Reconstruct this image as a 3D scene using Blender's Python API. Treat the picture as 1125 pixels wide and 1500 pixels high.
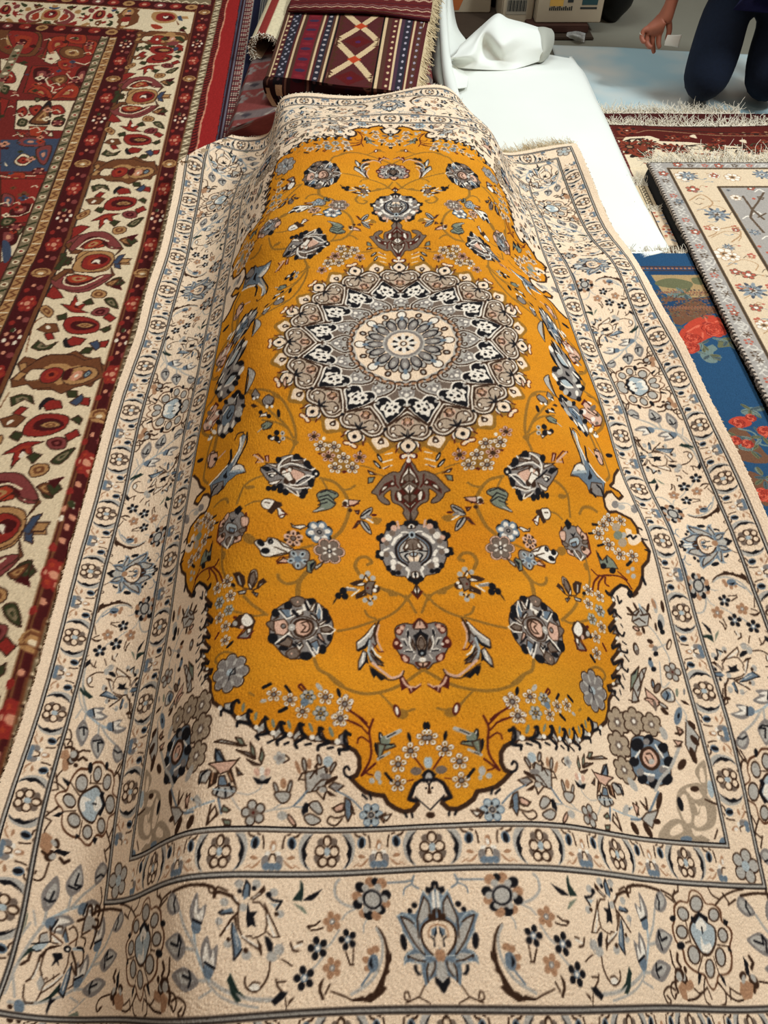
import bpy, bmesh, math, json
import numpy as np
from mathutils import Vector
scene = bpy.context.scene
C = scene.collection
for o in list(bpy.data.objects): bpy.data.objects.remove(o, do_unlink=True)
RNG = np.random.default_rng(7)

# ---------------- camera, world, lights, exposure ----------------
cam_d = bpy.data.cameras.new('camera'); cam = bpy.data.objects.new('camera', cam_d); C.objects.link(cam)
cam_d.sensor_fit = 'VERTICAL'; cam_d.sensor_height = 36.0; cam_d.lens = 36.0 * 1056.13 / 1500
cam_d.clip_start = 0.02
cam.location = (0, 0, 1.16949); cam.rotation_euler = (math.pi/2 - 0.882984, 0, 0)
scene.camera = cam
w = bpy.data.worlds.new('hall_light'); scene.world = w; w.use_nodes = True
w.node_tree.nodes['Background'].inputs[0].default_value = (1.0, 0.90, 0.79, 1)
w.node_tree.nodes['Background'].inputs[1].default_value = 0.21
def area(name, loc, target, size, power, col, sy=None):
    d = bpy.data.lights.new(name, 'AREA'); d.energy = power; d.color = col; d.size = size
    if sy: d.shape = 'RECTANGLE'; d.size_y = sy
    o = bpy.data.objects.new(name, d); C.objects.link(o); o.location = loc
    o.rotation_euler = (Vector(target) - Vector(loc)).to_track_quat('-Z', 'Y').to_euler()
    return o
area('hall_spot_light', (2.3, 1.9, 2.7), (0.6, 2.0, 0), 0.5, 86, (0.90, 0.98, 1.0))
area('ceiling_panel_light', (0.35, 0.60, 3.0), (0.1, 0.9, 0), 1.2, 14, (1.0, 0.68, 0.48))
area('far_panel_light', (0.0, 3.4, 3.2), (-0.15, 2.4, 0), 1.4, 44, (0.86, 0.97, 1.0))
scene.view_settings.view_transform = 'Standard'; scene.view_settings.look = 'None'
scene.view_settings.exposure = 0.0; scene.view_settings.gamma = 1.0
try: scene.view_settings.use_curve_mapping = False
except Exception: pass

# ---------------- helpers ----------------
def lin(c):
    c = np.asarray(c, np.float64)
    return np.where(c <= 0.04045, c/12.92, ((c+0.055)/1.055)**2.4)
def hexc(r, g, b): return tuple(lin(np.array([r, g, b])/255.0))
def tag(o, label=None, cat=None, group=None, kind=None):
    if label: o['label'] = label
    if cat: o['category'] = cat
    if group: o['group'] = group
    if kind: o['kind'] = kind
    return o
def mat_plain(name, rgb, rough=0.8, noise=0.12, scale=40, bump=0.0, spec=0.3, emit=0):
    m = bpy.data.materials.new(name); m.use_nodes = True; nt = m.node_tree; b = nt.nodes['Principled BSDF']
    b.inputs['Roughness'].default_value = rough; b.inputs['Specular IOR Level'].default_value = spec
    tc = nt.nodes.new('ShaderNodeTexCoord'); n = nt.nodes.new('ShaderNodeTexNoise'); n.inputs['Scale'].default_value = scale; n.inputs['Detail'].default_value = 4
    nt.links.new(tc.outputs['Object'], n.inputs['Vector'])
    r = nt.nodes.new('ShaderNodeMix'); r.data_type = 'RGBA'
    c = np.array(hexc(*rgb)); r.inputs['A'].default_value = (*np.clip(c*(1-noise), 0, 1), 1); r.inputs['B'].default_value = (*np.clip(c*(1+noise), 0, 1), 1)
    nt.links.new(n.outputs['Fac'], r.inputs['Factor']); nt.links.new(r.outputs['Result'], b.inputs['Base Color'])
    if bump:
        bp = nt.nodes.new('ShaderNodeBump'); bp.inputs['Strength'].default_value = bump; bp.inputs['Distance'].default_value = 0.01
        nt.links.new(n.outputs['Fac'], bp.inputs['Height']); nt.links.new(bp.outputs['Normal'], b.inputs['Normal'])
    return m
def mat_pile(name, rough=0.85, spec=0.15, sheen=0.0, nscale=900):
    m = bpy.data.materials.new(name); m.use_nodes = True; nt = m.node_tree; b = nt.nodes['Principled BSDF']
    b.inputs['Roughness'].default_value = rough; b.inputs['Specular IOR Level'].default_value = spec
    b.inputs['Sheen Weight'].default_value = sheen
    a = nt.nodes.new('ShaderNodeAttribute'); a.attribute_name = 'knot_colour'
    tc = nt.nodes.new('ShaderNodeTexCoord'); n = nt.nodes.new('ShaderNodeTexNoise'); n.inputs['Scale'].default_value = nscale; n.inputs['Detail'].default_value = 2
    nt.links.new(tc.outputs['Object'], n.inputs['Vector'])
    mr = nt.nodes.new('ShaderNodeMapRange'); mr.inputs['From Min'].default_value = 0.3; mr.inputs['From Max'].default_value = 0.7
    mr.inputs['To Min'].default_value = 0.86; mr.inputs['To Max'].default_value = 1.12
    nt.links.new(n.outputs['Fac'], mr.inputs['Value'])
    vm = nt.nodes.new('ShaderNodeVectorMath'); vm.operation = 'SCALE'
    nt.links.new(a.outputs['Color'], vm.inputs[0]); nt.links.new(mr.outputs['Result'], vm.inputs['Scale'])
    nt.links.new(vm.outputs['Vector'], b.inputs['Base Color'])
    return m
M_PILE = mat_pile('wool_and_silk_pile'); M_FLAT = mat_pile('flat_woven_wool', 0.95, 0.08)
def raw_mesh(name, verts, faces, mat, parent=None, smooth=True):
    me = bpy.data.meshes.new(name); me.from_pydata([tuple(map(float, v)) for v in verts], [], [tuple(f) for f in faces]); me.update()
    if smooth: me.polygons.foreach_set('use_smooth', np.ones(len(me.polygons), bool))
    me.materials.append(mat); o = bpy.data.objects.new(name, me); C.objects.link(o)
    if parent: o.parent = parent
    return o
def sheet(name, P, col, mat=None, thick=0.008, parent=None, back=None, jitter=0.05, keep=False):
    """A woven rug: P (ny,nx,3) knot positions, col (ny,nx,3) sRGB knot colours; gets edges and an underside."""
    ny, nx = P.shape[:2]
    N = np.cross(np.gradient(P, axis=1), np.gradient(P, axis=0)); N /= np.linalg.norm(N, axis=2, keepdims=True) + 1e-12
    if N[..., 2].mean() < 0 and not keep: N = -N
    idx = np.arange(ny*nx).reshape(ny, nx)
    q = np.stack([idx[:-1, :-1], idx[:-1, 1:], idx[1:, 1:], idx[1:, :-1]], -1).reshape(-1, 4)
    a, b_, d = P[0, 0], P[0, 1], P[1, 0]
    flip = np.dot(np.cross(b_-a, d-a), N[0, 0]) < 0
    if flip: q = q[:, ::-1]
    loop = np.concatenate([idx[0, :-1], idx[:-1, -1], idx[-1, :0:-1], idx[:0:-1, 0]])
    PV, NV, CV = P.reshape(-1, 3), N.reshape(-1, 3), col.reshape(-1, 3)
    ring = PV[loop] - NV[loop]*thick; n0 = ny*nx; L = len(loop)
    ri = n0 + np.arange(L); nxt = np.roll(np.arange(L), -1)
    sk = np.stack([loop, ri, ri[nxt], loop[nxt]], -1)
    if flip: sk = sk[:, ::-1]
    ky = np.unique(np.linspace(0, ny-1, max(2, min(ny, 90))).astype(int)); kx = np.unique(np.linspace(0, nx-1, max(2, min(nx, 90))).astype(int))
    B = (P[np.ix_(ky, kx)] - N[np.ix_(ky, kx)]*thick).reshape(-1, 3); bi = (n0+L+np.arange(len(B))).reshape(len(ky), len(kx))
    bq = np.stack([bi[:-1, :-1], bi[1:, :-1], bi[1:, 1:], bi[:-1, 1:]], -1).reshape(-1, 4)
    if flip: bq = bq[:, ::-1]
    V = np.concatenate([PV, ring, B]).astype(np.float32); F = np.concatenate([q, sk, bq]).astype(np.int32)
    cc = np.clip(lin(CV)*(1+RNG.normal(0, jitter, (len(CV), 1))), 0, 1)
    bc = np.tile(lin(np.array(back if back is not None else (0.6, 0.5, 0.4))), (L+len(B), 1)); 
    if back is None: bc[:L] = cc[loop]
    cols = np.ones((len(V), 4), np.float32); cols[:, :3] = np.concatenate([cc, bc])
    me = bpy.data.meshes.new(name); me.vertices.add(len(V)); me.vertices.foreach_set('co', V.ravel())
    me.loops.add(len(F)*4); me.loops.foreach_set('vertex_index', F.ravel()); me.polygons.add(len(F))
    me.polygons.foreach_set('loop_start', np.arange(len(F), dtype=np.int32)*4)
    me.polygons.foreach_set('use_smooth', np.ones(len(F), bool))
    at = me.color_attributes.new('knot_colour', 'FLOAT_COLOR', 'POINT'); at.data.foreach_set('color', cols.ravel())
    me.update(calc_edges=True); me.validate()
    me.materials.append(mat or M_PILE); o = bpy.data.objects.new(name, me); C.objects.link(o)
    if parent: o.parent = parent
    return o
def strands(name, pts, dirs, length, mat, parent, r=0.0007, seg=5, curl=0.35, stuff=True, droop=None, zfun=None):
    """Fringe: three-sided tapered yarns from pts along dirs, wandering as they go."""
    V, F = [], []
    for p, d in zip(pts, dirs):
        p = np.array(p, float); d = np.array(d, float); d /= np.linalg.norm(d)
        l = length*RNG.uniform(0.6, 1.25); path = [p.copy()]
        for s in range(seg):
            d = d + RNG.normal(0, curl/seg*1.6, 3)*np.array([1, 1, 0.45]); d /= np.linalg.norm(d); p = p + d*l/seg
            if zfun is not None: p[2] = max(p[2], zfun(p[0], p[1]) + r*1.2)
            path.append(p.copy())
        b0 = len(V)
        for i, c in enumerate(path):
            t = path[min(i+1, len(path)-1)] - path[max(i-1, 0)]; t /= np.linalg.norm(t)+1e-9
            a = np.cross(t, (0, 0, 1)); a /= np.linalg.norm(a)+1e-9; b = np.cross(t, a)
            rr = r*(1.0-0.5*i/len(path))
            for k in range(3):
                an = 2*math.pi*k/3; V.append(c + rr*(a*math.cos(an)+b*math.sin(an)))
        for i in range(len(path)-1):
            for k in range(3):
                F.append((b0+3*i+k, b0+3*i+(k+1) % 3, b0+3*i+3+(k+1) % 3, b0+3*i+3+k))
    o = raw_mesh(name, V, F, mat, parent)
    if stuff: o['kind'] = 'stuff'
    return o
def grid_patch(ctrl, nu, nv):
    """Catmull-Rom interpolation of a control grid (rows, cols, 3)."""
    A = np.array(ctrl, float)
    def up(A, n):
        m = A.shape[0]; B = np.concatenate([2*A[:1]-A[1:2], A, 2*A[-1:]-A[-2:-1]]); t = np.linspace(0, m-1, n); i = np.minimum(t.astype(int), m-2); s = (t-i).reshape(-1, 1, 1)
        a, b, c, d = B[i], B[i+1], B[i+2], B[i+3]
        return .5*((2*b)+(-a+c)*s+(2*a-5*b+4*c-d)*s**2+(-a+3*b-3*c+d)*s**3)
    A = up(A, nv); A = np.swapaxes(up(np.swapaxes(A, 0, 1), nu), 0, 1)
    return A
def wob(X, Y, f, seed):
    r = np.random.default_rng(seed); o = 0*X
    for k in range(5):
        a = r.uniform(0, 6.28); ff = f*r.uniform(.6, 1.7); o = o+np.sin((X*math.cos(a)+Y*math.sin(a))*ff+r.uniform(0, 6.28))/5
    return o
def box_mesh(name, lo, hi, mat, parent=None, bev=0.004, rotz=0, pivot=None):
    bm = bmesh.new(); bmesh.ops.create_cube(bm, size=1)
    lo, hi = Vector(lo), Vector(hi); c = (lo+hi)/2; s = hi-lo
    for v in bm.verts: v.co = Vector((v.co.x*s.x, v.co.y*s.y, v.co.z*s.z))
    bmesh.ops.bevel(bm, geom=bm.edges[:], offset=bev, segments=2, affect='EDGES')
    me = bpy.data.meshes.new(name); bm.to_mesh(me); bm.free(); me.materials.append(mat)
    o = bpy.data.objects.new(name, me); C.objects.link(o); o.location = c; o.rotation_euler = (0, 0, rotz)
    if parent: o.parent = parent
    return o

# ---------------- a small painter for the knot colours ----------------
PAL=dict(C=(240,214,184),O=(212,138,26),K=(18,16,20),B=(58,36,22),G=(134,126,120),S=(180,174,164),L=(108,122,134),A=(172,182,184),W=(238,228,212),T=(172,130,98),P=(214,172,148),D=(32,46,40),E=(122,128,110),V=(150,106,38),R=(84,26,16),N=(116,99,86),X=(170,150,126),H=(96,60,38),M=(182,162,140))
def cat(pts,closed,n=5):
    P=np.asarray(pts,float)
    if len(P)<3: return P
    if closed: Q=np.vstack([P[-1],P,P[0],P[1]])
    else: Q=np.vstack([2*P[0]-P[1],P,2*P[-1]-P[-2]])
    t=np.linspace(0,1,n,endpoint=False)[:,None]; out=[]
    for i in range(1,len(Q)-2):
        a,b,c,d=Q[i-1],Q[i],Q[i+1],Q[i+2]
        out.append(.5*((2*b)+(-a+c)*t+(2*a-5*b+4*c-d)*t**2+(-a+3*b-3*c+d)*t**3))
    if not closed: out.append(P[-1:])
    return np.vstack(out)
class Canvas:
    def __init__(s,x0,x1,y0,y1,res,base):
        s.x0,s.y0,s.res=x0,y0,res
        s.w=int(round((x1-x0)*res));s.h=int(round((y1-y0)*res))
        s.im=np.empty((s.h,s.w,3),np.float32);s.im[:]=np.array(base)/255.
    def col(s,c): return np.array(PAL[c],np.float32)/255. if isinstance(c,str) else np.array(c,np.float32)
    def poly(s,pts,c):
        P=np.asarray(pts,float);X=(P[:,0]-s.x0)*s.res-.5;Y=(P[:,1]-s.y0)*s.res-.5
        ya=max(0,int(math.ceil(Y.min())));yb=min(s.h-1,int(math.floor(Y.max())))
        if ya>yb or X.max()<0 or X.min()>s.w: return
        X2=np.roll(X,-1);Y2=np.roll(Y,-1);cc=s.col(c)
        rows=np.arange(ya,yb+1)[:,None]
        cr=(Y[None]<=rows)!=(Y2[None]<=rows)
        with np.errstate(divide='ignore',invalid='ignore'):
            xs=np.where(cr,X+(rows-Y)*(X2-X)/(Y2-Y),np.inf)
        xs.sort(axis=1)
        k=int(cr.sum(1).max())
        for r in range(len(rows)):
            row=xs[r]
            for j in range(0,k-1,2):
                if not np.isfinite(row[j+1]): break
                a=max(0,int(math.ceil(row[j])));b=min(s.w,int(math.floor(row[j+1]))+1)
                if b>a: s.im[ya+r,a:b]=cc
    def stroke(s,pts,w,c):
        P=np.asarray(pts,float);X=(P[:,0]-s.x0)*s.res-.5;Y=(P[:,1]-s.y0)*s.res-.5;r=max(w*s.res/2,.6);cc=s.col(c)
        for i in range(len(X)-1):
            xa,ya,xb,yb=X[i],Y[i],X[i+1],Y[i+1]
            a0=max(0,int(min(xa,xb)-r));a1=min(s.w,int(max(xa,xb)+r)+2);b0=max(0,int(min(ya,yb)-r));b1=min(s.h,int(max(ya,yb)+r)+2)
            if a1<=a0 or b1<=b0: continue
            gx=np.arange(a0,a1)[None]-xa;gy=np.arange(b0,b1)[:,None]-ya;dx,dy=xb-xa,yb-ya;l=dx*dx+dy*dy
            t=np.clip((gx*dx+gy*dy)/l,0,1) if l>1e-9 else 0*gx
            m=(gx-t*dx)**2+(gy-t*dy)**2<=r*r
            s.im[b0:b1,a0:a1][m]=cc
    def ell(s,cx,cy,ax,ay,bx,by,c):
        t=np.linspace(0,2*math.pi,15)[:-1];s.poly(np.stack([cx+ax*np.cos(t)+bx*np.sin(t),cy+ay*np.cos(t)+by*np.sin(t)],-1),c)
    def disc(s,cx,cy,r,c): s.ell(cx,cy,r,0,0,r,c)
    def flower(s,kind,cx,cy,r):
        def pet(n,rr,pr,c,ph=0.,asp=1.):
            for i in range(n):
                a=ph+2*math.pi*i/n;ca,sa=math.cos(a),math.sin(a)
                s.ell(cx+ca*rr,cy+sa*rr,ca*pr*asp,sa*pr*asp,-sa*pr,ca*pr,c)
        if kind=='K5': pet(5,.66*r,.33*r,'K',-1.3,1.1);s.disc(cx,cy,.34*r,'L');s.disc(cx,cy,.2*r,'W')
        elif kind=='T5': pet(5,.62*r,.36*r,'T',-1.3,1.1);s.disc(cx,cy,.3*r,'G');s.disc(cx,cy,.14*r,'W')
        elif kind in('w5','p5'):
            b='W' if kind=='w5' else 'P'
            pet(5,.66*r,.36*r,'H',-1.57);pet(5,.68*r,.3*r,b,-1.57);pet(5,.62*r,.12*r,'V' if kind=='w5' else 'R',-1.57,1.4)
            s.disc(cx,cy,.34*r,'B')
            s.disc(cx,cy,.22*r,'G' if kind=='w5' else 'B')
        elif kind=='w5r':
            pet(5,.8*r,.24*r,'B',-.95);pet(5,.66*r,.34*r,'P',-1.57,1.2);pet(5,.6*r,.12*r,'B',-1.57,1.5);s.disc(cx,cy,.34*r,'B');s.disc(cx,cy,.22*r,'N')
        elif kind in('L6','L6b'):
            pet(6,.66*r,.36*r,'L' if kind=='L6b' else 'E',0);pet(6,.64*r,.27*r,'A' if kind=='L6b' else 'S',0)
            pet(6,.5*r,.1*r,'K',.52,1.5);s.disc(cx,cy,.26*r,'K');s.disc(cx,cy,.16*r,'G')
        elif kind=='A6':
            pet(6,.62*r,.4*r,'K',.35);pet(6,.62*r,.36*r,'L',.15);pet(6,.56*r,.2*r,'W',.2,1.3);s.disc(cx,cy,.42*r,'G');s.disc(cx,cy,.18*r,'K');s.disc(cx,cy,.1*r,'G')
        elif kind=='A5':
            pet(5,.6*r,.34*r,'G',.3);pet(5,.62*r,.24*r,'A',.3,1.5);pet(5,.66*r,.1*r,'K',.3,1.6);s.disc(cx,cy,.32*r,'L')
        elif kind=='N8':
            pet(6,.64*r,.42*r,'K',0);pet(6,.66*r,.38*r,'P',0);pet(6,.6*r,.32*r,'B',0);pet(6,.5*r,.32*r,'N',0,1.2);pet(6,.36*r,.08*r,'W',.52,2.);s.disc(cx,cy,.15*r,'K');s.disc(cx,cy,.09*r,'W')
        elif kind=='B5': 
            pet(5,.6*r,.42*r,'B',-1.3);pet(5,.6*r,.3*r,'S',-1.3);s.disc(cx,cy,.36*r,'N');s.disc(cx,cy,.12*r,'R')
        elif kind=='B6':
            pet(6,.6*r,.42*r,'B',0.5);pet(6,.58*r,.32*r,'X',.5);s.disc(cx,cy,.3*r,'N');s.disc(cx,cy,.14*r,'W')
        elif kind=='S5': pet(5,.6*r,.4*r,'S');s.disc(cx,cy,.4*r,'G')
        elif kind=='R8':
            pet(8,.7*r,.32*r,'B');pet(8,.68*r,.26*r,'W');pet(8,.6*r,.28*r,'G',0,1.1);s.disc(cx,cy,.6*r,'G');pet(8,.55*r,.07*r,'S',.39,3.);s.disc(cx,cy,.18*r,'A')
            s.stroke([(cx-.05*r,cy+.1*r),(cx-.3*r,cy+.1*r),(cx-.25*r,cy-.2*r),(cx-.05*r,cy+.05*r),(cx,cy+.4*r)],.06*r,'K')
    def prims(s,L,f=None,fs=1.,edge=0.,edge_cols='',inner=None):
        f=f or (lambda p:p)
        for r in L:
            op,c,w=r[0],r[1],r[2]/1000.*fs;q=np.array(r[3:],float)/1000.
            if op=='e':
                p0=f(np.array([[q[0],q[1]],[q[0]+q[2],q[1]+q[3]],[q[0]+q[4],q[1]+q[5]]]))
                s.ell(p0[0,0],p0[0,1],*(p0[1]-p0[0]),*(p0[2]-p0[0]),c)
            elif op=='f':
                p0=f(q[None,:2])[0];s.flower(c,p0[0],p0[1],w)
            else:
                P=q.reshape(-1,2)
                if op in'PS': P=cat(P,op=='P')
                P=f(P)
                if op in'pP':
                    s.poly(P,c)
                    if inner and c in inner and len(P)>5:
                        m=P.mean(0);s.poly(m+(P-m)*.55,inner[c][0]);s.poly(m+(P-m)*.25,inner[c][1])
                    if edge and c in edge_cols: s.stroke(np.vstack([P,P[:1]]),edge,'B')
                else: s.stroke(P,w,c)
def paint_main(D,CP,res):
    Uo,Ui,Vi,gi,go,me=CP['Uo'],CP['Ui'],CP['Vi'],CP['gi'],CP['go'],CP['me']
    pie,pis,poe=CP['pie'],CP['pis'],Uo/6
    Vo=8.;UE=Uo+go+me;VE=Vo+go+me
    cv=Canvas(0,UE,0,VE,res,PAL['C'])
    # field
    ou=np.array(D['outline'],float).reshape(-1,2)/1000.
    ui,vi=Ui-gi,Vi-gi
    fld=np.vstack([[[0,0]],[[0,ou[0,1]]],ou,[[ui+.02,ou[-1,1]]],[[ui+.02,0]]])
    cv.poly(fld,'O')
    for a,b in zip(ou[:-1],ou[1:]):
        if np.hypot(*(b-a))<.5: cv.stroke([a,b],.045,'B')
    cv.prims(D['q0']); 
    # medallion
    cv.disc(0,0,1.72,'M');cv.disc(0,0,.98,'N');cv.disc(0,0,.84,'S');cv.disc(0,0,.74,'C')
    for k in range(16):
        for sg in(1,-1):
            a=k*math.pi/8;ca,sa=math.cos(a),math.sin(a)
            if not(-2.2<(0*ca+1.2*sa) and -2.2<1.2*ca): continue
            cv.prims(D['med'],lambda p:np.stack([sg*p[:,0]*ca+p[:,1]*sa,-sg*p[:,0]*sa+p[:,1]*ca],-1))
    def ring(n,r,ph,fn):
        for i in range(n):
            a=ph+2*math.pi*i/n;fn(math.cos(a),math.sin(a),r)
    def el(ra,rb,c): return lambda ca,sa,r: cv.ell(ca*r,sa*r,ca*ra,sa*ra,-sa*rb,ca*rb,c)
    ring(32,.50,0.1,el(.09,.06,'B'));ring(32,.49,0.1,el(.08,.045,'S'));ring(16,.42,0,el(.13,.075,'K'));ring(16,.41,0,el(.11,.055,'G'));ring(16,.43,0,el(.05,.03,'S'))
    ring(8,.64,math.pi/2,el(.09,.08,'B'));ring(8,.64,math.pi/2,el(.07,.06,'W'));ring(8,.56,math.pi/2,el(.05,.03,'L'))
    ring(8,.64,math.pi/8,el(.06,.05,'B'));ring(8,.64,math.pi/8,el(.03,.02,'S'))
    ring(48,.79,0,el(.02,.04,'T'))
    cv.disc(0,0,.31,'S');cv.disc(0,0,.28,'G');cv.disc(0,0,.24,'C');ring(8,.13,math.pi/8,el(.04,.03,'K'));ring(8,.13,0,el(.07,.03,'W'));cv.disc(0,0,.05,'B');cv.disc(0,0,.03,'W')
    cv.prims(D['q'],None,1.,.014,'WSPGLNAET')
    # guards + borders base
    cv.poly([(Ui-gi,0),(UE,0),(UE,VE),(0,VE),(0,Vi-gi),(Ui-gi,Vi-gi)],'C')
    Vb=(Vi+Vo)/2;Ub=(Ui+Uo)/2
    S=D['strip'];B=D['sside'];ke=2.95/3
    endf=lambda p:np.stack([p[:,0]*ke,Vb-p[:,1]],-1)
    # branch: drawn on end around rosette t=3 (both sides) and sides
    for fl in(0,1):
        cv.prims(B,lambda p:np.stack([(6-p[:,0] if fl else p[:,0])*ke,Vb-p[:,1]],-1))
    for g in(lambda t:3-t,lambda t:3+t,lambda t:9-t):
        cv.prims(B,lambda p:np.stack([Ub-p[:,1],g(p[:,0])],-1))
    cv.prims(S,endf)
    cv.prims([r for r in S if True],lambda p:np.stack([-p[:,0]*ke,Vb-p[:,1]],-1))
    for g in(lambda t:3-t,lambda t:3+t):
        cv.prims(S,lambda p:np.stack([Ub-p[:,1],g(p[:,0])],-1))
    cv.prims(D['qc'])
    # guards
    def guard(map_,n,p,half0):
        for j in range(n):
            for sg in(1,-1):
                cv.prims(D['guard'],lambda q:map_(j*p+sg*q[:,0]*p/.956,q[:,1]))
                cv.prims(D['guardm'],lambda q:map_(j*p+sg*q[:,0]*p/.956,q[:,1]))
    for (U,V,g,pu,pv,nu,nv) in((Ui,Vi,gi,pie,pis,4,7),(Uo,8.,go,poe,1.,6,8)):
        guard(lambda t,w:np.stack([t,V-w],-1),nu,pu,0)
        guard(lambda t,w:np.stack([U-w,t],-1),nv,pv,0)
        # corner square
        cv.poly([(U-g,V-g),(U+g,V-g),(U+g,V+g),(U-g,V+g)],'C')
        for rr,pc in((.115,'B'),(.09,'S')):
            for i in range(5):
                a=-1.3+2*math.pi*i/5; cv.disc(U+.1*math.cos(a),V+.1*math.sin(a),rr*.62,pc)
        cv.disc(U,V,.05,'A')
    for (U,V,g) in((Ui,Vi,gi),(Uo,8.,go)):
        for o in(-g,g):
            L=[(-.1,V+o),(U+o,V+o),(U+o,-.1)]
            cv.stroke(L,.060,'C');cv.stroke(L,.020,'S')
            for d in(-.019,.019):
                cv.stroke([(-.1,V+o+d),(U+o+d,V+o+d),(U+o+d,-.1)],.016,(.12,.09,.08))
    return cv

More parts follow.
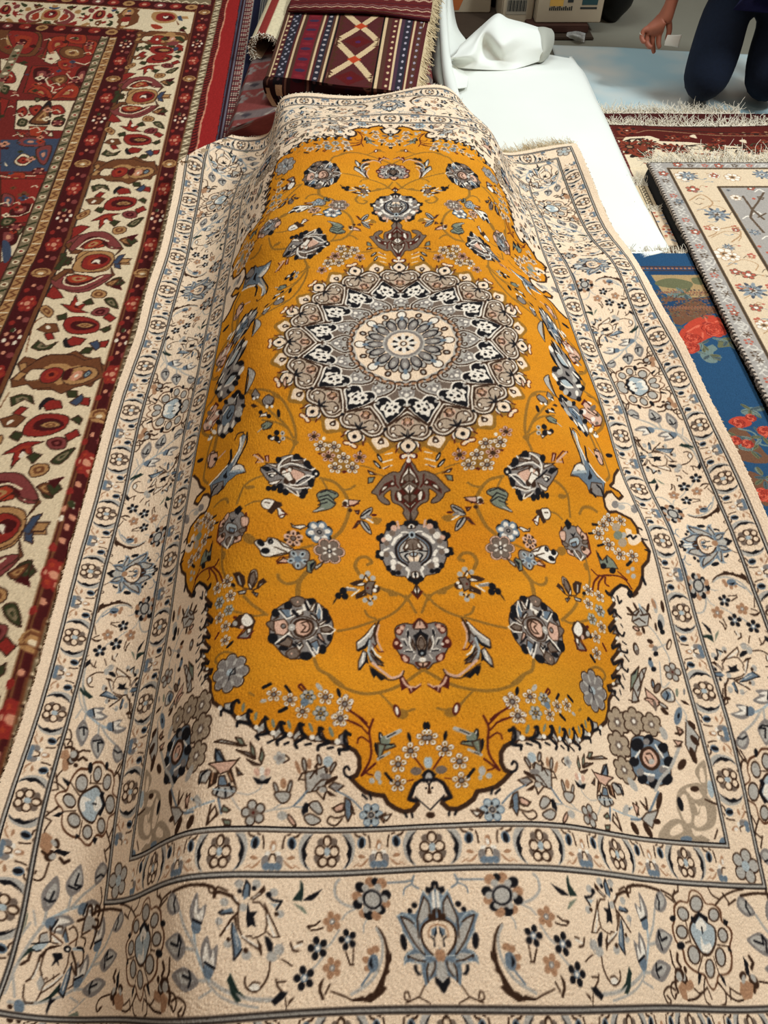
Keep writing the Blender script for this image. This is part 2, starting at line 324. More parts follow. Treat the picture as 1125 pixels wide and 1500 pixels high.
# ---------------- rug drawings: polygons, strokes, ellipses and flowers in thousandths ----------------
def unpack(t):
    out = []
    for ln in t.strip().split("\n"):
        q = ln.split(); out.append([q[0], q[1]]+[int(x) for x in q[2:]])
    return out
DIG = {}
DIG2 = {}
DIG['strip'] = unpack('''
p L 0 -7 328 65 274 106 307 128 262 147 186 181 140 251 150 297 158 342 130 308 65 287 5 236 -67 216 -112 269 -129 297 -165 303 -219 280 -199 205 -191 161 -216 157 -276 140 -357 101 -317 63 -294 -3 -283
p W 0 4 328 34 286 32 189 3 161
s A 12 106 311 66 266 38 217 34 162
s A 10 342 130 251 143 198 94 177 60
s A 10 295 18 229 -74 171 -119 113 -157 47 -162
s A 10 295 -195 266 -141 231 -117
s A 9 257 -193 190 -207 108 -197
p S 0 97 268 61 211 55 129 106 97 146 59 159 112 136 179
p S 0 306 125 229 95 178 27 148 -38 124 -148 178 -113 235 -42 271 37
p S 0 251 -148 164 -138 114 -175 175 -192 241 -175
p S 0 102 -212 60 -194 52 -236 100 -294 121 -276
p S 0 -10 -195 27 -195 47 -277 22 -323 0 -329
s B 12 100 268 136 179 166 99 163 -38
s B 12 100 268 61 217 54 135
s B 12 306 125 263 37 213 -55 149 -132 124 -151
s B 12 306 125 245 102 199 70
s B 11 260 -169 267 -153 189 -186 127 -196
s B 11 102 -209 119 -247 120 -294 116 -328
s B 11 45 -195 52 -242 92 -294
P C 0 -7 87 69 82 124 45 143 -19 124 -89 61 -152 6 -159
S B 18 0 94 69 86 124 45 141 -19 120 -89 61 -152
S T 12 -5 57 56 43 81 -2 76 -34
p L 0 -1 48 57 23 53 -22 7 -10
s K 11 64 -28 36 -48 39 -97
s K 14 8 28 31 -29
p C 0 -1 2 32 -48 22 -116 0 -117
e T 0 10 -156 -33 0 3 -42
p K 0 0 393 28 380 34 336 77 345 83 303 49 284 32 308 4 328
p B 0 6 181 34 162 35 135 73 136 72 99 8 87
e K 0 182 205 -26 -1 1 -23
e K 0 225 165 -23 -1 1 -20
e K 0 293 -59 -27 2 -8 -59
p K 0 221 -215 222 -251 195 -287 161 -281 193 -251 198 -216
p K 0 59 -289 59 -335 32 -363 19 -386 -1 -403 -3 -335
s B 10 147 -351 195 -418 268 -443 305 -457
S B 12 272 -446 311 -434 310 -394 284 -389 271 -429
s B 9 195 -424 117 -458 105 -486
S L 14 437 392 265 394 185 398
S L 15 175 438 194 372 140 334
S L 11 273 290 259 339 202 369
S S 23 710 213 812 246 886 313 890 397 856 439
S S 16 708 203 783 174 823 129
S S 17 850 52 909 -29 960 -71
S S 18 990 -138 1041 -191 1111 -244
s S 14 609 111 634 73 635 28
e G 0 552 268 101 1 -12 -89
e T 0 571 406 47 0 -6 -43
e K 0 521 406 37 0 -5 -34
e K 0 660 371 50 1 -7 -44
e T 0 692 298 48 1 -7 -41
e K 0 686 236 44 1 -6 -37
e T 0 632 164 43 1 -6 -36
e K 0 588 150 44 1 -6 -38
e T 0 519 143 44 0 -5 -38
e K 0 476 186 41 0 -5 -37
e T 0 429 230 38 0 -4 -34
e K 0 427 299 44 0 -5 -40
e T 0 465 391 48 0 -6 -44
e S 0 500 363 32 0 -4 -30
e S 0 616 363 33 0 -4 -30
e S 0 656 270 31 1 -4 -27
e S 0 613 191 28 0 -4 -24
e S 0 503 193 30 0 -4 -27
e S 0 442 268 32 0 -4 -29
e K 0 554 268 87 1 -11 -76
e S 0 552 268 68 1 -8 -60
f K5 79 774 -20
f K5 86 1030 -69
f T5 81 911 118
f T5 79 903 -212
f K5 86 1132 -270
p B 0 524 68 482 38 444 -25 423 -100 411 -136 397 -130 402 -178 426 -213 433 -248 411 -248 457 -282 477 -350 447 -356 486 -395 555 -433 590 -450 675 -438 737 -438 787 -415 913 -372 914 -360 788 -401 739 -424 678 -413 620 -394 562 -383 524 -333 482 -265 455 -189 449 -99 466 -25 530 58
S C 36 471 -99 474 -189 498 -253 554 -333 635 -394
S S 23 521 48 481 -25 475 -99 487 -171 540 -270 620 -338 743 -393
e T 0 534 -98 33 0 -4 -27
e T 0 577 -113 33 1 -4 -27
e T 0 617 -169 33 1 -4 -26
e T 0 609 -229 27 0 -3 -21
e L 0 558 -194 45 10 13 -62
p K 0 568 -146 598 -199 563 -238
s L 16 580 -252 658 -337
p B 0 969 -270 1013 -316 1012 -368 980 -425 961 -414 990 -351
s B 15 920 -323 957 -383
s B 12 724 -89 732 -194
s B 15 787 -112 758 -185
s B 14 724 -197 758 -198
s B 16 1019 125 1061 94 1124 90 1106 73
s B 14 992 75 1037 64 1090 60
p K 0 1003 373 1073 340 1124 322 1176 283 1096 283 1057 312
p D 0 1201 446 1204 368 1267 287 1180 280 1169 345 1176 409
p E 0 1262 270 1169 235 1126 179 1156 187
p C 0 1704 260 1697 116 1661 58 1627 25 1566 14 1514 28 1468 59 1479 150 1492 217 1534 258 1612 272
e S 0 1728 416 -40 0 -4 -34
e S 0 1578 415 -39 0 -3 -35
e S 0 1426 349 -37 0 -2 -33
e S 0 1361 188 -35 -1 -2 -31
e S 0 1846 283 -39 -1 -4 -32
e S 0 1879 147 -36 -1 -3 -28
e S 0 1786 -14 -35 -1 -3 -27
e S 0 1617 -94 -42 -2 -3 -34
e S 0 1350 -66 -45 -2 -3 -38
e S 0 1406 -114 -45 -2 -3 -37
s G 7 1772 417 1731 447 1689 430
s G 7 1895 173 1893 122 1869 89
s G 7 1331 -22 1320 -80 1353 -128
p L 0 1667 443 1632 402 1632 326 1676 293 1690 354
s K 15 1667 443 1632 402 1631 326
s K 13 1667 443 1686 361 1687 327
e K 0 1718 361 -21 0 -2 -18
e K 0 1595 381 -22 0 -2 -19
p B 0 1788 345 1713 273 1726 254 1788 308
s W 9 1765 321 1730 287
p B 0 1630 299 1571 339 1508 408 1496 360 1532 329 1590 292
s W 10 1599 306 1541 343
p L 0 1875 218 1773 241 1757 208 1856 195
s K 13 1757 205 1860 195 1890 209 1851 227
s B 19 1856 45 1809 100 1772 157 1721 201
s W 10 1808 87 1769 131
p B 0 1753 169 1726 175 1708 65 1685 -11
p L 0 1754 137 1671 1 1658 -61 1707 -115 1734 -65 1762 60
s K 14 1761 131 1757 54 1727 -65 1721 -126 1686 -91 1658 -55
s W 8 1723 59 1691 -36
p A 0 1492 305 1435 263 1366 269 1410 236
s K 19 1470 322 1421 287 1352 283 1394 222
e K 0 1467 332 -26 0 -2 -23
e B 0 1391 188 -20 0 -1 -17
p K 0 1643 279 1613 205 1552 211 1579 172 1554 96 1597 114 1625 89 1643 154
e S 0 1677 240 -36 -1 -3 -30
s B 15 1712 267 1716 188 1698 90 1658 26 1585 -23 1514 -60 1493 -98
s B 14 1597 279 1535 274 1481 217 1465 111 1475 59
s B 14 1496 264 1451 183 1400 103 1357 24
s W 15 1466 176 1429 90 1394 25
s B 11 1457 59 1409 19 1349 20
s B 11 1635 32 1590 37 1573 17 1529 28 1479 53
s W 12 1667 39 1602 -1 1523 -41
p B 0 1544 23 1495 -30 1489 -98 1514 -60
p K 0 1477 33 1439 20 1402 -26 1401 -77 1439 -78 1466 -18
e B 0 1627 -63 -23 -1 -2 -19
e B 0 1781 17 -19 -1 -1 -15
S B 16 1418 -150 1423 -229 1459 -294 1522 -340 1591 -316 1617 -274 1614 -239
e W 0 1532 -311 -45 -2 -2 -24
s B 12 1577 -299 1542 -275 1489 -286
s B 12 1323 -136 1269 -163 1238 -183
p D 0 1753 -209 1721 -263 1696 -334 1634 -395 1676 -399 1726 -350 1757 -273
S S 18 1944 -265 1838 -345 1731 -390 1621 -419 1492 -443
s B 15 1362 -268 1347 -311 1308 -349
s B 13 1349 -287 1283 -284
p K 0 1392 -409 1316 -348 1257 -357 1290 -397 1360 -439
s B 10 1276 -397 1263 -474
p B 0 1197 -384 1217 -412 1258 -451 1246 -411
s B 17 1260 -25 1238 -76 1192 -85
s W 14 1231 -58 1165 -35
s B 13 1203 -27 1158 -16
s B 15 2078 433 2021 417 1995 361 1950 350 1922 399 1827 366
P H 0 2946 437 3035 402 3086 326 3183 321 3265 269 3261 178 3350 120 3351 53 3299 -28 3291 -113 3243 -204 3165 -245 3045 -260 3011 -307 2920 -364 2860 -322 2834 -263 2748 -244 2652 -212 2582 -153 2579 -63 2509 -2 2497 97 2558 171 2605 284 2718 335 2821 331 2875 411
P C 0 2941 421 3020 393 3071 317 3179 305 3238 261 3236 177 3324 112 3328 52 3275 -28 3267 -114 3224 -190 3158 -232 3038 -247 2988 -301 2927 -348 2877 -316 2854 -249 2768 -230 2672 -199 2613 -145 2608 -63 2533 6 2525 98 2585 172 2626 270 2725 320 2828 316 2891 404
e B 0 2943 313 102 14 -4 -75
e S 0 2943 313 79 11 -3 -62
e B 0 2720 222 88 24 27 -59
e S 0 2720 222 67 18 22 -48
e B 0 2639 73 92 19 16 -57
e S 0 2639 73 70 14 12 -44
e B 0 2749 -101 101 15 7 -76
e S 0 2749 -101 76 11 6 -63
e B 0 2942 -201 75 5 -19 -77
e S 0 2942 -201 54 4 -15 -64
e B 0 3127 -112 79 9 -7 -78
e S 0 3127 -112 56 6 -6 -65
e B 0 3225 62 75 13 6 -65
e S 0 3225 62 55 9 5 -51
e B 0 3154 228 83 11 -2 -61
e S 0 3154 228 61 8 -2 -48
s B 13 2736 178 2740 -10
s B 13 2876 -106 2754 -231
s B 12 3032 -110 3054 -240
s B 13 2657 -12 2746 4
s B 12 3120 -17 3287 -28
P B 0 2942 237 3035 172 3142 115 3112 -2 3015 -89 2927 -112 2858 -85 2795 -9 2755 90 2830 181
P A 0 2937 221 3030 157 3117 114 3090 4 2994 -75 2925 -84 2867 -64 2815 6 2782 91 2851 167
p W 0 2968 200 3025 142 3008 97 2951 81 2869 108 2872 152
s K 19 2949 118 2945 74
p K 0 2948 252 2889 197 2828 210 2811 165 2863 145 2944 207 3014 186 3046 150 3065 203 3015 224
P W 0 2913 51 2938 -20 3022 -4 3029 -54 2939 -83 2883 -56
e K 0 2547 178 47 2 -11 -25
e K 0 2578 -35 62 2 -14 -31
p K 0 3274 201 3334 179 3309 141 3263 148
p K 0 3266 -21 3307 -71 3250 -64
p K 0 2754 -231 2800 -250 2745 -311 2710 -328
p K 0 3057 -233 3115 -273 3116 -339 3072 -286
s B 23 2397 -82 2392 -170 2425 -224
e B 0 2462 -250 71 13 15 -47
e S 0 2449 -270 43 6 5 -38
s B 31 2387 -278 2369 -338 2385 -380
p T 0 2398 -350 2473 -303 2517 -328 2506 -446 2433 -428
p K 0 3425 -98 3470 -154 3442 -265 3415 -238
e B 0 3364 -251 45 0 -15 -34
p T 0 3309 -299 3391 -292 3444 -373 3401 -419 3305 -431 3275 -372
s B 27 3442 -279 3484 -320 3455 -373
e S 0 3363 -278 27 0 -15 -34
S B 19 2509 -440 2638 -424 2755 -377
S B 17 3024 -307 3110 -392 3210 -434 3295 -428
S B 18 2349 -367 2263 -346 2174 -385 2177 -431 2215 -469 2255 -449 2210 -411
S B 16 2841 -263 2781 -363 2777 -441 2841 -473
S B 16 3011 -307 3082 -372 3050 -451 2983 -471
S B 19 2470 407 2599 367 2655 309
s B 19 2734 463 2721 412 2629 376
S B 16 3142 469 3182 399 3269 363
S B 18 3206 314 3324 388 3481 441 3603 461
''')
DIG['sside'] = unpack('''
S S 29 1330 -402 1561 -384 1781 -320 1939 -242
s S 18 2024 -356 1910 -314
S A 28 1940 -251 2021 -137 2086 -23 2118 86
S S 27 2086 -23 2220 112 2303 238
s S 25 1958 -247 2066 -246
s S 26 2087 -43 2208 -22
P G 0 2031 -255 2179 -314 2327 -232 2339 -185 2182 -152
P G 0 2191 -36 2299 -104 2474 15 2423 61 2289 88
P G 0 2304 260 2418 224 2515 312 2437 405
P S 0 2083 -242 2192 -267 2289 -198 2167 -184
P S 0 2242 -13 2329 -59 2441 26 2323 66
P S 0 2337 268 2418 256 2483 326 2436 371
s K 20 2141 -281 2118 -233 2140 -181 2118 -233 2212 -205
s K 20 2279 -71 2257 20 2289 68 2293 -6 2392 22
s K 19 2369 244 2402 307 2387 359
P G 0 1938 -233 1879 -174 1871 -19 1926 -45 1977 50 2033 -37 2005 -160
P W 0 1897 -169 1908 -49 1939 -120 1978 9 2002 -123
e L 0 1949 -190 -4 48 50 13
s K 19 1888 -171 1985 -127
P G 0 2100 81 2030 168 2015 274 2084 248 2123 371 2186 230
P W 0 2047 152 2041 258 2091 206 2121 324 2134 196
e L 0 2100 119 0 51 55 14
s K 20 2047 141 2143 172
p D 0 1590 -380 1668 -321 1742 -209 1774 -257 1707 -329
s B 15 2346 -398 2330 -411
S B 17 2362 -394 2316 -431 2283 -381 2319 -321 2451 -295
e B 0 2517 -295 -6 55 54 14
e S 0 2515 -270 -4 33 32 8
s B 31 2507 -196 2470 -152 2499 -101
P T 0 2527 -374 2521 -327 2614 -287 2637 -345
e B 0 2566 -216 -3 27 25 6
S B 15 2638 -353 2723 -387 2841 -342
s B 15 2868 -426 2841 -342
S B 17 2515 368 2624 316
S B 26 1769 321 1915 361 1948 324 1970 400 2210 429 2437 405
S B 17 2609 334 2671 417
''')
DIG['guard'] = unpack('''
P S 0 -186 173 -242 102 -257 17 -233 -84 -172 -144 -146 -146 -190 -86 -205 15 -185 99 -116 169
p K 0 -120 160 -176 116 -214 62 -231 16 -221 -51 -194 -119 -163 -145 -199 -69 -182 -29 -196 23 -184 82 -146 131
p K 0 114 144 172 90 212 29 223 -14 209 -87 167 -151 197 -79 178 -20 203 -4 188 47 155 108
P N 0 -90 94 -47 117 -38 57 -81 42
P N 0 38 104 88 76 71 52 38 53
P N 0 -114 -32 -63 -43 -71 -92 -113 -74
P N 0 79 -41 120 -35 103 -92 87 -83
e B 0 -3 89 41 -2 0 -53
e B 0 -63 6 51 -3 0 -50
e B 0 64 -1 50 -2 0 -50
e B 0 -36 -84 47 -2 0 -46
e B 0 47 -88 46 -2 0 -46
e C 0 -3 85 25 -1 0 -38
e C 0 -63 6 36 -2 0 -35
e C 0 64 -1 35 -2 0 -35
e C 0 -36 -84 32 -1 0 -31
e C 0 47 -88 31 -1 0 -31
e A 0 0 0 28 -1 0 -38
''')
DIG['guardm'] = unpack('''
s B 17 250 152 273 125 306 119
e L 0 318 68 41 -1 -5 -52
e K 0 319 63 23 -1 -4 -46
s B 14 333 144 357 135
S B 15 382 125 394 74 397 23
P T 0 448 31 483 89 501 55 477 -3
e W 0 434 -19 25 0 -2 -21
e W 0 481 30 17 0 -3 -28
S B 13 446 -76 462 -28 492 -24 499 -28
P G 0 389 -51 440 -36 440 -109 396 -140
e L 0 431 -121 33 0 -4 -32
e L 0 479 -125 28 0 -4 -32
P T 0 283 -49 317 -33 356 -59 314 -66
P T 0 261 -105 308 -123 379 -67 359 -108 307 -139
s T 8 242 -137 294 -106
''')
DIG['qc'] = unpack('''
P C 0 4388 7237 4269 7232 4184 7279 4167 7384 4216 7487 4336 7535 4410 7438 4422 7326
S S 22 4614 7081 4659 7190 4678 7293 4676 7407 4624 7547 4556 7685
p S 0 4500 7230 4509 7163 4451 7131 4411 7202
S B 12 4502 7223 4505 7162 4451 7131
p W 0 4428 7120 4276 7210 4362 7204
s B 16 4436 7083 4399 7200
s H 15 4416 7134 4278 7202
s B 12 4409 7209 4322 7214
S B 14 4382 7129 4375 7083 4323 7069 4313 7091
S B 15 4241 7084 4196 7058 4140 7108 4127 7153
p L 0 4284 7073 4212 7189 4250 7200 4293 7150
s B 12 4284 7073 4293 7150
s B 12 4284 7073 4227 7175
s B 17 4132 7138 4131 7214
s H 15 4208 7204 4127 7153
P A 0 4540 7260 4422 7211 4474 7295 4530 7296
s K 12 4559 7248 4492 7229 4413 7210
s K 12 4540 7290 4504 7303 4468 7286
s B 24 4547 7322 4552 7383 4600 7426
p B 0 4465 7324 4430 7273 4388 7237 4264 7216 4411 7278 4429 7357
s B 20 4463 7331 4463 7430 4478 7523 4508 7550
s W 14 4452 7390 4458 7490 4470 7522
s B 13 4402 7482 4341 7544 4354 7688
s B 14 4432 7350 4426 7440 4393 7481
p S 0 4402 7482 4341 7544 4363 7614 4416 7552
s B 11 4351 7499 4359 7523
s B 14 4184 7279 4170 7377 4184 7469 4246 7550 4340 7626 4354 7680
s W 17 4187 7462 4247 7527 4336 7596
s B 13 4228 7457 4333 7543
s B 10 4338 7498 4329 7519
s B 10 4281 7469 4266 7506
p L 0 4124 7359 4093 7487 4098 7655 4162 7605 4160 7453
s K 15 4124 7359 4104 7488 4097 7647 4167 7605 4184 7538
s W 11 4136 7436 4130 7588
s B 25 4156 7269 4078 7365 4031 7455
s B 17 4132 7367 4056 7448
s B 13 4051 7486 4035 7546 4077 7571
s B 18 4009 7271 3993 7347 4025 7386
p A 0 4168 7232 4050 7219 4014 7256 4150 7254
s K 22 4104 7228 4034 7233 4012 7263
S B 16 4087 7136 4022 7156 4018 7210
p K 0 4336 7292 4263 7285 4238 7329 4280 7347 4252 7398 4293 7364 4333 7406 4319 7344 4360 7302
e K 0 4215 7247 -42 -3 -10 31
e W 0 4212 7250 -18 -1 -4 13
p K 0 4225 7767 4235 7693 4242 7640 4209 7668 4163 7665 4200 7705 4202 7795
s B 14 4516 7581 4488 7674 4442 7720 4377 7713
e L 0 4483 7755 -47 -6 -27 55
e B 0 4514 7861 -31 -4 -14 27
e B 0 4443 7845 -24 -3 -21 41
e B 0 4560 7766 -23 -3 -10 20
S S 14 3970 7771 3840 7650
p E 0 3979 7794 3882 7755 3822 7814 3907 7815
p S 0 4089 7090 4084 6974 4016 6956 3962 6970 3908 7024 3935 7070 4031 7087
S B 21 4085 7105 4078 6974
S B 26 4064 6958 4053 6880 4010 6878 3993 6948
S B 28 3957 6939 3948 6869 3886 6899 3900 6954
S B 28 3932 6985 3887 7000 3899 7054 3954 7047
s B 16 4080 7120 3984 7079
S B 15 3916 6711 3881 6806 3894 6868
p E 0 4680 6946 4643 7017 4642 7094 4655 7174 4665 7060
''')
DIG['outline'] = [-15,6035,55,6035,120,6069,153,6125,188,6212,125,6231,111,6264,159,6317,238,6329,316,6294,388,6244,428,6172,510,6162,600,6137,675,6082,751,6004,694,5979,666,5907,672,5811,715,5748,775,5718,765,5721,821,5704,811,5569,877,5681,1014,5676,1059,5587,1109,5670,1230,5639,1262,5535,1308,5657,1416,5624,1449,5533,1495,5641,1591,5618,1613,5511,1660,5605,1766,5537,1776,5440,1856,5520,1963,5413,1944,5313,2069,5370,2216,5267,2285,5126,2306,5016,2391,4915,2311,4867,2444,4829,2512,4731,2398,4746,2543,4606,2581,4540,2429,4602,2405,4566,2538,4443,2565,4366,2438,4428,2443,4397,2554,4262,2531,4158,2427,4232,2418,4201,2572,4051,2571,3948,2481,4000,2463,3987,2597,3860,2588,3753,2512,3718,2559,3752,2661,3666,2789,3585,2886,3597,2926,3701,3026,3654,2938,3711,3094,3564,3175,3427,3209,3303,3318,3212,3381,3069,3325,2950,3284,2811,3300,2721,3247,2571,3110,2513,3021,2483,2880,2523,2828,2450,2820,2314,2925,2195,3041,2141,3095,2203,3153,2243,3259,2155,3217,2081,3111,2059,3035,2047,3165,1930,3261,1755,3394,1610]
DIG['q0'] = unpack('''
S V 33 2010 4748 2124 4694 2228 4704 2280 4764 2229 4822
s V 24 1785 5222 1737 5254
e V 0 234 5362 -60 -1 1 54
s V 26 216 5344 112 5308
S V 23 372 5250 320 5284
S V 45 1104 2349 913 2402 771 2609 759 2813 842 3063 951 3201
S V 32 849 2489 754 2474 674 2405
S V 28 1088 2367 1022 2496
S V 34 1186 3329 1314 3374
S V 55 1261 3683 1344 3820 1357 4023
S V 40 1344 3804 1469 3842 1553 3795 1574 3730
S V 39 437 3865 307 3938 248 3974
S V 44 668 3671 709 3567 659 3457 566 3434 509 3505 557 3543
S V 34 440 3868 328 3904 231 3948 150 4000 118 4050
S V 32 921 4450 748 4402 556 4326 438 4286 296 4210 185 4111 131 4034 32 3924
S V 30 614 4177 575 4248 500 4278
S V 30 128 3985 74 4116 33 4210
S V 28 699 3575 660 3666
P V 0 343 3912 272 3922 262 3980 319 3987
S V 35 1013 4988 897 5099 669 5165 459 5138 246 5048 11 4887
S V 23 459 5158 365 5249 274 5400
S V 39 1156 4822 1106 4940 1000 4997 855 5104
s V 44 1351 3791 1350 4002
S V 33 2333 3267 2308 3535 2224 3723 2088 3881
S V 39 1968 3986 1856 4110 1680 4258
S V 33 2081 4175 1837 4262 1718 4257
P V 0 2001 3193 1897 3205 1827 3300 1913 3328 1996 3273
P V 0 2340 3346 2262 3368 2269 3456 2331 3439
S V 40 2374 759 2183 764 1980 830 1763 973 1611 1216 1494 1545 1477 1775 1527 1956
S V 37 2075 998 1845 1247 1641 1469 1512 1691
S V 31 2014 1322 1746 1424 1593 1539
s V 27 1626 1666 1507 1740
P V 0 1855 892 1719 995 1747 1023 1853 957
P V 0 1523 1723 1424 1760 1485 1841
S V 40 2168 2715 2118 2461 1990 2360 1856 2318
P V 0 2148 2402 2073 2457 1968 2464 1943 2517 2061 2509
S V 26 2021 2781 1918 2739 1814 2736
S V 45 3012 976 3111 1308 3129 1647 3110 1831 2986 1970
S V 44 2654 2553 2535 2518 2405 2548 2341 2639
S V 53 2811 1165 3121 1036 3365 810 3435 511 3369 298 3163 173
S V 81 2934 1130 2962 1325 2997 1675
S V 60 3163 173 3292 -92 3425 -369 3427 -751 3176 -841 2745 -647
S V 134 2725 -677 3015 -1115 3082 -1394 3021 -1561
S V 53 2263 735 2119 950 1972 1018 1916 933
S V 20 502 2159 412 2194 295 2229 231 2215
P V 0 462 2845 352 2852 387 2931 450 2938
P V 0 1167 1787 950 1778 764 1985 623 2101 700 2182 884 2223 1020 2046 1127 1955
S V 22 600 2099 500 2117 424 2147
''')
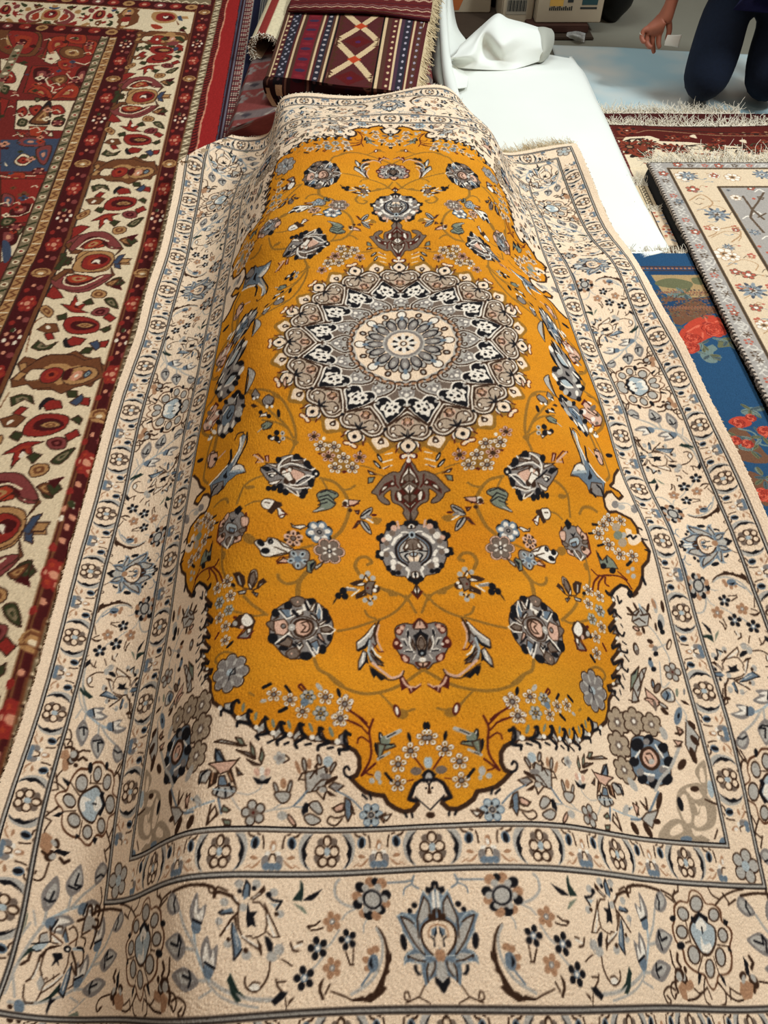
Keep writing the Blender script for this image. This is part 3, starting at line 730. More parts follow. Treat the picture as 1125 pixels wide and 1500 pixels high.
DIG['q'] = unpack('''
p G 0 811 5569 780 5702 877 5694 879 5614
S K 35 768 5594 811 5583 822 5664 779 5729 875 5747
s K 27 875 5760 867 5786
p S 0 1045 5586 1028 5677 1108 5683 1123 5645
S K 32 1039 5559 1074 5555 1056 5640 973 5680 1066 5719 1078 5759
p S 0 1248 5561 1244 5627 1306 5696 1322 5645
S K 32 1229 5533 1263 5529 1245 5601 1203 5644 1292 5708 1277 5752
p S 0 1435 5546 1417 5611 1491 5693 1509 5628
S K 32 1409 5531 1443 5526 1431 5599 1388 5642 1464 5698 1462 5731
p S 0 1600 5511 1592 5605 1657 5645 1675 5592
S K 29 1573 5497 1603 5477 1588 5564 1563 5630 1669 5659 1645 5691
p S 0 1778 5426 1767 5523 1858 5506 1863 5464
S K 31 1742 5420 1773 5405 1781 5468 1743 5544 1871 5519 1881 5559
p S 0 1961 5311 1965 5398 2051 5372 2061 5312
S K 34 1888 5319 1915 5294 1973 5339 1954 5421 2078 5368 2086 5425
e W 0 891 5668 -30 -2 -1 29
e W 0 1137 5645 -27 -2 -1 26
e W 0 1349 5634 -26 -2 -2 26
e W 0 1509 5628 -27 -1 -2 26
e W 0 1677 5579 -25 0 -2 24
e W 0 1876 5477 -27 2 -3 25
e W 0 2108 5349 -29 5 -4 24
e E 0 956 5580 -18 -8 -21 49
e E 0 1154 5554 -15 -7 -19 44
e E 0 1362 5542 -15 -5 -14 43
e E 0 1516 5536 -16 -3 -11 44
e E 0 1694 5470 -17 3 4 46
e E 0 1836 5373 -18 4 3 48
s K 24 985 5740 931 5724
s K 24 1199 5721 1147 5705
s K 23 1396 5727 1358 5706
s K 21 1555 5721 1504 5694
p G 0 2604 3750 2630 3806 2606 3835 2564 3782
S K 29 2516 3704 2522 3753 2590 3747 2677 3664 2789 3585 2886 3597 2934 3676 2889 3729 2874 3683
s K 26 2678 3749 2676 3846 2735 3800
p G 0 2548 3976 2591 4036 2512 4051
S K 29 2472 3979 2475 4024 2586 3945 2588 3991 2650 4037
p G 0 2524 4192 2556 4251 2467 4256
S K 27 2421 4190 2433 4241 2531 4158 2563 4218 2628 4261 2668 4211
p G 0 2544 4401 2595 4445 2493 4450
S K 26 2428 4399 2438 4428 2548 4379 2582 4437 2667 4445 2673 4413
p G 0 2533 4577 2567 4633 2467 4647
S K 25 2420 4563 2443 4610 2565 4552 2569 4623 2632 4666 2651 4634
p G 0 2467 4757 2515 4821 2418 4813
S K 25 2384 4738 2395 4771 2498 4733 2505 4792 2551 4857
p G 0 2378 4907 2427 4960 2344 4951
S K 24 2311 4867 2320 4915 2421 4902 2414 4952 2463 4996
e W 0 2598 3812 28 -5 -7 23
e W 0 2569 4063 31 -6 -6 23
e W 0 2533 4298 30 -5 -4 22
e W 0 2561 4481 29 -4 -3 21
e W 0 2496 4643 29 -4 -3 20
e W 0 2402 4825 26 -3 -2 18
s K 19 2629 4119 2652 4148
s K 18 2615 4327 2669 4350
s K 18 2618 4483 2679 4543
s K 17 2558 4705 2585 4758
s K 17 2493 4883 2506 4932
f w5 89 2210 3762
f w5 84 2371 3809
f w5 80 2149 3959
f L6 85 2316 4011
f L6 75 2160 4144
f w5 78 2298 4214
f w5 76 2186 4351
f w5 77 2167 4537
e K 0 2117 3827 31 -7 -8 27
e R 0 2057 4262 33 -7 -5 24
e K 0 2096 4369 27 -5 -3 19
s K 34 2065 4578 2124 4635
s R 26 2280 4405 2329 4477
p G 0 1825 4374 1888 4413 1921 4467 1997 4532 1919 4559 1847 4555
p W 0 1848 4400 1898 4431 1885 4506 1846 4483
s R 18 1839 4371 1926 4435 2005 4530
s R 18 1821 4468 1876 4558 1996 4542
f R8 236 2048 4965
f w5 79 1532 5248
f w5 77 1371 5296
f L6 81 1197 5253
f w5 83 1025 5241
f w5 86 819 5276
f w5 75 1243 5405
f L6 80 1066 5411
f w5 83 885 5452
e L 0 1227 5312 -41 -3 -2 42
s K 36 1644 5174 1576 5136
s K 31 1421 5155 1376 5213
s R 23 1292 5141 1272 5124 1228 5174
s R 23 1291 5156 1254 5191
e S 0 1092 5140 -18 -19 -34 38
e K 0 893 5181 -19 -7 -14 47
s K 36 1464 5418 1399 5380
e S 0 1631 5315 -35 -7 -5 20
s R 23 774 5358 644 5433 601 5472
s R 20 800 5452 650 5510
f w5 89 20 5614
f w5 88 163 5740
f w5 87 286 5873
f w5 85 293 6059
f w5 87 829 5294
f w5 85 868 5444
e K 0 15 5486 -20 1 2 44
e K 0 172 5601 -18 -5 -12 51
s K 28 411 5958 354 6029
s R 11 199 6037 143 6027
s R 16 128 5809 44 5932
S R 19 784 5351 688 5412 582 5516
S R 15 799 5455 686 5489 581 5584
S R 22 535 5428 573 5550 555 5692 562 5824 644 5979
S R 17 691 5673 684 5631 641 5612 572 5659
s R 21 511 5864 644 5983
s R 15 594 5962 535 5978
e S 0 485 5978 -33 0 0 48
e S 0 543 6030 -30 0 0 29
e S 0 465 6043 -21 0 0 24
e K 0 457 5613 -25 -5 -11 62
s W 12 461 5579 444 5638
e E 0 410 5637 -51 -1 0 51
s S 43 392 5603 264 5535
s K 12 392 5603 306 5553
p E 0 444 5689 325 5670 308 5696 427 5739
s K 15 444 5680 342 5679
e K 0 499 5724 -18 -4 -14 65
p E 0 487 5665 410 5688 452 5790 486 5823
s S 29 486 5823 376 5760
s K 10 469 5815 427 5793
e N 0 116 5945 -56 2 1 42
e A 0 13 5865 -27 -1 -3 59
p K 0 -12 5926 36 5949 70 5989 40 6032 -7 6043
e S 0 -8 6010 -39 2 2 46
P C 0 -5 6084 40 6040 88 6054 129 6110 131 6159 85 6201 2 6262
S K 27 -7 6034 71 6039 128 6085 154 6149 188 6212 125 6231
s K 12 132 6191 -3 6326
S K 13 56 6052 17 6058 -4 6117 -5 6166
s K 11 -10 6039 -5 6166
e K 0 27 6115 -11 1 0 11
e B 0 3 6373 -38 2 1 31
s B 27 -14 6068 5 6157
s K 23 230 6345 216 6377
s K 23 168 6348 161 6380
s K 22 633 6160 591 6200
s K 22 567 6153 550 6200
S K 24 751 6004 802 5981 820 5927 787 5898 766 5925
e R 0 290 5328 -33 -13 -22 67
e W 0 290 5328 -16 -3 -7 44
S S 14 1632 6356 1470 6312 1286 6275 1177 6160 1161 6047
s S 14 1470 6312 1381 6249
S S 12 1803 6170 1691 6184 1599 6138 1572 6086
S A 20 2367 6273 2184 6254 2030 6230
s L 24 1989 6213 1939 6343
S S 13 1854 6209 1789 6288 1741 6328
s S 12 1286 6275 1193 6276
f B5 116 1633 6341
p L 0 2097 5757 2039 5774 1958 5888 2045 5902 2096 5843
s K 16 2090 5758 1969 5892
s K 17 2097 5757 2067 5889
p P 0 2158 5888 1849 5883 1816 5863 1909 5974 2004 5999 2065 5942
p S 0 2262 6039 2251 5947 2133 5944 2101 5969 2152 6066
s K 25 2243 6053 2228 5982 2161 5946
p B 0 2127 6120 2127 5976 2020 5977 2029 6079
s T 19 2085 5981 2089 6074
p B 0 1921 5974 1887 5954 1808 6130 1846 6099
p T 0 1924 5994 1895 5985 1849 6068 1871 6078
p B 0 1855 5930 1753 6014 1820 6028
p L 0 1841 5946 1776 6008 1810 6013
P S 0 2067 6157 2000 6102 1927 6106 1819 6129 1846 6189 1911 6217 1984 6203
s K 23 2014 6171 1997 6122
s K 22 1928 6136 1914 6197
s K 19 1894 6087 1849 6159
s A 13 2060 6127 1827 6159
p L 0 2013 6019 1952 6013 1903 6107 2013 6101
p B 0 2012 6261 1962 6352 2069 6436 2084 6353
p C 0 2013 6290 1993 6340 2050 6404 2058 6355
p E 0 1926 6275 1852 6317 1883 6336 1942 6324
p E 0 1921 6392 1840 6404 1835 6443 1891 6441
s A 20 2327 6170 2187 6244
s K 18 2290 6187 2201 6242
p S 0 2124 5687 2042 5676 1759 5747 1805 5757
s B 17 2124 5687 1917 5730 1759 5752
p G 0 1861 5787 1730 5811 1656 5874 1678 5874
s B 13 1862 5782 1656 5874
p S 0 1746 5874 1607 5924 1673 5926
s B 13 1746 5874 1618 5930
p E 0 1888 5667 1814 5681 1771 5747 1831 5735
p E 0 1728 5715 1676 5779 1657 5863 1706 5822
p E 0 1610 5767 1576 5840 1597 5914 1623 5873
p K 0 1674 6028 1574 6056 1492 6023 1529 6090 1625 6093
e P 0 1635 5987 -26 -10 -16 34
e W 0 1587 5975 -24 -1 -3 37
e P 0 1537 5984 -27 8 10 35
e S 0 1576 6036 -28 -1 -2 26
f S5 63 1429 5855
S B 15 1377 5826 1343 5861 1389 5894
e B 0 1447 6122 -23 -9 -25 55
e S 0 1447 6122 -10 -4 -19 41
e B 0 1323 6106 -25 5 15 69
e S 0 1323 6106 -10 2 11 49
e T 0 1382 6078 -29 -1 -3 46
P S 0 1460 6172 1378 6149 1314 6166 1331 6227 1392 6249
e B 0 1290 6394 -21 -15 -44 55
e P 0 1290 6394 -10 -7 -32 39
e S 0 1374 6357 -47 -2 -3 39
p S 0 1188 5969 1116 5957 1007 5907 964 6055 1081 6129 1170 6149
e T 0 1257 5930 -18 -8 -26 60
e T 0 1151 5893 -20 -1 -2 52
e B 0 1198 5904 -27 -5 -14 68
e S 0 1198 5904 -11 -2 -10 51
s B 16 1178 5977 1214 5979 1247 6042
s B 14 1184 6038 1238 6033
s B 16 1140 6019 1097 5956 1078 5981
e B 0 1060 5852 -27 -7 -15 56
e S 0 1060 5852 -11 -3 -10 38
e A 0 976 5861 -45 13 17 51
s B 18 1099 5921 1082 5893 1078 5981
s B 16 1007 5907 978 5932 986 5977
e B 0 927 5908 -22 11 31 55
e S 0 927 5908 -8 4 22 39
s B 17 948 5976 895 5884
e B 0 937 6028 -12 18 63 37
s B 16 1083 6085 1030 6031 984 6021
e G 0 994 5995 -56 -2 -1 26
p B 0 973 6055 928 6036 900 6009 891 6018 964 6064
p G 0 963 6090 909 6045 814 6078 887 6132
s S 9 926 6089 833 6069
p B 0 980 6117 943 6133 877 6175 923 6176 960 6168
s B 18 1081 6129 1005 6204 989 6134
s B 16 1064 6102 991 6091 970 6142
e S 0 1017 6118 -37 -1 -1 26
S L 16 1278 6273 1195 6176 1162 6132
s B 12 1083 6085 1125 6139
p K 0 1199 6278 1175 6235 1139 6242 1144 6318 1178 6336 1186 6361 1206 6320
P S 0 1130 6241 1059 6222 1010 6298 1045 6333 1119 6284
P S 0 1177 6361 1117 6334 1025 6383 1077 6426 1139 6419
p K 0 1109 6300 1018 6345 1063 6333
s S 10 1278 6277 1199 6286
P P 0 901 6271 819 6236 799 6280 845 6314 891 6305
s B 16 920 6276 882 6314 818 6297 801 6227
P C 0 962 6391 899 6357 843 6374 888 6425 942 6425
S B 16 803 6349 880 6366 936 6353 966 6391 933 6425 879 6429 825 6374
p L 0 802 6184 754 6210 716 6298 769 6401 798 6332
p E 0 744 6262 706 6333 743 6315
S L 16 887 6123 793 6166 717 6219 641 6290
f L6b 113 548 6345
p T 0 475 6365 410 6332 429 6420
p W 0 456 6366 355 6343 402 6404
f B6 173 2397 5247
f B6 164 2635 5218
f B6 140 2864 5243
f B6 174 2356 5511
f B6 157 2355 5777
P L 0 2562 5417 2798 5389 2965 5470 2987 5650 2905 5861 2700 5919 2557 5881 2481 5740
e K 0 2616 5481 88 -4 -20 75
e K 0 2781 5415 66 -2 -15 58
e K 0 2937 5503 67 -1 -17 60
e K 0 2969 5651 67 -1 -18 59
e K 0 2884 5838 75 -3 -20 64
e K 0 2708 5895 65 -4 -18 55
e K 0 2575 5855 68 -5 -18 56
e K 0 2523 5671 70 -5 -17 57
e G 0 2745 5441 43 -1 -10 37
e G 0 2876 5587 49 -1 -13 43
e G 0 2870 5735 52 -2 -14 46
e G 0 2687 5840 50 -3 -13 43
e G 0 2569 5783 52 -4 -14 43
s W 23 2638 5547 2558 5618
s W 22 2852 5472 2909 5603
s W 26 2736 5805 2624 5795
s W 21 2879 5702 2949 5716
P B 0 2780 5491 2862 5571 2847 5687 2732 5757 2629 5713 2609 5615 2663 5529
P P 0 2772 5521 2834 5589 2823 5671 2737 5727 2657 5687 2643 5613 2688 5544
S B 18 2708 5577 2766 5574 2780 5656 2718 5675 2688 5611
e S 0 2752 5657 38 -2 -10 33
e S 0 2993 5335 37 -17 25 67
e S 0 2422 5924 41 -22 42 69
S L 23 2737 5980 2550 6194 2398 6282 2268 6295
S S 36 3146 5484 2968 5716 2821 5833 2704 5966
p S 0 3309 5179 3417 5382 3264 5646 3225 5467
e L 0 3224 5145 46 8 -48 102
e B 0 3364 5248 28 -18 29 47
e B 0 3351 5416 31 -20 36 55
e B 0 3284 5581 34 -10 11 90
e B 0 3116 5680 33 19 -54 57
s B 18 3131 5342 3227 5333 3180 5367
s B 18 3091 5485 3165 5484 3161 5434
p P 0 3172 5266 3237 5300 3171 5334
p P 0 3091 5418 3198 5434 3128 5484
s B 23 2408 6115 2394 6238
s B 22 2549 6056 2535 6180
e B 0 2716 6075 33 3 -51 94
p P 0 2354 6120 2423 6159 2367 6255
p P 0 2466 6094 2526 6150 2515 6181
p S 0 2504 6213 2675 6169 2531 6359 2419 6280
e B 0 2287 6381 39 -17 29 59
e B 0 2464 6379 37 -16 34 72
e B 0 2616 6286 44 10 -21 27
e S 0 2225 6211 42 0 -40 63
s B 20 2060 6261 2081 6431
P X 0 3011 5936 3254 5867 3330 5987 3411 6104 3340 6283 3149 6350 2974 6300 2916 6124
P X 0 2581 6441 2752 6284 2916 6244 3072 6353 3241 6432 3038 6470 2807 6469
P X 0 3254 5741 3400 5627 3395 5769 3330 5987 3277 5850
P C 0 3086 5933 3202 5914 3269 6004 3165 6038 3123 5994
P C 0 2977 6045 3067 5996 3068 6237 2983 6270 2949 6138
P C 0 3115 6205 3177 6187 3218 6111 3275 6109 3255 6243 3162 6306 3089 6294
P C 0 2766 6356 2902 6289 2918 6362 2767 6414
P C 0 3042 6326 3141 6379 3059 6397
P C 0 3310 5740 3357 5707 3353 5848 3296 5850
p C 0 3156 6069 3199 6112 3250 6065 3162 6173
e K 0 2972 6091 35 -9 2 73
e B 0 3197 5930 56 -2 -9 31
e A 0 3396 5924 40 -6 -7 90
s B 21 3298 6033 3419 6074
e L 0 2944 6432 78 -4 -9 29
e L 0 3404 6440 47 -2 -12 43
s B 17 3304 6415 3367 6326
S S 20 2967 3971 3154 4131 3240 4305 3290 4428 3286 4518
S S 21 3240 4305 3070 4371
s S 18 3240 4305 3385 4243
S S 17 3223 4750 3110 4805 3144 4507
S S 16 3243 4957 3325 5125 3301 5208
p S 0 2885 3927 3052 3831 3145 3914 3080 4066 2932 4102 2829 4045
e B 0 2841 3915 23 -15 47 50
e B 0 2944 3844 19 -10 26 54
e B 0 3142 3841 22 1 -33 68
e A 0 3023 3853 20 -7 11 61
s B 22 2780 3962 2923 3958 2988 3894
s B 22 2996 3948 3145 3914 3153 3968
s B 20 2853 4041 2962 3990 3043 4034
s B 20 3044 3943 3018 3872
e B 0 2878 4128 56 19 -26 28
e P 0 2878 4128 34 11 -13 14
e T 0 2911 4185 57 -7 -7 29
e B 0 2994 4130 24 -8 5 51
e S 0 3263 3813 33 -6 -5 90
e T 0 3250 3777 28 -9 12 68
e B 0 3376 3807 27 -5 -4 79
e S 0 3304 3993 55 -10 -6 90
e K 0 3277 4049 37 -10 4 70
e K 0 3288 4130 40 -2 -9 33
e B 0 3204 4072 19 -4 -3 54
e B 0 2817 4381 47 -15 12 75
e S 0 2824 4389 28 -9 9 55
e N 0 2833 4413 32 -4 -5 25
e B 0 3063 4265 42 17 -22 24
e T 0 3072 4318 45 -4 -6 25
e K 0 3114 4412 40 -3 -8 32
e G 0 3119 4349 40 -3 -9 36
e B 0 3342 4281 35 7 -42 72
e C 0 3346 4285 19 4 -30 50
f B5 120 3293 4625
e L 0 3010 4534 35 -12 12 54
e K 0 3037 4601 38 -2 -7 32
e K 0 3011 4482 26 -2 -5 21
p E 0 2687 4697 2826 4584 2750 4774 2648 4880
p K 0 2685 4714 2787 4621 2756 4674
p S 0 2702 4811 2864 4614 2933 4592 2835 4768 2733 4988 2648 5010
s B 17 2864 4614 2880 4698 2824 4768
s B 17 2696 4844 2753 4987 2689 5007 2611 4980
s B 17 2811 4669 2808 4803 2754 4872
p P 0 2864 4833 2951 4895 3045 4993 2953 5062 2874 4982
e B 0 2987 4776 29 -6 -1 60
e L 0 2987 4779 12 -2 0 40
e B 0 3036 4825 39 16 -48 63
e N 0 3036 4825 23 9 -34 44
e B 0 2897 4964 75 9 -10 23
e P 0 2896 4968 49 6 -5 12
e B 0 3065 5027 59 43 -20 20
e S 0 3065 5027 39 28 -10 10
e B 0 3067 5094 41 38 -21 18
e N 0 2960 5029 24 -4 -2 65
P S 0 3070 4892 3185 4820 3243 4888 3220 4974 3125 4975
e L 0 3143 4907 57 -1 -13 51
s K 17 3146 4855 3162 4906 3130 4958
s W 16 3214 4854 3206 4957
p B 0 3299 4956 3369 4973 3409 5024 3340 5007
e E 0 3286 4870 19 0 -14 52
e L 0 3226 5151 34 6 -31 65
e K 0 3232 5142 14 2 -15 33
e G 0 3383 4860 15 0 -12 42
e B 0 3363 5241 40 14 -13 19
p P 0 3169 5291 3241 5323 3187 5356
s B 16 3135 5348 3187 5356 3241 5323
e S 0 2989 5357 33 -13 14 58
P G 0 2410 164 2624 -16 2913 -104 3098 -54 3178 125 2992 428 2776 515 2578 463 2490 353
e K 0 2498 96 87 -50 -13 65
e K 0 2647 0 74 -43 -12 54
e K 0 2898 -54 105 -57 -24 83
e K 0 3013 -96 89 -46 -23 75
e K 0 3094 33 75 -33 -22 69
e K 0 3153 135 75 -29 -23 72
e K 0 2992 428 68 -29 -21 62
e K 0 2751 447 75 -39 -22 65
e K 0 2593 414 82 -46 -22 69
e K 0 2541 344 69 -39 -16 57
e S 0 2629 79 90 -52 -15 67
e S 0 3025 24 73 -35 -20 64
e S 0 2680 446 82 -44 -24 70
P A 0 2598 214 2774 115 2932 173 2825 288 2672 311
S K 52 2564 253 2745 132 2910 164
S W 34 2598 312 2746 310 2917 221
e W 0 2462 271 41 -41 58 48
e W 0 3090 119 73 -20 -22 47
e W 0 2984 311 44 -26 -8 64
P S 0 2166 451 2309 316 2282 511 2328 739 2259 693 2175 570
s K 30 2299 361 2321 530 2346 750
P P 0 2797 -365 3006 -547 3288 -737 3365 -631 3343 -504 3164 -395 2935 -348
e W 0 2891 -384 88 -57 -21 64
e N 0 3128 -579 79 -46 -26 70
e W 0 3215 -536 65 -33 -23 63
e N 0 3282 -523 54 -25 -20 56
s R 34 2843 -416 2774 -288 2987 -337
s R 30 3174 -422 3271 -425 3378 -541
e W 0 3210 -249 100 -7 -32 53
P P 0 2923 681 3101 563 3294 540 3387 674 3303 824 3139 878 2986 809
e W 0 3016 677 63 -27 -22 58
e N 0 3175 595 60 -19 -19 58
e W 0 3187 746 55 -18 -18 52
e N 0 3324 630 41 -9 -13 41
e N 0 3250 801 40 -11 -13 38
s R 30 2923 681 2949 788 3130 786
s R 25 3113 831 3181 881 3324 819
e W 0 3187 432 84 -12 -20 43
e W 0 3036 1018 48 -10 -57 76
e W 0 3126 1081 57 5 -37 43
P G 0 1907 -558 2122 -653 2283 -598 2512 -605 2648 -554 2553 -326 2308 -160 2118 -157 1976 -266 1889 -429
e K 0 1943 -531 64 -26 -9 60
e K 0 1908 -416 47 -18 -5 46
e K 0 2224 -667 65 -40 -13 50
e K 0 2258 -603 72 -45 -13 53
e K 0 2569 -498 104 -74 -19 66
e K 0 2600 -397 90 -61 -15 58
e K 0 2337 -186 69 -40 -7 49
e K 0 2141 -168 59 -29 -4 47
e K 0 1999 -295 49 -21 -4 44
e W 0 1978 -484 27 -30 62 50
e W 0 2181 -601 65 -37 -11 52
e W 0 2408 -554 97 -67 -17 64
e W 0 2519 -424 88 -60 -14 57
e W 0 2220 -246 30 -33 66 29
P A 0 2107 -461 2255 -479 2207 -335 2107 -286
s K 26 2129 -452 2219 -420
s R 47 2343 -855 2640 -974 2776 -994
P P 0 2446 -957 2708 -1107 2850 -1081 2583 -857
e P 0 2684 -1061 92 -80 -36 70
e K 0 3248 -1260 77 -21 -28 50
e K 0 3294 1383 77 -12 -25 45
P P 0 1666 663 1705 774 1655 829
P G 0 1350 4031 1225 4046 1099 4119 1003 4264 969 4418 997 4600 1085 4726 1230 4809 1361 4835 1459 4802 1541 4701 1618 4596 1640 4401 1617 4233 1512 4114
e K 0 1456 4133 -47 -1 -2 59
e K 0 1586 4233 -47 0 -3 59
e K 0 1596 4577 -58 0 -5 72
e K 0 1474 4701 -52 -1 -3 37
e K 0 1242 4792 -66 -5 -3 54
e K 0 1078 4698 -45 -4 -2 63
e K 0 1006 4544 -31 -2 -1 47
e K 0 1042 4305 -47 -2 -1 59
e K 0 1066 4217 -47 -2 -1 69
e K 0 1209 4065 -55 -2 -1 49
P N 0 1435 4044 1350 4002 1280 4038 1286 4107 1379 4140
P N 0 1447 4765 1377 4698 1308 4723 1319 4806 1398 4836
P N 0 1681 4380 1612 4342 1568 4422 1595 4480
e P 0 1357 4080 -11 0 0 14
e P 0 1387 4772 -10 0 -1 13
p L 0 1533 4174 1432 4182 1405 4270 1465 4312 1531 4223
s K 21 1541 4184 1466 4302 1382 4270
s W 19 1548 4204 1465 4312 1375 4260
s W 19 1424 4182 1422 4241
p P 0 1596 4342 1488 4312 1447 4381 1442 4479 1484 4539 1569 4520 1598 4431
e B 0 1495 4411 -31 0 -2 39
e G 0 1495 4411 -18 0 -1 24
s B 18 1605 4323 1552 4283
p W 0 1362 4190 1300 4177 1299 4247 1344 4259
s W 30 1294 4117 1277 4176 1354 4209
s K 35 1271 4077 1239 4175
s K 39 1400 4201 1344 4278
s W 18 1256 4067 1223 4154
p W 0 1230 4194 1178 4073 1162 4102 1192 4202
p L 0 1153 4151 1107 4129 1090 4248 1127 4328 1160 4251
s W 16 1152 4230 1130 4101 1098 4198 1097 4297
p W 0 1221 4253 1191 4232 1143 4309 1158 4330
s K 18 1154 4102 1160 4211
s K 16 1214 4223 1151 4290
p W 0 1134 4368 1057 4315 1041 4324 1110 4396
p N 0 1102 4415 1040 4393 969 4427 1023 4469 1093 4473
s B 19 1106 4425 1064 4394 1009 4401 969 4432 1008 4473 1070 4476 1101 4454
s W 14 1110 4406 1025 4377 946 4436 1000 4491 1092 4492
p P 0 1138 4505 1108 4493 1059 4595 1089 4606
s K 20 1137 4543 1042 4631
p L 0 1209 4633 1135 4581 1102 4682 1129 4757 1177 4678
s W 19 1241 4587 1182 4546
s W 25 1239 4625 1157 4786
s K 22 1233 4597 1175 4715
s W 17 1176 4687 1129 4757 1117 4674
p W 0 1357 4650 1300 4600 1274 4665 1315 4742
s K 19 1359 4622 1311 4667 1298 4629
s K 34 1410 4633 1356 4669
p N 0 1530 4654 1469 4538 1389 4604 1407 4690
s W 22 1561 4635 1476 4548 1425 4498
s W 17 1432 4518 1362 4564
s K 17 1552 4654 1473 4596 1446 4538 1368 4584
P G 0 1403 4320 1282 4276 1142 4349 1154 4486 1241 4568 1362 4564 1420 4459
P B 0 1394 4360 1312 4297 1204 4322 1171 4409 1198 4508 1272 4560 1348 4545 1389 4478
P P 0 1371 4369 1304 4322 1219 4343 1190 4410 1214 4490 1273 4536 1341 4515 1367 4457
S B 19 1310 4366 1250 4344 1217 4412 1245 4482 1305 4484
S B 16 1294 4386 1263 4414 1291 4464
e S 0 1406 4424 -38 -1 -2 49
e W 0 1406 4424 -12 0 -1 16
e W 0 1148 4428 -15 -1 -1 19
P G 0 1764 2423 1864 2290 1920 2183 1816 2117 1680 2118 1649 2023 1499 1989 1346 2042 1235 2155 1169 2253 1183 2406 1254 2538 1345 2621 1489 2607 1624 2534
P P 0 1628 2258 1517 2219 1412 2244 1306 2304 1322 2369 1396 2426 1518 2405
e K 0 1677 2063 -45 3 -8 56
e K 0 1431 2030 -53 -1 -6 67
e K 0 1385 2070 -42 -1 -5 53
e K 0 1287 2133 -46 -3 -4 59
e K 0 1254 2183 -35 -3 -3 45
e K 0 1168 2285 -51 -6 -3 66
e W 0 1163 2288 -18 -2 -1 23
e K 0 1221 2410 -44 -5 -3 56
e K 0 1219 2460 -38 -4 -2 49
e K 0 1290 2579 -43 -5 -3 54
e K 0 1316 2642 -42 -5 -2 54
e K 0 1518 2608 -42 -2 -5 54
e K 0 1589 2585 -39 -1 -5 50
e K 0 1673 2546 -41 1 -6 51
e K 0 1746 2542 -36 2 -6 44
e K 0 1596 2521 -46 0 -6 58
p K 0 1938 2152 1808 2160 1751 2235 1814 2256
p N 0 1636 2121 1517 2030 1509 2098 1610 2149
S W 25 1644 2257 1661 2174 1610 2067 1498 2003
S W 21 1637 2189 1537 2138 1420 2151 1250 2234 1182 2203
S K 16 1480 2179 1354 2202 1230 2246
s W 21 1489 2084 1332 2082 1313 2055
p N 0 1508 2111 1343 2082 1339 2135 1443 2125
p G 0 1480 2179 1333 2214 1229 2259 1351 2241
S W 20 1186 2331 1285 2328 1359 2398 1471 2481
S K 18 1224 2348 1321 2382 1394 2464
S W 20 1205 2333 1280 2416 1372 2487 1470 2493
p N 0 1448 2517 1256 2489 1312 2532 1407 2540
S W 18 1550 2483 1407 2540 1255 2514 1216 2522
p N 0 1494 2545 1394 2601 1383 2624 1441 2604
S W 17 1514 2546 1362 2659 1385 2588
e B 0 1593 2245 -38 1 -6 49
e B 0 1496 2219 -37 0 -5 48
e B 0 1525 2431 -40 -1 -5 51
e B 0 1446 2428 -39 -2 -4 51
e W 0 1504 2246 -27 0 -4 35
e W 0 1572 2286 -29 0 -4 37
p W 0 1630 2325 1501 2273 1438 2402 1494 2443 1541 2379
p W 0 1866 2095 1698 2144 1679 2200 1813 2131
p W 0 1809 2284 1680 2268 1662 2323 1779 2328
p W 0 1760 2450 1589 2405 1651 2482 1722 2492
s K 24 1744 2209 1619 2325 1574 2353
e K 0 1735 2332 -43 3 -5 35
e W 0 1724 2333 -26 2 -3 22
s R 20 2103 1899 2010 1910 1901 2033
s R 20 2018 2064 1983 1987
s P 28 2075 1907 1908 2060
p R 0 1902 1962 1830 1961 1809 2090 1871 2066
s P 21 1862 1984 1835 2072
s P 19 1994 2055 1893 2077
f A6 160 1112 3140
f N8 175 1000 3384
f w5r 108 1405 3253
p W 0 1434 3052 1395 3084 1290 3062 1251 3081 1328 3123 1414 3108
s B 15 1424 3097 1318 3128
P W 0 1856 3313 1795 3272 1722 3307 1684 3252 1575 3284 1403 3396 1460 3454 1650 3498 1759 3481 1791 3404
e K 0 1778 3322 -45 29 17 32
e K 0 1663 3302 -35 0 -1 39
e K 0 1720 3422 -55 0 -1 39
e G 0 1658 3307 -12 0 0 13
s B 18 1585 3273 1517 3359 1432 3392
s B 16 1613 3373 1545 3403 1479 3433
s B 16 1660 3498 1545 3458 1460 3443
p R 0 1602 3535 1582 3600 1554 3566
p P 0 1573 3567 1516 3511 1441 3540 1479 3574
s R 14 1592 3556 1545 3501 1451 3497
s R 14 1573 3583 1460 3563
P G 0 1450 3464 1403 3407 1253 3396 1226 3493 1274 3607 1349 3655 1404 3614
f A5 127 1353 3519
p E 0 1255 3539 1180 3512 1152 3554 1210 3691 1256 3672
p K 0 1227 3581 1152 3521 1171 3566 1200 3613 1201 3668 1219 3658
p S 0 1172 3600 1066 3525 1106 3595 1163 3643
P G 0 -16 2910 96 2931 188 2957 270 2934 326 3066 381 3171 395 3287 378 3438 340 3563 252 3688 123 3717 15 3759
e K 0 -11 2897 -45 4 2 59
e K 0 55 2913 -34 2 2 44
e K 0 218 2919 -41 -1 2 51
e K 0 266 2953 -41 -2 2 52
e K 0 277 2992 -31 -1 1 39
e K 0 396 3147 -42 -3 1 51
e K 0 364 3106 -29 -2 1 36
e K 0 372 3196 -29 -2 1 36
e K 0 417 3364 -37 -1 1 45
e K 0 429 3415 -31 -1 1 38
e K 0 383 3438 -29 -1 1 35
e K 0 305 3588 -37 0 1 45
e K 0 256 3657 -34 1 1 42
e K 0 196 3658 -30 1 1 37
e K 0 1 3784 -47 3 2 57
e K 0 64 3756 -34 2 1 41
e P 0 210 2983 -39 -1 2 49
s P 30 165 2879 148 2982
e W 0 282 3128 -43 -1 2 54
e P 0 345 3169 -31 -1 1 39
s W 40 194 3139 238 3230
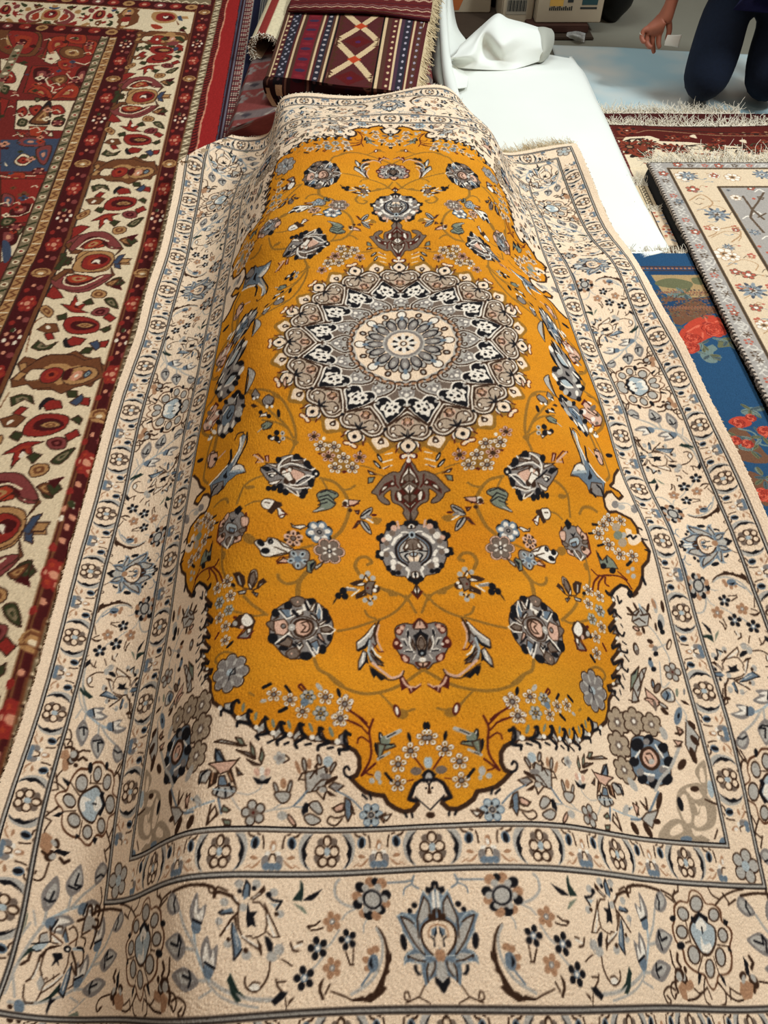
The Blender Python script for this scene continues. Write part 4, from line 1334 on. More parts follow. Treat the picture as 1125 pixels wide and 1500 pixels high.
s W 40 131 3086 205 3152
s W 39 263 3360 234 3424
e W 0 376 3375 -31 -1 1 38
s W 28 344 3323 292 3296
e W 0 247 3501 -37 1 1 45
e W 0 254 3576 -30 1 1 37
s W 34 186 3502 117 3555
e W 0 79 3607 -32 2 1 40
s W 22 70 3645 93 3730
S W 21 120 3047 69 3042 20 3077
P W 0 15 2921 46 2958 37 2985 -13 2988 -15 2923
s K 21 1 2948 2 2987
p W 0 0 3636 41 3671 44 3733 5 3760
e K 0 2 3692 -14 1 1 37
e N 0 233 3061 -37 -1 2 47
e N 0 310 3219 -33 -1 1 41
e N 0 325 3386 -35 -1 1 43
e N 0 188 3578 -40 1 2 50
P K 0 -9 3092 102 3113 197 3230 221 3334 195 3463 117 3542 8 3586
P L 0 -8 3112 93 3140 177 3243 196 3334 174 3451 106 3523 8 3560
P S 0 -8 3132 73 3167 147 3256 166 3347 143 3439 85 3505 7 3535
p N 0 -8 3132 64 3180 118 3296 48 3312 -1 3328
e B 0 78 3285 -22 18 27 56
e W 0 72 3265 -12 10 17 36
s K 18 161 3360 59 3338
S K 21 71 3376 102 3414 74 3467 46 3520 -4 3529
p A 0 0 3354 51 3377 32 3417 3 3432
P C 0 62 3416 13 3444 6 3509 55 3494
e A 0 -4 3092 -43 3 2 58
e K 0 -4 3092 -24 2 1 31
e G 0 18 3572 -59 4 3 75
p R 0 1 4040 43 3982 71 3934 40 3913 8 3832
p W 0 0 4001 18 3960 41 3924 8 3844
P N 0 -11 2049 61 2057 111 2161 192 2162 257 2196 323 2251 420 2406 469 2485 407 2510 382 2571 322 2629 250 2635 257 2583 316 2513 232 2424 227 2518 204 2601 126 2642 77 2707 89 2771 6 2829
P R 0 -2 2049 67 2162 107 2244 120 2338 97 2411 170 2453 175 2558 99 2610 25 2708 -9 2721
p W 0 0 2080 78 2213 111 2328 75 2328 62 2245 6 2184
P N 0 1 2184 71 2255 38 2297 3 2298
p W 0 152 2432 117 2453 93 2495 97 2579 132 2579 155 2505
p W 0 -1 2699 72 2611 62 2590 5 2656
p N 0 -6 2288 104 2369 15 2507 -11 2519
p W 0 -4 2330 70 2401 5 2487
e G 0 -1 2408 -23 1 1 27
P N 0 85 2516 13 2486 11 2602 36 2580
s R 19 177 2214 165 2338 132 2390
p R 0 156 2349 207 2277 299 2333 368 2443 375 2518 248 2383 184 2370
p W 0 174 2339 199 2298 236 2330 211 2361
p W 0 264 2352 329 2388 355 2474 275 2395
e R 0 82 1942 -36 1 2 42
e W 0 64 1942 -24 0 1 27
e R 0 0 2007 -39 2 3 46
e W 0 0 2001 -29 1 2 33
s W 23 -4 1944 -2 1975
e K 0 362 1969 -20 -14 -30 63
e K 0 393 2066 -16 -19 -50 57
s W 14 375 1948 345 2000
s W 14 416 2046 372 2096
s W 14 291 1913 198 1884
s W 18 323 2031 202 1984
s W 18 317 2115 206 2069
s R 12 300 2124 234 2080
p R 0 520 2150 448 2176 386 2224 468 2220
p W 0 512 2171 457 2187 422 2216 477 2216
p E 0 506 2266 423 2248 453 2325 509 2352
P G 0 -14 4323 84 4349 163 4337 254 4365 284 4432 271 4546 300 4593 268 4657 228 4729 197 4783 106 4818 25 4845
P R 0 0 4279 56 4321 87 4387 54 4416 -9 4400
P R 0 164 4351 255 4384 276 4451 224 4480 185 4414
P R 0 278 4508 317 4584 293 4648 215 4638 228 4555
P R 0 235 4702 222 4774 155 4800 135 4746 184 4710
P R 0 79 4791 65 4836 2 4868 -3 4802
p P 0 1 4294 39 4331 71 4406 -8 4409
e P 0 202 4389 -27 0 2 29
e P 0 240 4432 -27 0 1 29
e P 0 273 4574 -23 0 1 24
e W 0 222 4601 -16 0 1 17
e P 0 194 4738 -22 0 1 23
e P 0 179 4764 -26 0 1 27
p P 0 62 4791 48 4827 9 4855 -3 4802
e W 0 10 4766 -26 1 2 28
p K 0 -4 4399 21 4446 85 4491 70 4528 66 4602 46 4675 6 4712 -16 4531
P W 0 -6 4484 45 4547 49 4602 28 4658 -6 4659
P N 0 -5 4507 29 4557 32 4603 18 4640 -7 4645
s W 14 136 4405 153 4471 121 4509 133 4573 104 4656
e K 0 140 4466 -14 0 3 47
s W 14 218 4527 174 4527 152 4601
s K 16 184 4555 161 4601
s W 12 190 4665 146 4647 80 4684
s K 14 173 4665 105 4674
s W 12 102 4764 74 4711
p N 0 96 4528 75 4602 70 4657 109 4601
e K 0 9 4690 -37 1 3 39
e A 0 3 4694 -13 0 1 14
p G 0 578 4517 458 4306 498 4465 492 4590 564 4689 445 4792 498 4850 566 4800 590 4690
p S 0 503 4337 630 4500 718 4583 710 4680 597 4605 524 4466
s W 22 513 4367 595 4488 701 4592
p S 0 641 4675 693 4811 694 4911 617 4823 598 4710
s W 18 641 4713 651 4825
p K 0 710 4680 623 4607 578 4517 561 4555 615 4654 701 4698
p K 0 607 4682 583 4838 617 4813 669 4909 694 4911 625 4805
s B 22 476 4336 516 4495 500 4571
s P 20 459 4356 489 4465 483 4561 433 4672
s R 13 536 4592 468 4683 416 4680
s W 20 545 4640 504 4713 453 4747
s K 14 546 4669 505 4759 420 4809
s A 20 570 4555 590 4690 557 4781
p N 0 556 4726 471 4803 446 4810 421 4845 481 4831
p K 0 575 4874 491 4903 383 4976 452 5015 509 4958 527 4995 559 4935
S P 29 540 4817 473 4875 399 4933 332 4973 247 4943 211 4898
S B 14 575 4856 499 4904 417 4978 334 4999 231 4952 202 4889
p R 0 257 4979 214 4942 183 5003 138 5063 40 5055 36 5003 28 5055 83 5097 151 5149 171 5072 239 5108
s P 25 224 4978 201 5029 154 5072
s P 17 154 5063 89 5071 38 5038
s P 13 138 5071 133 5114
e S 0 563 3669 -35 0 2 41
e S 0 637 3712 -30 -1 2 35
e S 0 505 3732 -33 0 2 39
e S 0 610 4032 -31 0 1 36
e S 0 548 4072 -32 0 1 37
e S 0 496 4000 -28 0 1 33
p N 0 564 3775 479 3783 511 3850 530 3966 599 3933 610 3850
p B 0 785 3811 706 3768 613 3750 629 3792 609 3825 667 3851 737 3843
p W 0 715 3826 643 3792 594 3800 617 3834 681 3842
p B 0 720 3958 612 3892 580 3966 637 3991 715 4024
p W 0 685 3974 599 3933 615 3966
s B 16 613 3741 589 3690 549 3758
s B 18 581 4015 555 4048 518 4008
s W 19 591 3724 578 3758
s W 14 552 3991 540 4032
s W 18 762 3975 668 3892
s G 46 822 3886 718 3892
s W 11 815 3861 724 3876
e B 0 477 3884 -48 1 3 56
e W 0 471 3847 -20 0 1 23
e W 0 492 3901 -24 0 1 28
e R 0 572 3871 -14 0 1 17
e K 0 857 3911 -42 -1 1 49
e K 0 838 3984 -39 -1 1 46
e K 0 913 3978 -38 -1 1 46
p K 0 920 3978 962 4045 982 4111 941 4044
P S 0 620 2866 569 2765 473 2696 475 2771 557 2876
P S 0 621 2903 528 2947 488 3093 549 3062 608 2976
s K 21 603 2845 490 2736
s K 21 590 2917 517 3039
p R 0 695 2766 616 2753 634 2831 665 2817
p P 0 680 2782 633 2775 649 2814
p R 0 727 3047 652 2908 606 2920 672 3021
p P 0 695 3015 645 2934 622 2940
s W 24 541 2873 465 2920
e R 0 445 2805 -38 -4 1 19
s G 45 524 2834 493 2849
P E 0 1144 2611 1037 2518 912 2537 881 2590 943 2657 912 2708 974 2793 1095 2849 1184 2870 1096 2756
s K 16 1098 2576 1022 2526 912 2566
s K 16 1112 2645 1005 2591 943 2657
s K 16 1127 2705 1020 2650 928 2711
s K 15 1126 2761 1020 2707
s S 20 1169 2859 1065 2807
e W 0 788 2687 -50 -8 1 60
e B 0 803 2690 -31 -5 1 38
p P 0 756 2626 613 2613 694 2710 757 2701
s R 17 835 2733 757 2720 630 2662
e B 0 739 2776 -25 -4 1 30
P W 0 1811 2765 1767 2709 1666 2728 1614 2772 1587 2829 1501 2923 1543 2993 1579 2954 1608 2858 1701 2871 1777 2840
p B 0 1723 2899 1670 2815 1641 2743 1556 2771 1541 2814 1608 2858 1661 2941
s R 15 1578 2967 1534 2938 1478 2935
s R 15 1548 2884 1490 2923
s B 16 1761 2761 1698 2779
p G 0 2148 744 2060 889 2093 943 2197 922 2217 832
e K 0 2190 868 -25 10 -1 23
e W 0 2171 913 -28 10 -1 26
e W 0 2102 916 -24 8 0 23
P G 0 2010 968 1931 924 1837 992 1850 1086 1942 1114 2008 1050
p B 0 2010 968 1959 1062 1881 1080 1837 1008 1850 1102 1927 1102
e W 0 1942 1114 -28 6 -1 29
e W 0 1864 1128 -25 5 -1 26
e K 0 1754 1262 -27 1 -9 72
p B 0 2231 1007 2177 995 2089 1074 2175 1069
e K 0 2044 1185 -36 10 -1 36
e K 0 1905 1283 -37 8 -2 39
p W 0 2035 1219 1939 1212 1936 1277 2066 1259
p E 0 2025 1400 1932 1358 1837 1410 1862 1486 1986 1492
s K 15 2035 1480 1959 1425
s K 14 1923 1490 1850 1440
s S 20 2074 1502 2005 1455
e K 0 1863 1642 -40 7 -5 44
e K 0 1764 1584 -42 6 -4 47
e K 0 1754 1685 -44 6 -6 51
p W 0 1876 1665 1789 1630 1782 1697 1826 1707
p W 0 1749 1736 1679 1711 1701 1775
e S 0 1674 1604 -35 4 -3 40
e B 0 1674 1607 -13 1 -1 15
e S 0 1659 1693 -35 3 -4 40
e B 0 1659 1696 -13 1 -1 15
p L 0 2593 1914 2492 1845 2405 1714 2385 1469 2332 1442 2270 1518 2335 1694 2417 1916 2222 2051 2152 2197 2313 2171 2484 2229 2536 2321 2827 2296 2874 2135 2928 2020 2753 2016
S W 37 2383 1487 2375 1677 2487 1865
S S 49 2308 1503 2348 1722 2429 1945
S K 29 2268 1452 2256 1624 2345 1827 2403 1975
S B 24 2502 1464 2452 1388 2335 1416
s K 45 2556 1623 2522 1795 2593 1914
P W 0 2424 1965 2265 2017 2152 2197 2299 2090 2474 2062
s A 35 2480 2042 2198 2147
p K 0 2597 2051 2559 1967 2538 2116
e K 0 2567 2083 -52 27 -13 45
s W 35 2928 2020 2744 1970 2580 1887
p G 0 2827 2296 2843 2085 2586 2159 2542 2301 2682 2326
s K 36 2827 2296 2794 2181 2712 2159
s K 34 2656 2341 2548 2281
e B 0 2561 2274 -39 20 -10 32
P G 0 2558 599 2395 747 2349 872 2398 1080 2491 1184 2610 1238 2780 1261 2940 1111 2959 866 2870 654 2700 610
e K 0 2508 648 -77 45 -5 61
e K 0 2414 771 -62 33 -3 52
e K 0 2376 942 -48 23 -2 41
e K 0 2475 1125 -70 35 -5 59
e K 0 2621 1232 -67 36 -6 54
e K 0 2795 1235 -72 42 -9 57
e K 0 2956 887 -77 50 -10 57
e K 0 2936 718 -69 47 -9 50
e K 0 2800 612 -72 51 -8 53
e K 0 2600 642 -63 40 -5 49
e S 0 2672 683 -90 58 -8 68
e S 0 2472 1026 -83 42 -5 70
e S 0 2446 956 -54 28 -3 45
P L 0 2758 732 2560 841 2609 1034 2735 1097 2867 980 2847 797
s W 32 2729 769 2844 817
S K 29 2672 859 2736 905 2705 977 2618 944
e W 0 2730 1135 -45 41 48 66
e W 0 2878 1062 -40 35 29 65
e W 0 2576 1155 -30 23 18 62
s W 32 2569 732 2505 684
s K 27 2538 836 2526 706
p W 0 3315 290 3220 256 3291 287
P P 0 3324 566 3239 504 3153 427 3068 451 3069 566 3182 640 3279 653
s R 33 3225 454 3135 391 3026 521
s B 31 3307 635 3152 545
e N 0 3263 507 -79 54 -14 61
p W 0 3162 842 3096 922 3139 950
p W 0 3172 1020 3106 988 3140 1058
P P 0 3104 1453 3003 1389 2867 1521 2869 1624 2913 1719 3040 1646
e K 0 2897 1590 -49 28 -8 39
s P 32 2828 1613 2688 1571
s B 25 3061 1652 3043 1419 2874 1482
s B 24 2959 1710 2848 1618
P G 0 2070 2863 2238 2826 2359 2878 2440 2942 2426 3075 2412 3184 2250 3323 2142 3280 2045 3236 1989 3143 1988 2986
p K 0 2057 2817 2111 2756 2191 2799 2169 2865 2115 2903
s R 25 2000 2894 1966 3018 1971 3148
P P 0 1957 2968 2061 2941 2036 3078 1955 3073
P P 0 2303 2813 2386 2899 2318 2936 2265 2870
P P 0 2359 2878 2455 2939 2398 3000 2330 2960
P N 0 2351 3008 2445 2993 2402 3052 2342 3049
P P 0 2316 3094 2443 3125 2404 3212 2306 3190
P N 0 2200 3185 2270 3210 2234 3326 2203 3279
P P 0 2039 3197 2113 3219 2142 3280 2037 3265
P N 0 1981 3105 2075 3121 2047 3168 1985 3158
e B 0 2362 2954 28 -5 -5 24
e B 0 2345 3129 35 -6 -8 31
e B 0 2113 3219 30 -7 -7 26
s R 24 2433 2891 2454 3018 2447 3165 2364 3246
s W 19 2167 3192 2234 3326 2305 3244
p K 0 2144 2934 2207 2946 2262 2896 2197 2999
P A 0 2124 3042 2265 2972 2297 3044 2195 3145 2105 3127
p L 0 2129 3094 2235 3044 2235 3110 2149 3143
f w5 104 2856 2637
f w5 100 2746 2732
f w5 103 2639 2869
f w5 100 2773 3014
f w5 98 2908 3141
f w5 94 3097 3157
f w5 96 3060 2624
s K 35 2560 2745 2638 2740
s K 32 2480 2884 2542 2875
s K 32 2594 3045 2688 3015
s K 41 2977 3291 3047 3236
e S 0 3041 2853 50 -3 -13 47
e E 0 2954 2859 73 -5 -17 69
e X 0 2997 2965 71 -4 -18 68
e X 0 2955 2736 70 -7 -16 65
P C 0 3099 2751 3185 2759 3191 2830 3294 2825 3310 2909 3185 2996 3093 2973 3095 2864
S K 29 3091 2878 3158 2846 3170 2901 3241 2856
s K 24 3314 2895 3397 2906
s K 31 3330 2719 3364 2747
s K 28 3321 3058 3384 3083
p E 0 2545 3124 2606 3262 2703 3172 2781 3243 2818 3355 2676 3358 2556 3375
e K 0 2595 3343 51 -7 -15 47
s K 24 2564 3161 2581 3252
s K 23 2681 3200 2672 3280
e K 0 2722 3391 53 -6 -15 48
e S 0 3047 3336 34 -2 -9 30
e S 0 3032 3436 40 -3 -10 35
e S 0 2965 3380 31 -2 -8 28
S R 23 2377 3432 2457 3497 2611 3471 2786 3460 2887 3499 2952 3614
s R 22 2806 3394 2917 3496
S R 25 2488 3491 2360 3608 2284 3740
S R 25 2545 3494 2434 3606 2379 3719
S R 24 2571 3503 2538 3599 2586 3629
S K 28 2945 3686 2866 3708 2896 3656 2941 3651
s K 40 3171 3439 3187 3534
e G 0 3042 2358 75 -18 -22 71
e G 0 3388 2371 67 -9 -36 90
S S 23 3104 2328 3292 2284 3361 2357
e S 0 3155 2380 72 -15 -18 51
p B 0 2134 3675 2037 3668 1967 3731 1953 3821 1984 3884 2055 3831 2094 3748
p S 0 2071 3718 2036 3712 1985 3862 2031 3834
P W 0 1921 3801 1892 3683 1829 3659 1806 3775 1855 3884 1897 3892
P N 0 1905 3792 1881 3705 1844 3686 1827 3775 1866 3872
s B 17 1910 3824 1891 3705 1844 3675 1822 3775 1871 3883
p B 0 1795 3809 1736 3767 1695 3823 1754 3866 1823 3908
p S 0 1784 3843 1715 3811 1793 3898
s B 15 1984 3884 1854 3917 1793 3898
p S 0 2050 3920 1939 3911 1948 3955 2026 3957
p S 0 1874 3938 1791 3966 1810 4010
s K 11 2027 3923 1983 3912
s K 11 1854 3929 1821 3975
p B 0 2122 4361 2081 4300 2008 4232 1859 4237 1801 4334 1824 4425 1904 4440 1991 4418
P W 0 1982 4281 1922 4219 1844 4296 1829 4367 1897 4407 1964 4364
e S 0 2054 4339 -34 5 -3 35
e P 0 1961 4399 -26 3 -3 28
f w5 95 1129 1831
f w5 93 948 1836
f p5 97 1018 1992
f w5 91 822 1999
f p5 93 616 1977
f w5 95 928 2167
f w5 93 708 2142
f p5 91 1223 1673
e W 0 1090 1705 -24 -1 -1 30
p R 0 1167 1947 1095 1943 1133 1980
p R 0 846 2218 808 2186 769 2209 815 2242
p K 0 610 1853 586 1897 625 1900
''')
DIG['med'] = unpack('''
P N 0 286 977 220 862 179 889 109 1016 225 1070
P V 0 2 1823 56 1907 129 1885 185 1810 231 1832 358 1911 453 1829 493 1753 402 1650 215 1647 2 1715
S R 20 94 1735 144 1778 134 1821 157 1874
P W 0 84 1724 126 1746 134 1821 102 1778
P C 0 401 1667 460 1741 403 1794 360 1852 295 1823 222 1757 251 1697 317 1660
P B 0 327 1660 390 1728 352 1770 306 1753
e W 0 346 1732 -17 0 0 20
P C 0 -3 1683 94 1746 102 1805 56 1864 -3 1924
S K 18 -3 1908 56 1864 98 1805 89 1746 -3 1677
S W 12 -3 1876 34 1859 75 1805
e K 0 0 1793 -29 1 0 34
P C 0 56 1912 92 1938 74 1954 -3 1950 -3 1913
S R 14 -3 1887 83 1906 97 1943 65 1970 11 1950
P M 0 0 1239 163 1329 312 1480 330 1537 289 1659 186 1724 85 1703 -3 1672
s B 25 0 1233 163 1341 312 1480
s W 15 0 1263 163 1376 297 1502
s B 22 0 1292 153 1399 246 1479
S B 27 325 1537 294 1648 195 1719 85 1703 -3 1661
S W 13 301 1548 271 1637 186 1697 94 1681 11 1650
S B 18 264 1502 258 1603 196 1664 103 1653 30 1627
S W 12 241 1502 230 1592 187 1636 131 1647
S B 18 30 1549 86 1480 180 1479 226 1536 216 1603 150 1625
e W 0 179 1525 -26 0 0 31
S B 13 208 1513 175 1491 156 1530 179 1553
e W 0 178 1614 -24 0 0 29
s B 16 216 1603 178 1592 141 1636 85 1637
S B 19 152 1434 124 1400 96 1377 49 1332 -3 1316
p P 0 0 1333 68 1378 86 1446 49 1481 -3 1517
S B 19 59 1378 40 1413 49 1458 2 1482
e T 0 0 1403 -41 2 0 50
S B 19 0 1356 40 1378 30 1436 -3 1460
e P 0 0 1431 -21 1 0 25
p K 0 -3 1533 19 1561 18 1622 95 1576 76 1615 29 1660 -7 1681
e K 0 320 1531 -24 0 -1 29
P S 0 7 1106 129 991 185 876 161 785 92 748 7 804
P G 0 7 1057 90 967 110 916 61 905 7 907
S B 28 10 1106 129 991 185 876 161 785 92 748 32 777 17 830
S W 14 31 1105 143 1003 204 875 186 785
S B 20 42 828 101 813 135 851 110 890 71 879 81 846
e W 0 61 943 -16 1 0 20
e W 0 7 983 -25 1 0 32
P W 0 442 1028 375 958 296 977 235 1058 177 1028 109 1029 41 1093 21 1190 50 1261 173 1341 322 1445 372 1377 436 1188
P K 0 422 1040 365 990 305 1008 240 1089 177 1059 119 1053 60 1104 45 1190 69 1237 178 1312 309 1422 348 1365 412 1187
P W 0 386 1223 368 1175 380 1114 337 1101 323 1058 279 1070 235 1058 215 1107 171 1102 166 1163 131 1199 140 1271 188 1270 221 1311 263 1358 293 1306 336 1282 342 1235
e K 0 309 1144 -23 0 -1 29
e K 0 259 1232 -25 0 -1 31
e K 0 197 1162 -17 0 0 22
e K 0 253 1138 -12 0 0 15
e B 0 314 1210 -12 0 0 14
e B 0 203 1235 -13 0 0 17
s K 13 194 1175 193 1235
e W 0 234 1126 -19 0 0 24
e S 0 67 1177 -25 1 0 31
e S 0 416 1077 -25 0 -1 32
s B 23 2 1094 2 1239
s B 23 489 1066 458 1115 424 1236 322 1468
''')
DIG2['redper'] = unpack('''
P t 0 -180 1912 -179 1969 -131 1977 -88 1961 -71 1920 -84 1872 -144 1864
P r 0 -162 1912 -157 1952 -125 1965 -89 1944 -81 1904 -112 1880 -149 1888
P m 0 -137 1920 -123 1936 -95 1928 -90 1904 -115 1896
p w 0 -135 1932 -121 1924 -109 1936 -110 1916 -118 1908 -129 1912
P v 0 -232 2002 -217 2047 -175 2066 -128 2062 -95 2032 -61 1990 -98 1994 -143 2039 -196 2032 -194 1977
S c 6 -195 2002 -188 2036 -148 2047 -112 2024 -90 1998
P o 0 -191 2002 -169 2032 -130 2024 -114 2002 -161 1990
P v 0 -216 1849 -196 1788 -155 1763 -108 1774 -60 1841 -103 1834 -148 1803 -189 1834 -200 1864
S c 6 -193 1849 -171 1811 -138 1796 -107 1811
P o 0 -175 1849 -149 1849 -121 1818 -143 1803 -164 1818
p b 0 -233 2009 -217 2024 -188 1969 -204 1961
p b 0 -208 1880 -186 1880 -172 1857 -198 1857
p g 0 -236 1961 -219 1969 -207 1896 -225 1896
p g 0 -215 1928 -199 1944 -192 1904
p u 0 -73 1928 -56 1936 -42 1880 -61 1888
p t 0 -55 1928 -28 1928 -20 1904 -46 1904
p b 0 -75 1896 -54 1849 -60 1841
P g 0 -59 2032 -33 2039 -32 2002 -55 2009
P b 0 -73 2032 -52 2047 -37 2009
p g 0 -53 1803 -34 1834 -17 1811 -34 1788
p m 0 -55 1788 -34 1811 -19 1774
P t 0 -103 1752 -92 1777 -63 1766 -63 1741 -88 1737
p r 0 -177 1709 -151 1702 -145 1752 -126 1702 -104 1716 -117 1681 -90 1667 -127 1667 -144 1674
e w 0 -131 1709 6 0 1 -10
p r 0 -227 1744 -220 1803 -189 1759 -176 1737 -203 1730
p g 0 -119 1716 -100 1737 -86 1709 -105 1702
P g 0 -61 1730 -37 1737 -15 1688 -43 1702
P v 0 -86 1667 -70 1691 -40 1688 -43 1660 -66 1653
p r 0 -49 1646 -37 1667 -13 1646 -25 1626
p g 0 -176 1653 -152 1667 -145 1640 -167 1633
P t 0 -229 1681 -217 1702 -189 1674 -196 1646
S b 3 -218 1498 -225 1554 -227 1626 -205 1653
P r 0 -149 1613 -143 1646 -99 1650 -57 1626 -53 1587 -91 1574 -127 1580
P m 0 -130 1613 -119 1630 -82 1630 -58 1613 -79 1593 -115 1593
P t 0 -114 1613 -93 1623 -66 1613 -88 1600
p b 0 -215 1593 -197 1620 -169 1620 -153 1587 -178 1574
e w 0 -187 1603 6 0 3 -9
p r 0 -190 1574 -171 1580 -158 1554 -176 1548
p g 0 -47 1593 -22 1613 -19 1593 -32 1580
p r 0 -126 1542 -112 1564 -75 1554 -85 1529 -110 1523
P k 0 -134 1542 -127 1561 -116 1529 -99 1523 -121 1517
p g 0 -211 1517 -199 1548 -173 1523 -146 1542 -159 1510 -188 1504
p g 0 -81 1492 -71 1517 -47 1517 -54 1492
p u 0 -63 1535 -45 1548 -28 1523 -40 1504
p r 0 -36 1542 -14 1548 -16 1517 -32 1517
p b 0 -228 1450 -217 1480 -182 1468 -164 1486 -125 1480 -91 1504 -63 1480 -29 1468 -1 1438 -23 1363 -62 1374 -94 1352 -153 1352 -181 1374 -205 1409
P c 0 -196 1444 -180 1456 -154 1444 -147 1414 -167 1409 -188 1414
P r 0 -158 1432 -147 1462 -115 1456 -103 1420 -122 1403 -145 1409
P t 0 -103 1438 -83 1468 -44 1462 -15 1432 -32 1403 -77 1403
P m 0 -101 1444 -87 1450 -81 1409 -98 1414
e p 0 -68 1435 13 0 4 -20
e w 0 -68 1435 4 0 2 -7
P u 0 -52 1432 -44 1444 -32 1426 -41 1414
p t 0 -224 1450 -207 1456 -194 1426 -212 1420
''')
DIG2['redfield'] = unpack('''
p r 0 -578 3418 -379 3391 -366 3178 -573 3229
p c 0 -563 3295 -526 3295 -495 3229 -521 3178 -555 3204
P o 0 -572 3336 -565 3418 -503 3418 -492 3336 -526 3322 -546 3269
P o 0 -428 3391 -377 3377 -362 3295 -392 3256 -420 3309
P o 0 -508 3447 -439 3447 -424 3363 -500 3377
P b 0 -514 3295 -492 3336 -429 3322 -404 3256 -435 3229 -486 3242
s c 6 -567 3229 -511 3191 -493 3216
s c 6 -442 3204 -390 3178 -370 3204
p r 0 -595 3165 -363 3165 -352 2912 -579 2947
P o 0 -502 3204 -451 3216 -436 3140 -477 3140
P m 0 -578 3140 -519 3140 -513 3030 -555 3042
P m 0 -406 3140 -373 3153 -358 3006 -403 3030
s c 6 -499 3103 -517 3054 -496 3006 -476 2994 -474 2959
s c 5 -446 3103 -418 3054 -430 2994 -465 2970
P b 0 -497 3066 -449 3090 -434 3042 -461 3006
P o 0 -565 2959 -530 3006 -479 2959 -460 2890 -526 2935
P o 0 -463 2901 -427 3006 -379 2994 -374 2912 -431 2912
p c 0 -588 2890 -364 2890 -356 2674 -550 2684
P r 0 -570 2812 -551 2845 -529 2801 -544 2769
P r 0 -531 2834 -497 2856 -476 2812 -502 2779
P r 0 -451 2845 -419 2856 -392 2801 -433 2790
P g 0 -546 2758 -517 2747 -518 2705 -547 2716
P g 0 -418 2769 -383 2758 -388 2705 -422 2716
P g 0 -526 2912 -502 2901 -513 2878
P k 0 -506 2726 -493 2790 -465 2890 -435 2747 -439 2716
P b 0 -502 2731 -490 2785 -464 2856 -442 2753 -446 2724
p o 0 -501 2705 -437 2705 -448 2633 -487 2643
p c 0 -543 2674 -503 2643 -517 2633
p c 0 -414 2674 -423 2643 -400 2633
p u 0 -581 2613 -371 2623 -369 2412 -530 2412
P v 0 -520 2603 -496 2633 -440 2623 -419 2573 -492 2573
P c 0 -500 2477 -481 2525 -441 2487 -453 2449 -479 2449
P r 0 -490 2477 -477 2506 -450 2482 -465 2458
P v 0 -441 2554 -393 2573 -389 2458 -418 2477
p r 0 -526 2394 -370 2394 -352 2180 -471 2180
P o 0 -501 2394 -447 2403 -438 2341 -487 2323
s c 5 -523 2385 -491 2376
s c 5 -438 2385 -408 2385
P m 0 -450 2349 -404 2367 -393 2297 -428 2297
P c 0 -453 2341 -440 2349 -424 2306 -439 2306
P b 0 -805 3504 -634 3475 -604 3256 -752 3295
P r 0 -760 3475 -633 3447 -627 3282 -691 3295
p c 0 -736 3229 -612 3165 -605 2959 -673 2982
P r 0 -707 3115 -660 3115 -628 3030 -686 3030
P g 0 -679 3006 -642 2994 -639 2935 -667 2959
s c 7 -695 3165 -625 3140
p r 0 -656 2912 -616 2890 -611 2779 -622 2779
p r 0 -519 2368 -370 2368 -364 2125 -456 2117
P m 0 -432 2214 -386 2222 -387 2165 -439 2165
s c 4 -456 2157 -409 2157 -381 2181 -381 2222
P v 0 -488 2281 -449 2264 -441 2214 -475 2214
P g 0 -454 2149 -414 2141 -426 2109 -454 2109
p c 0 -451 2101 -372 2101 -372 1952 -401 1912
P m 0 -450 2093 -395 2078 -385 2017 -427 2002
P u 0 -427 2024 -403 2017 -379 1944 -392 1912
P g 0 -399 2093 -377 2101 -385 2055
''')
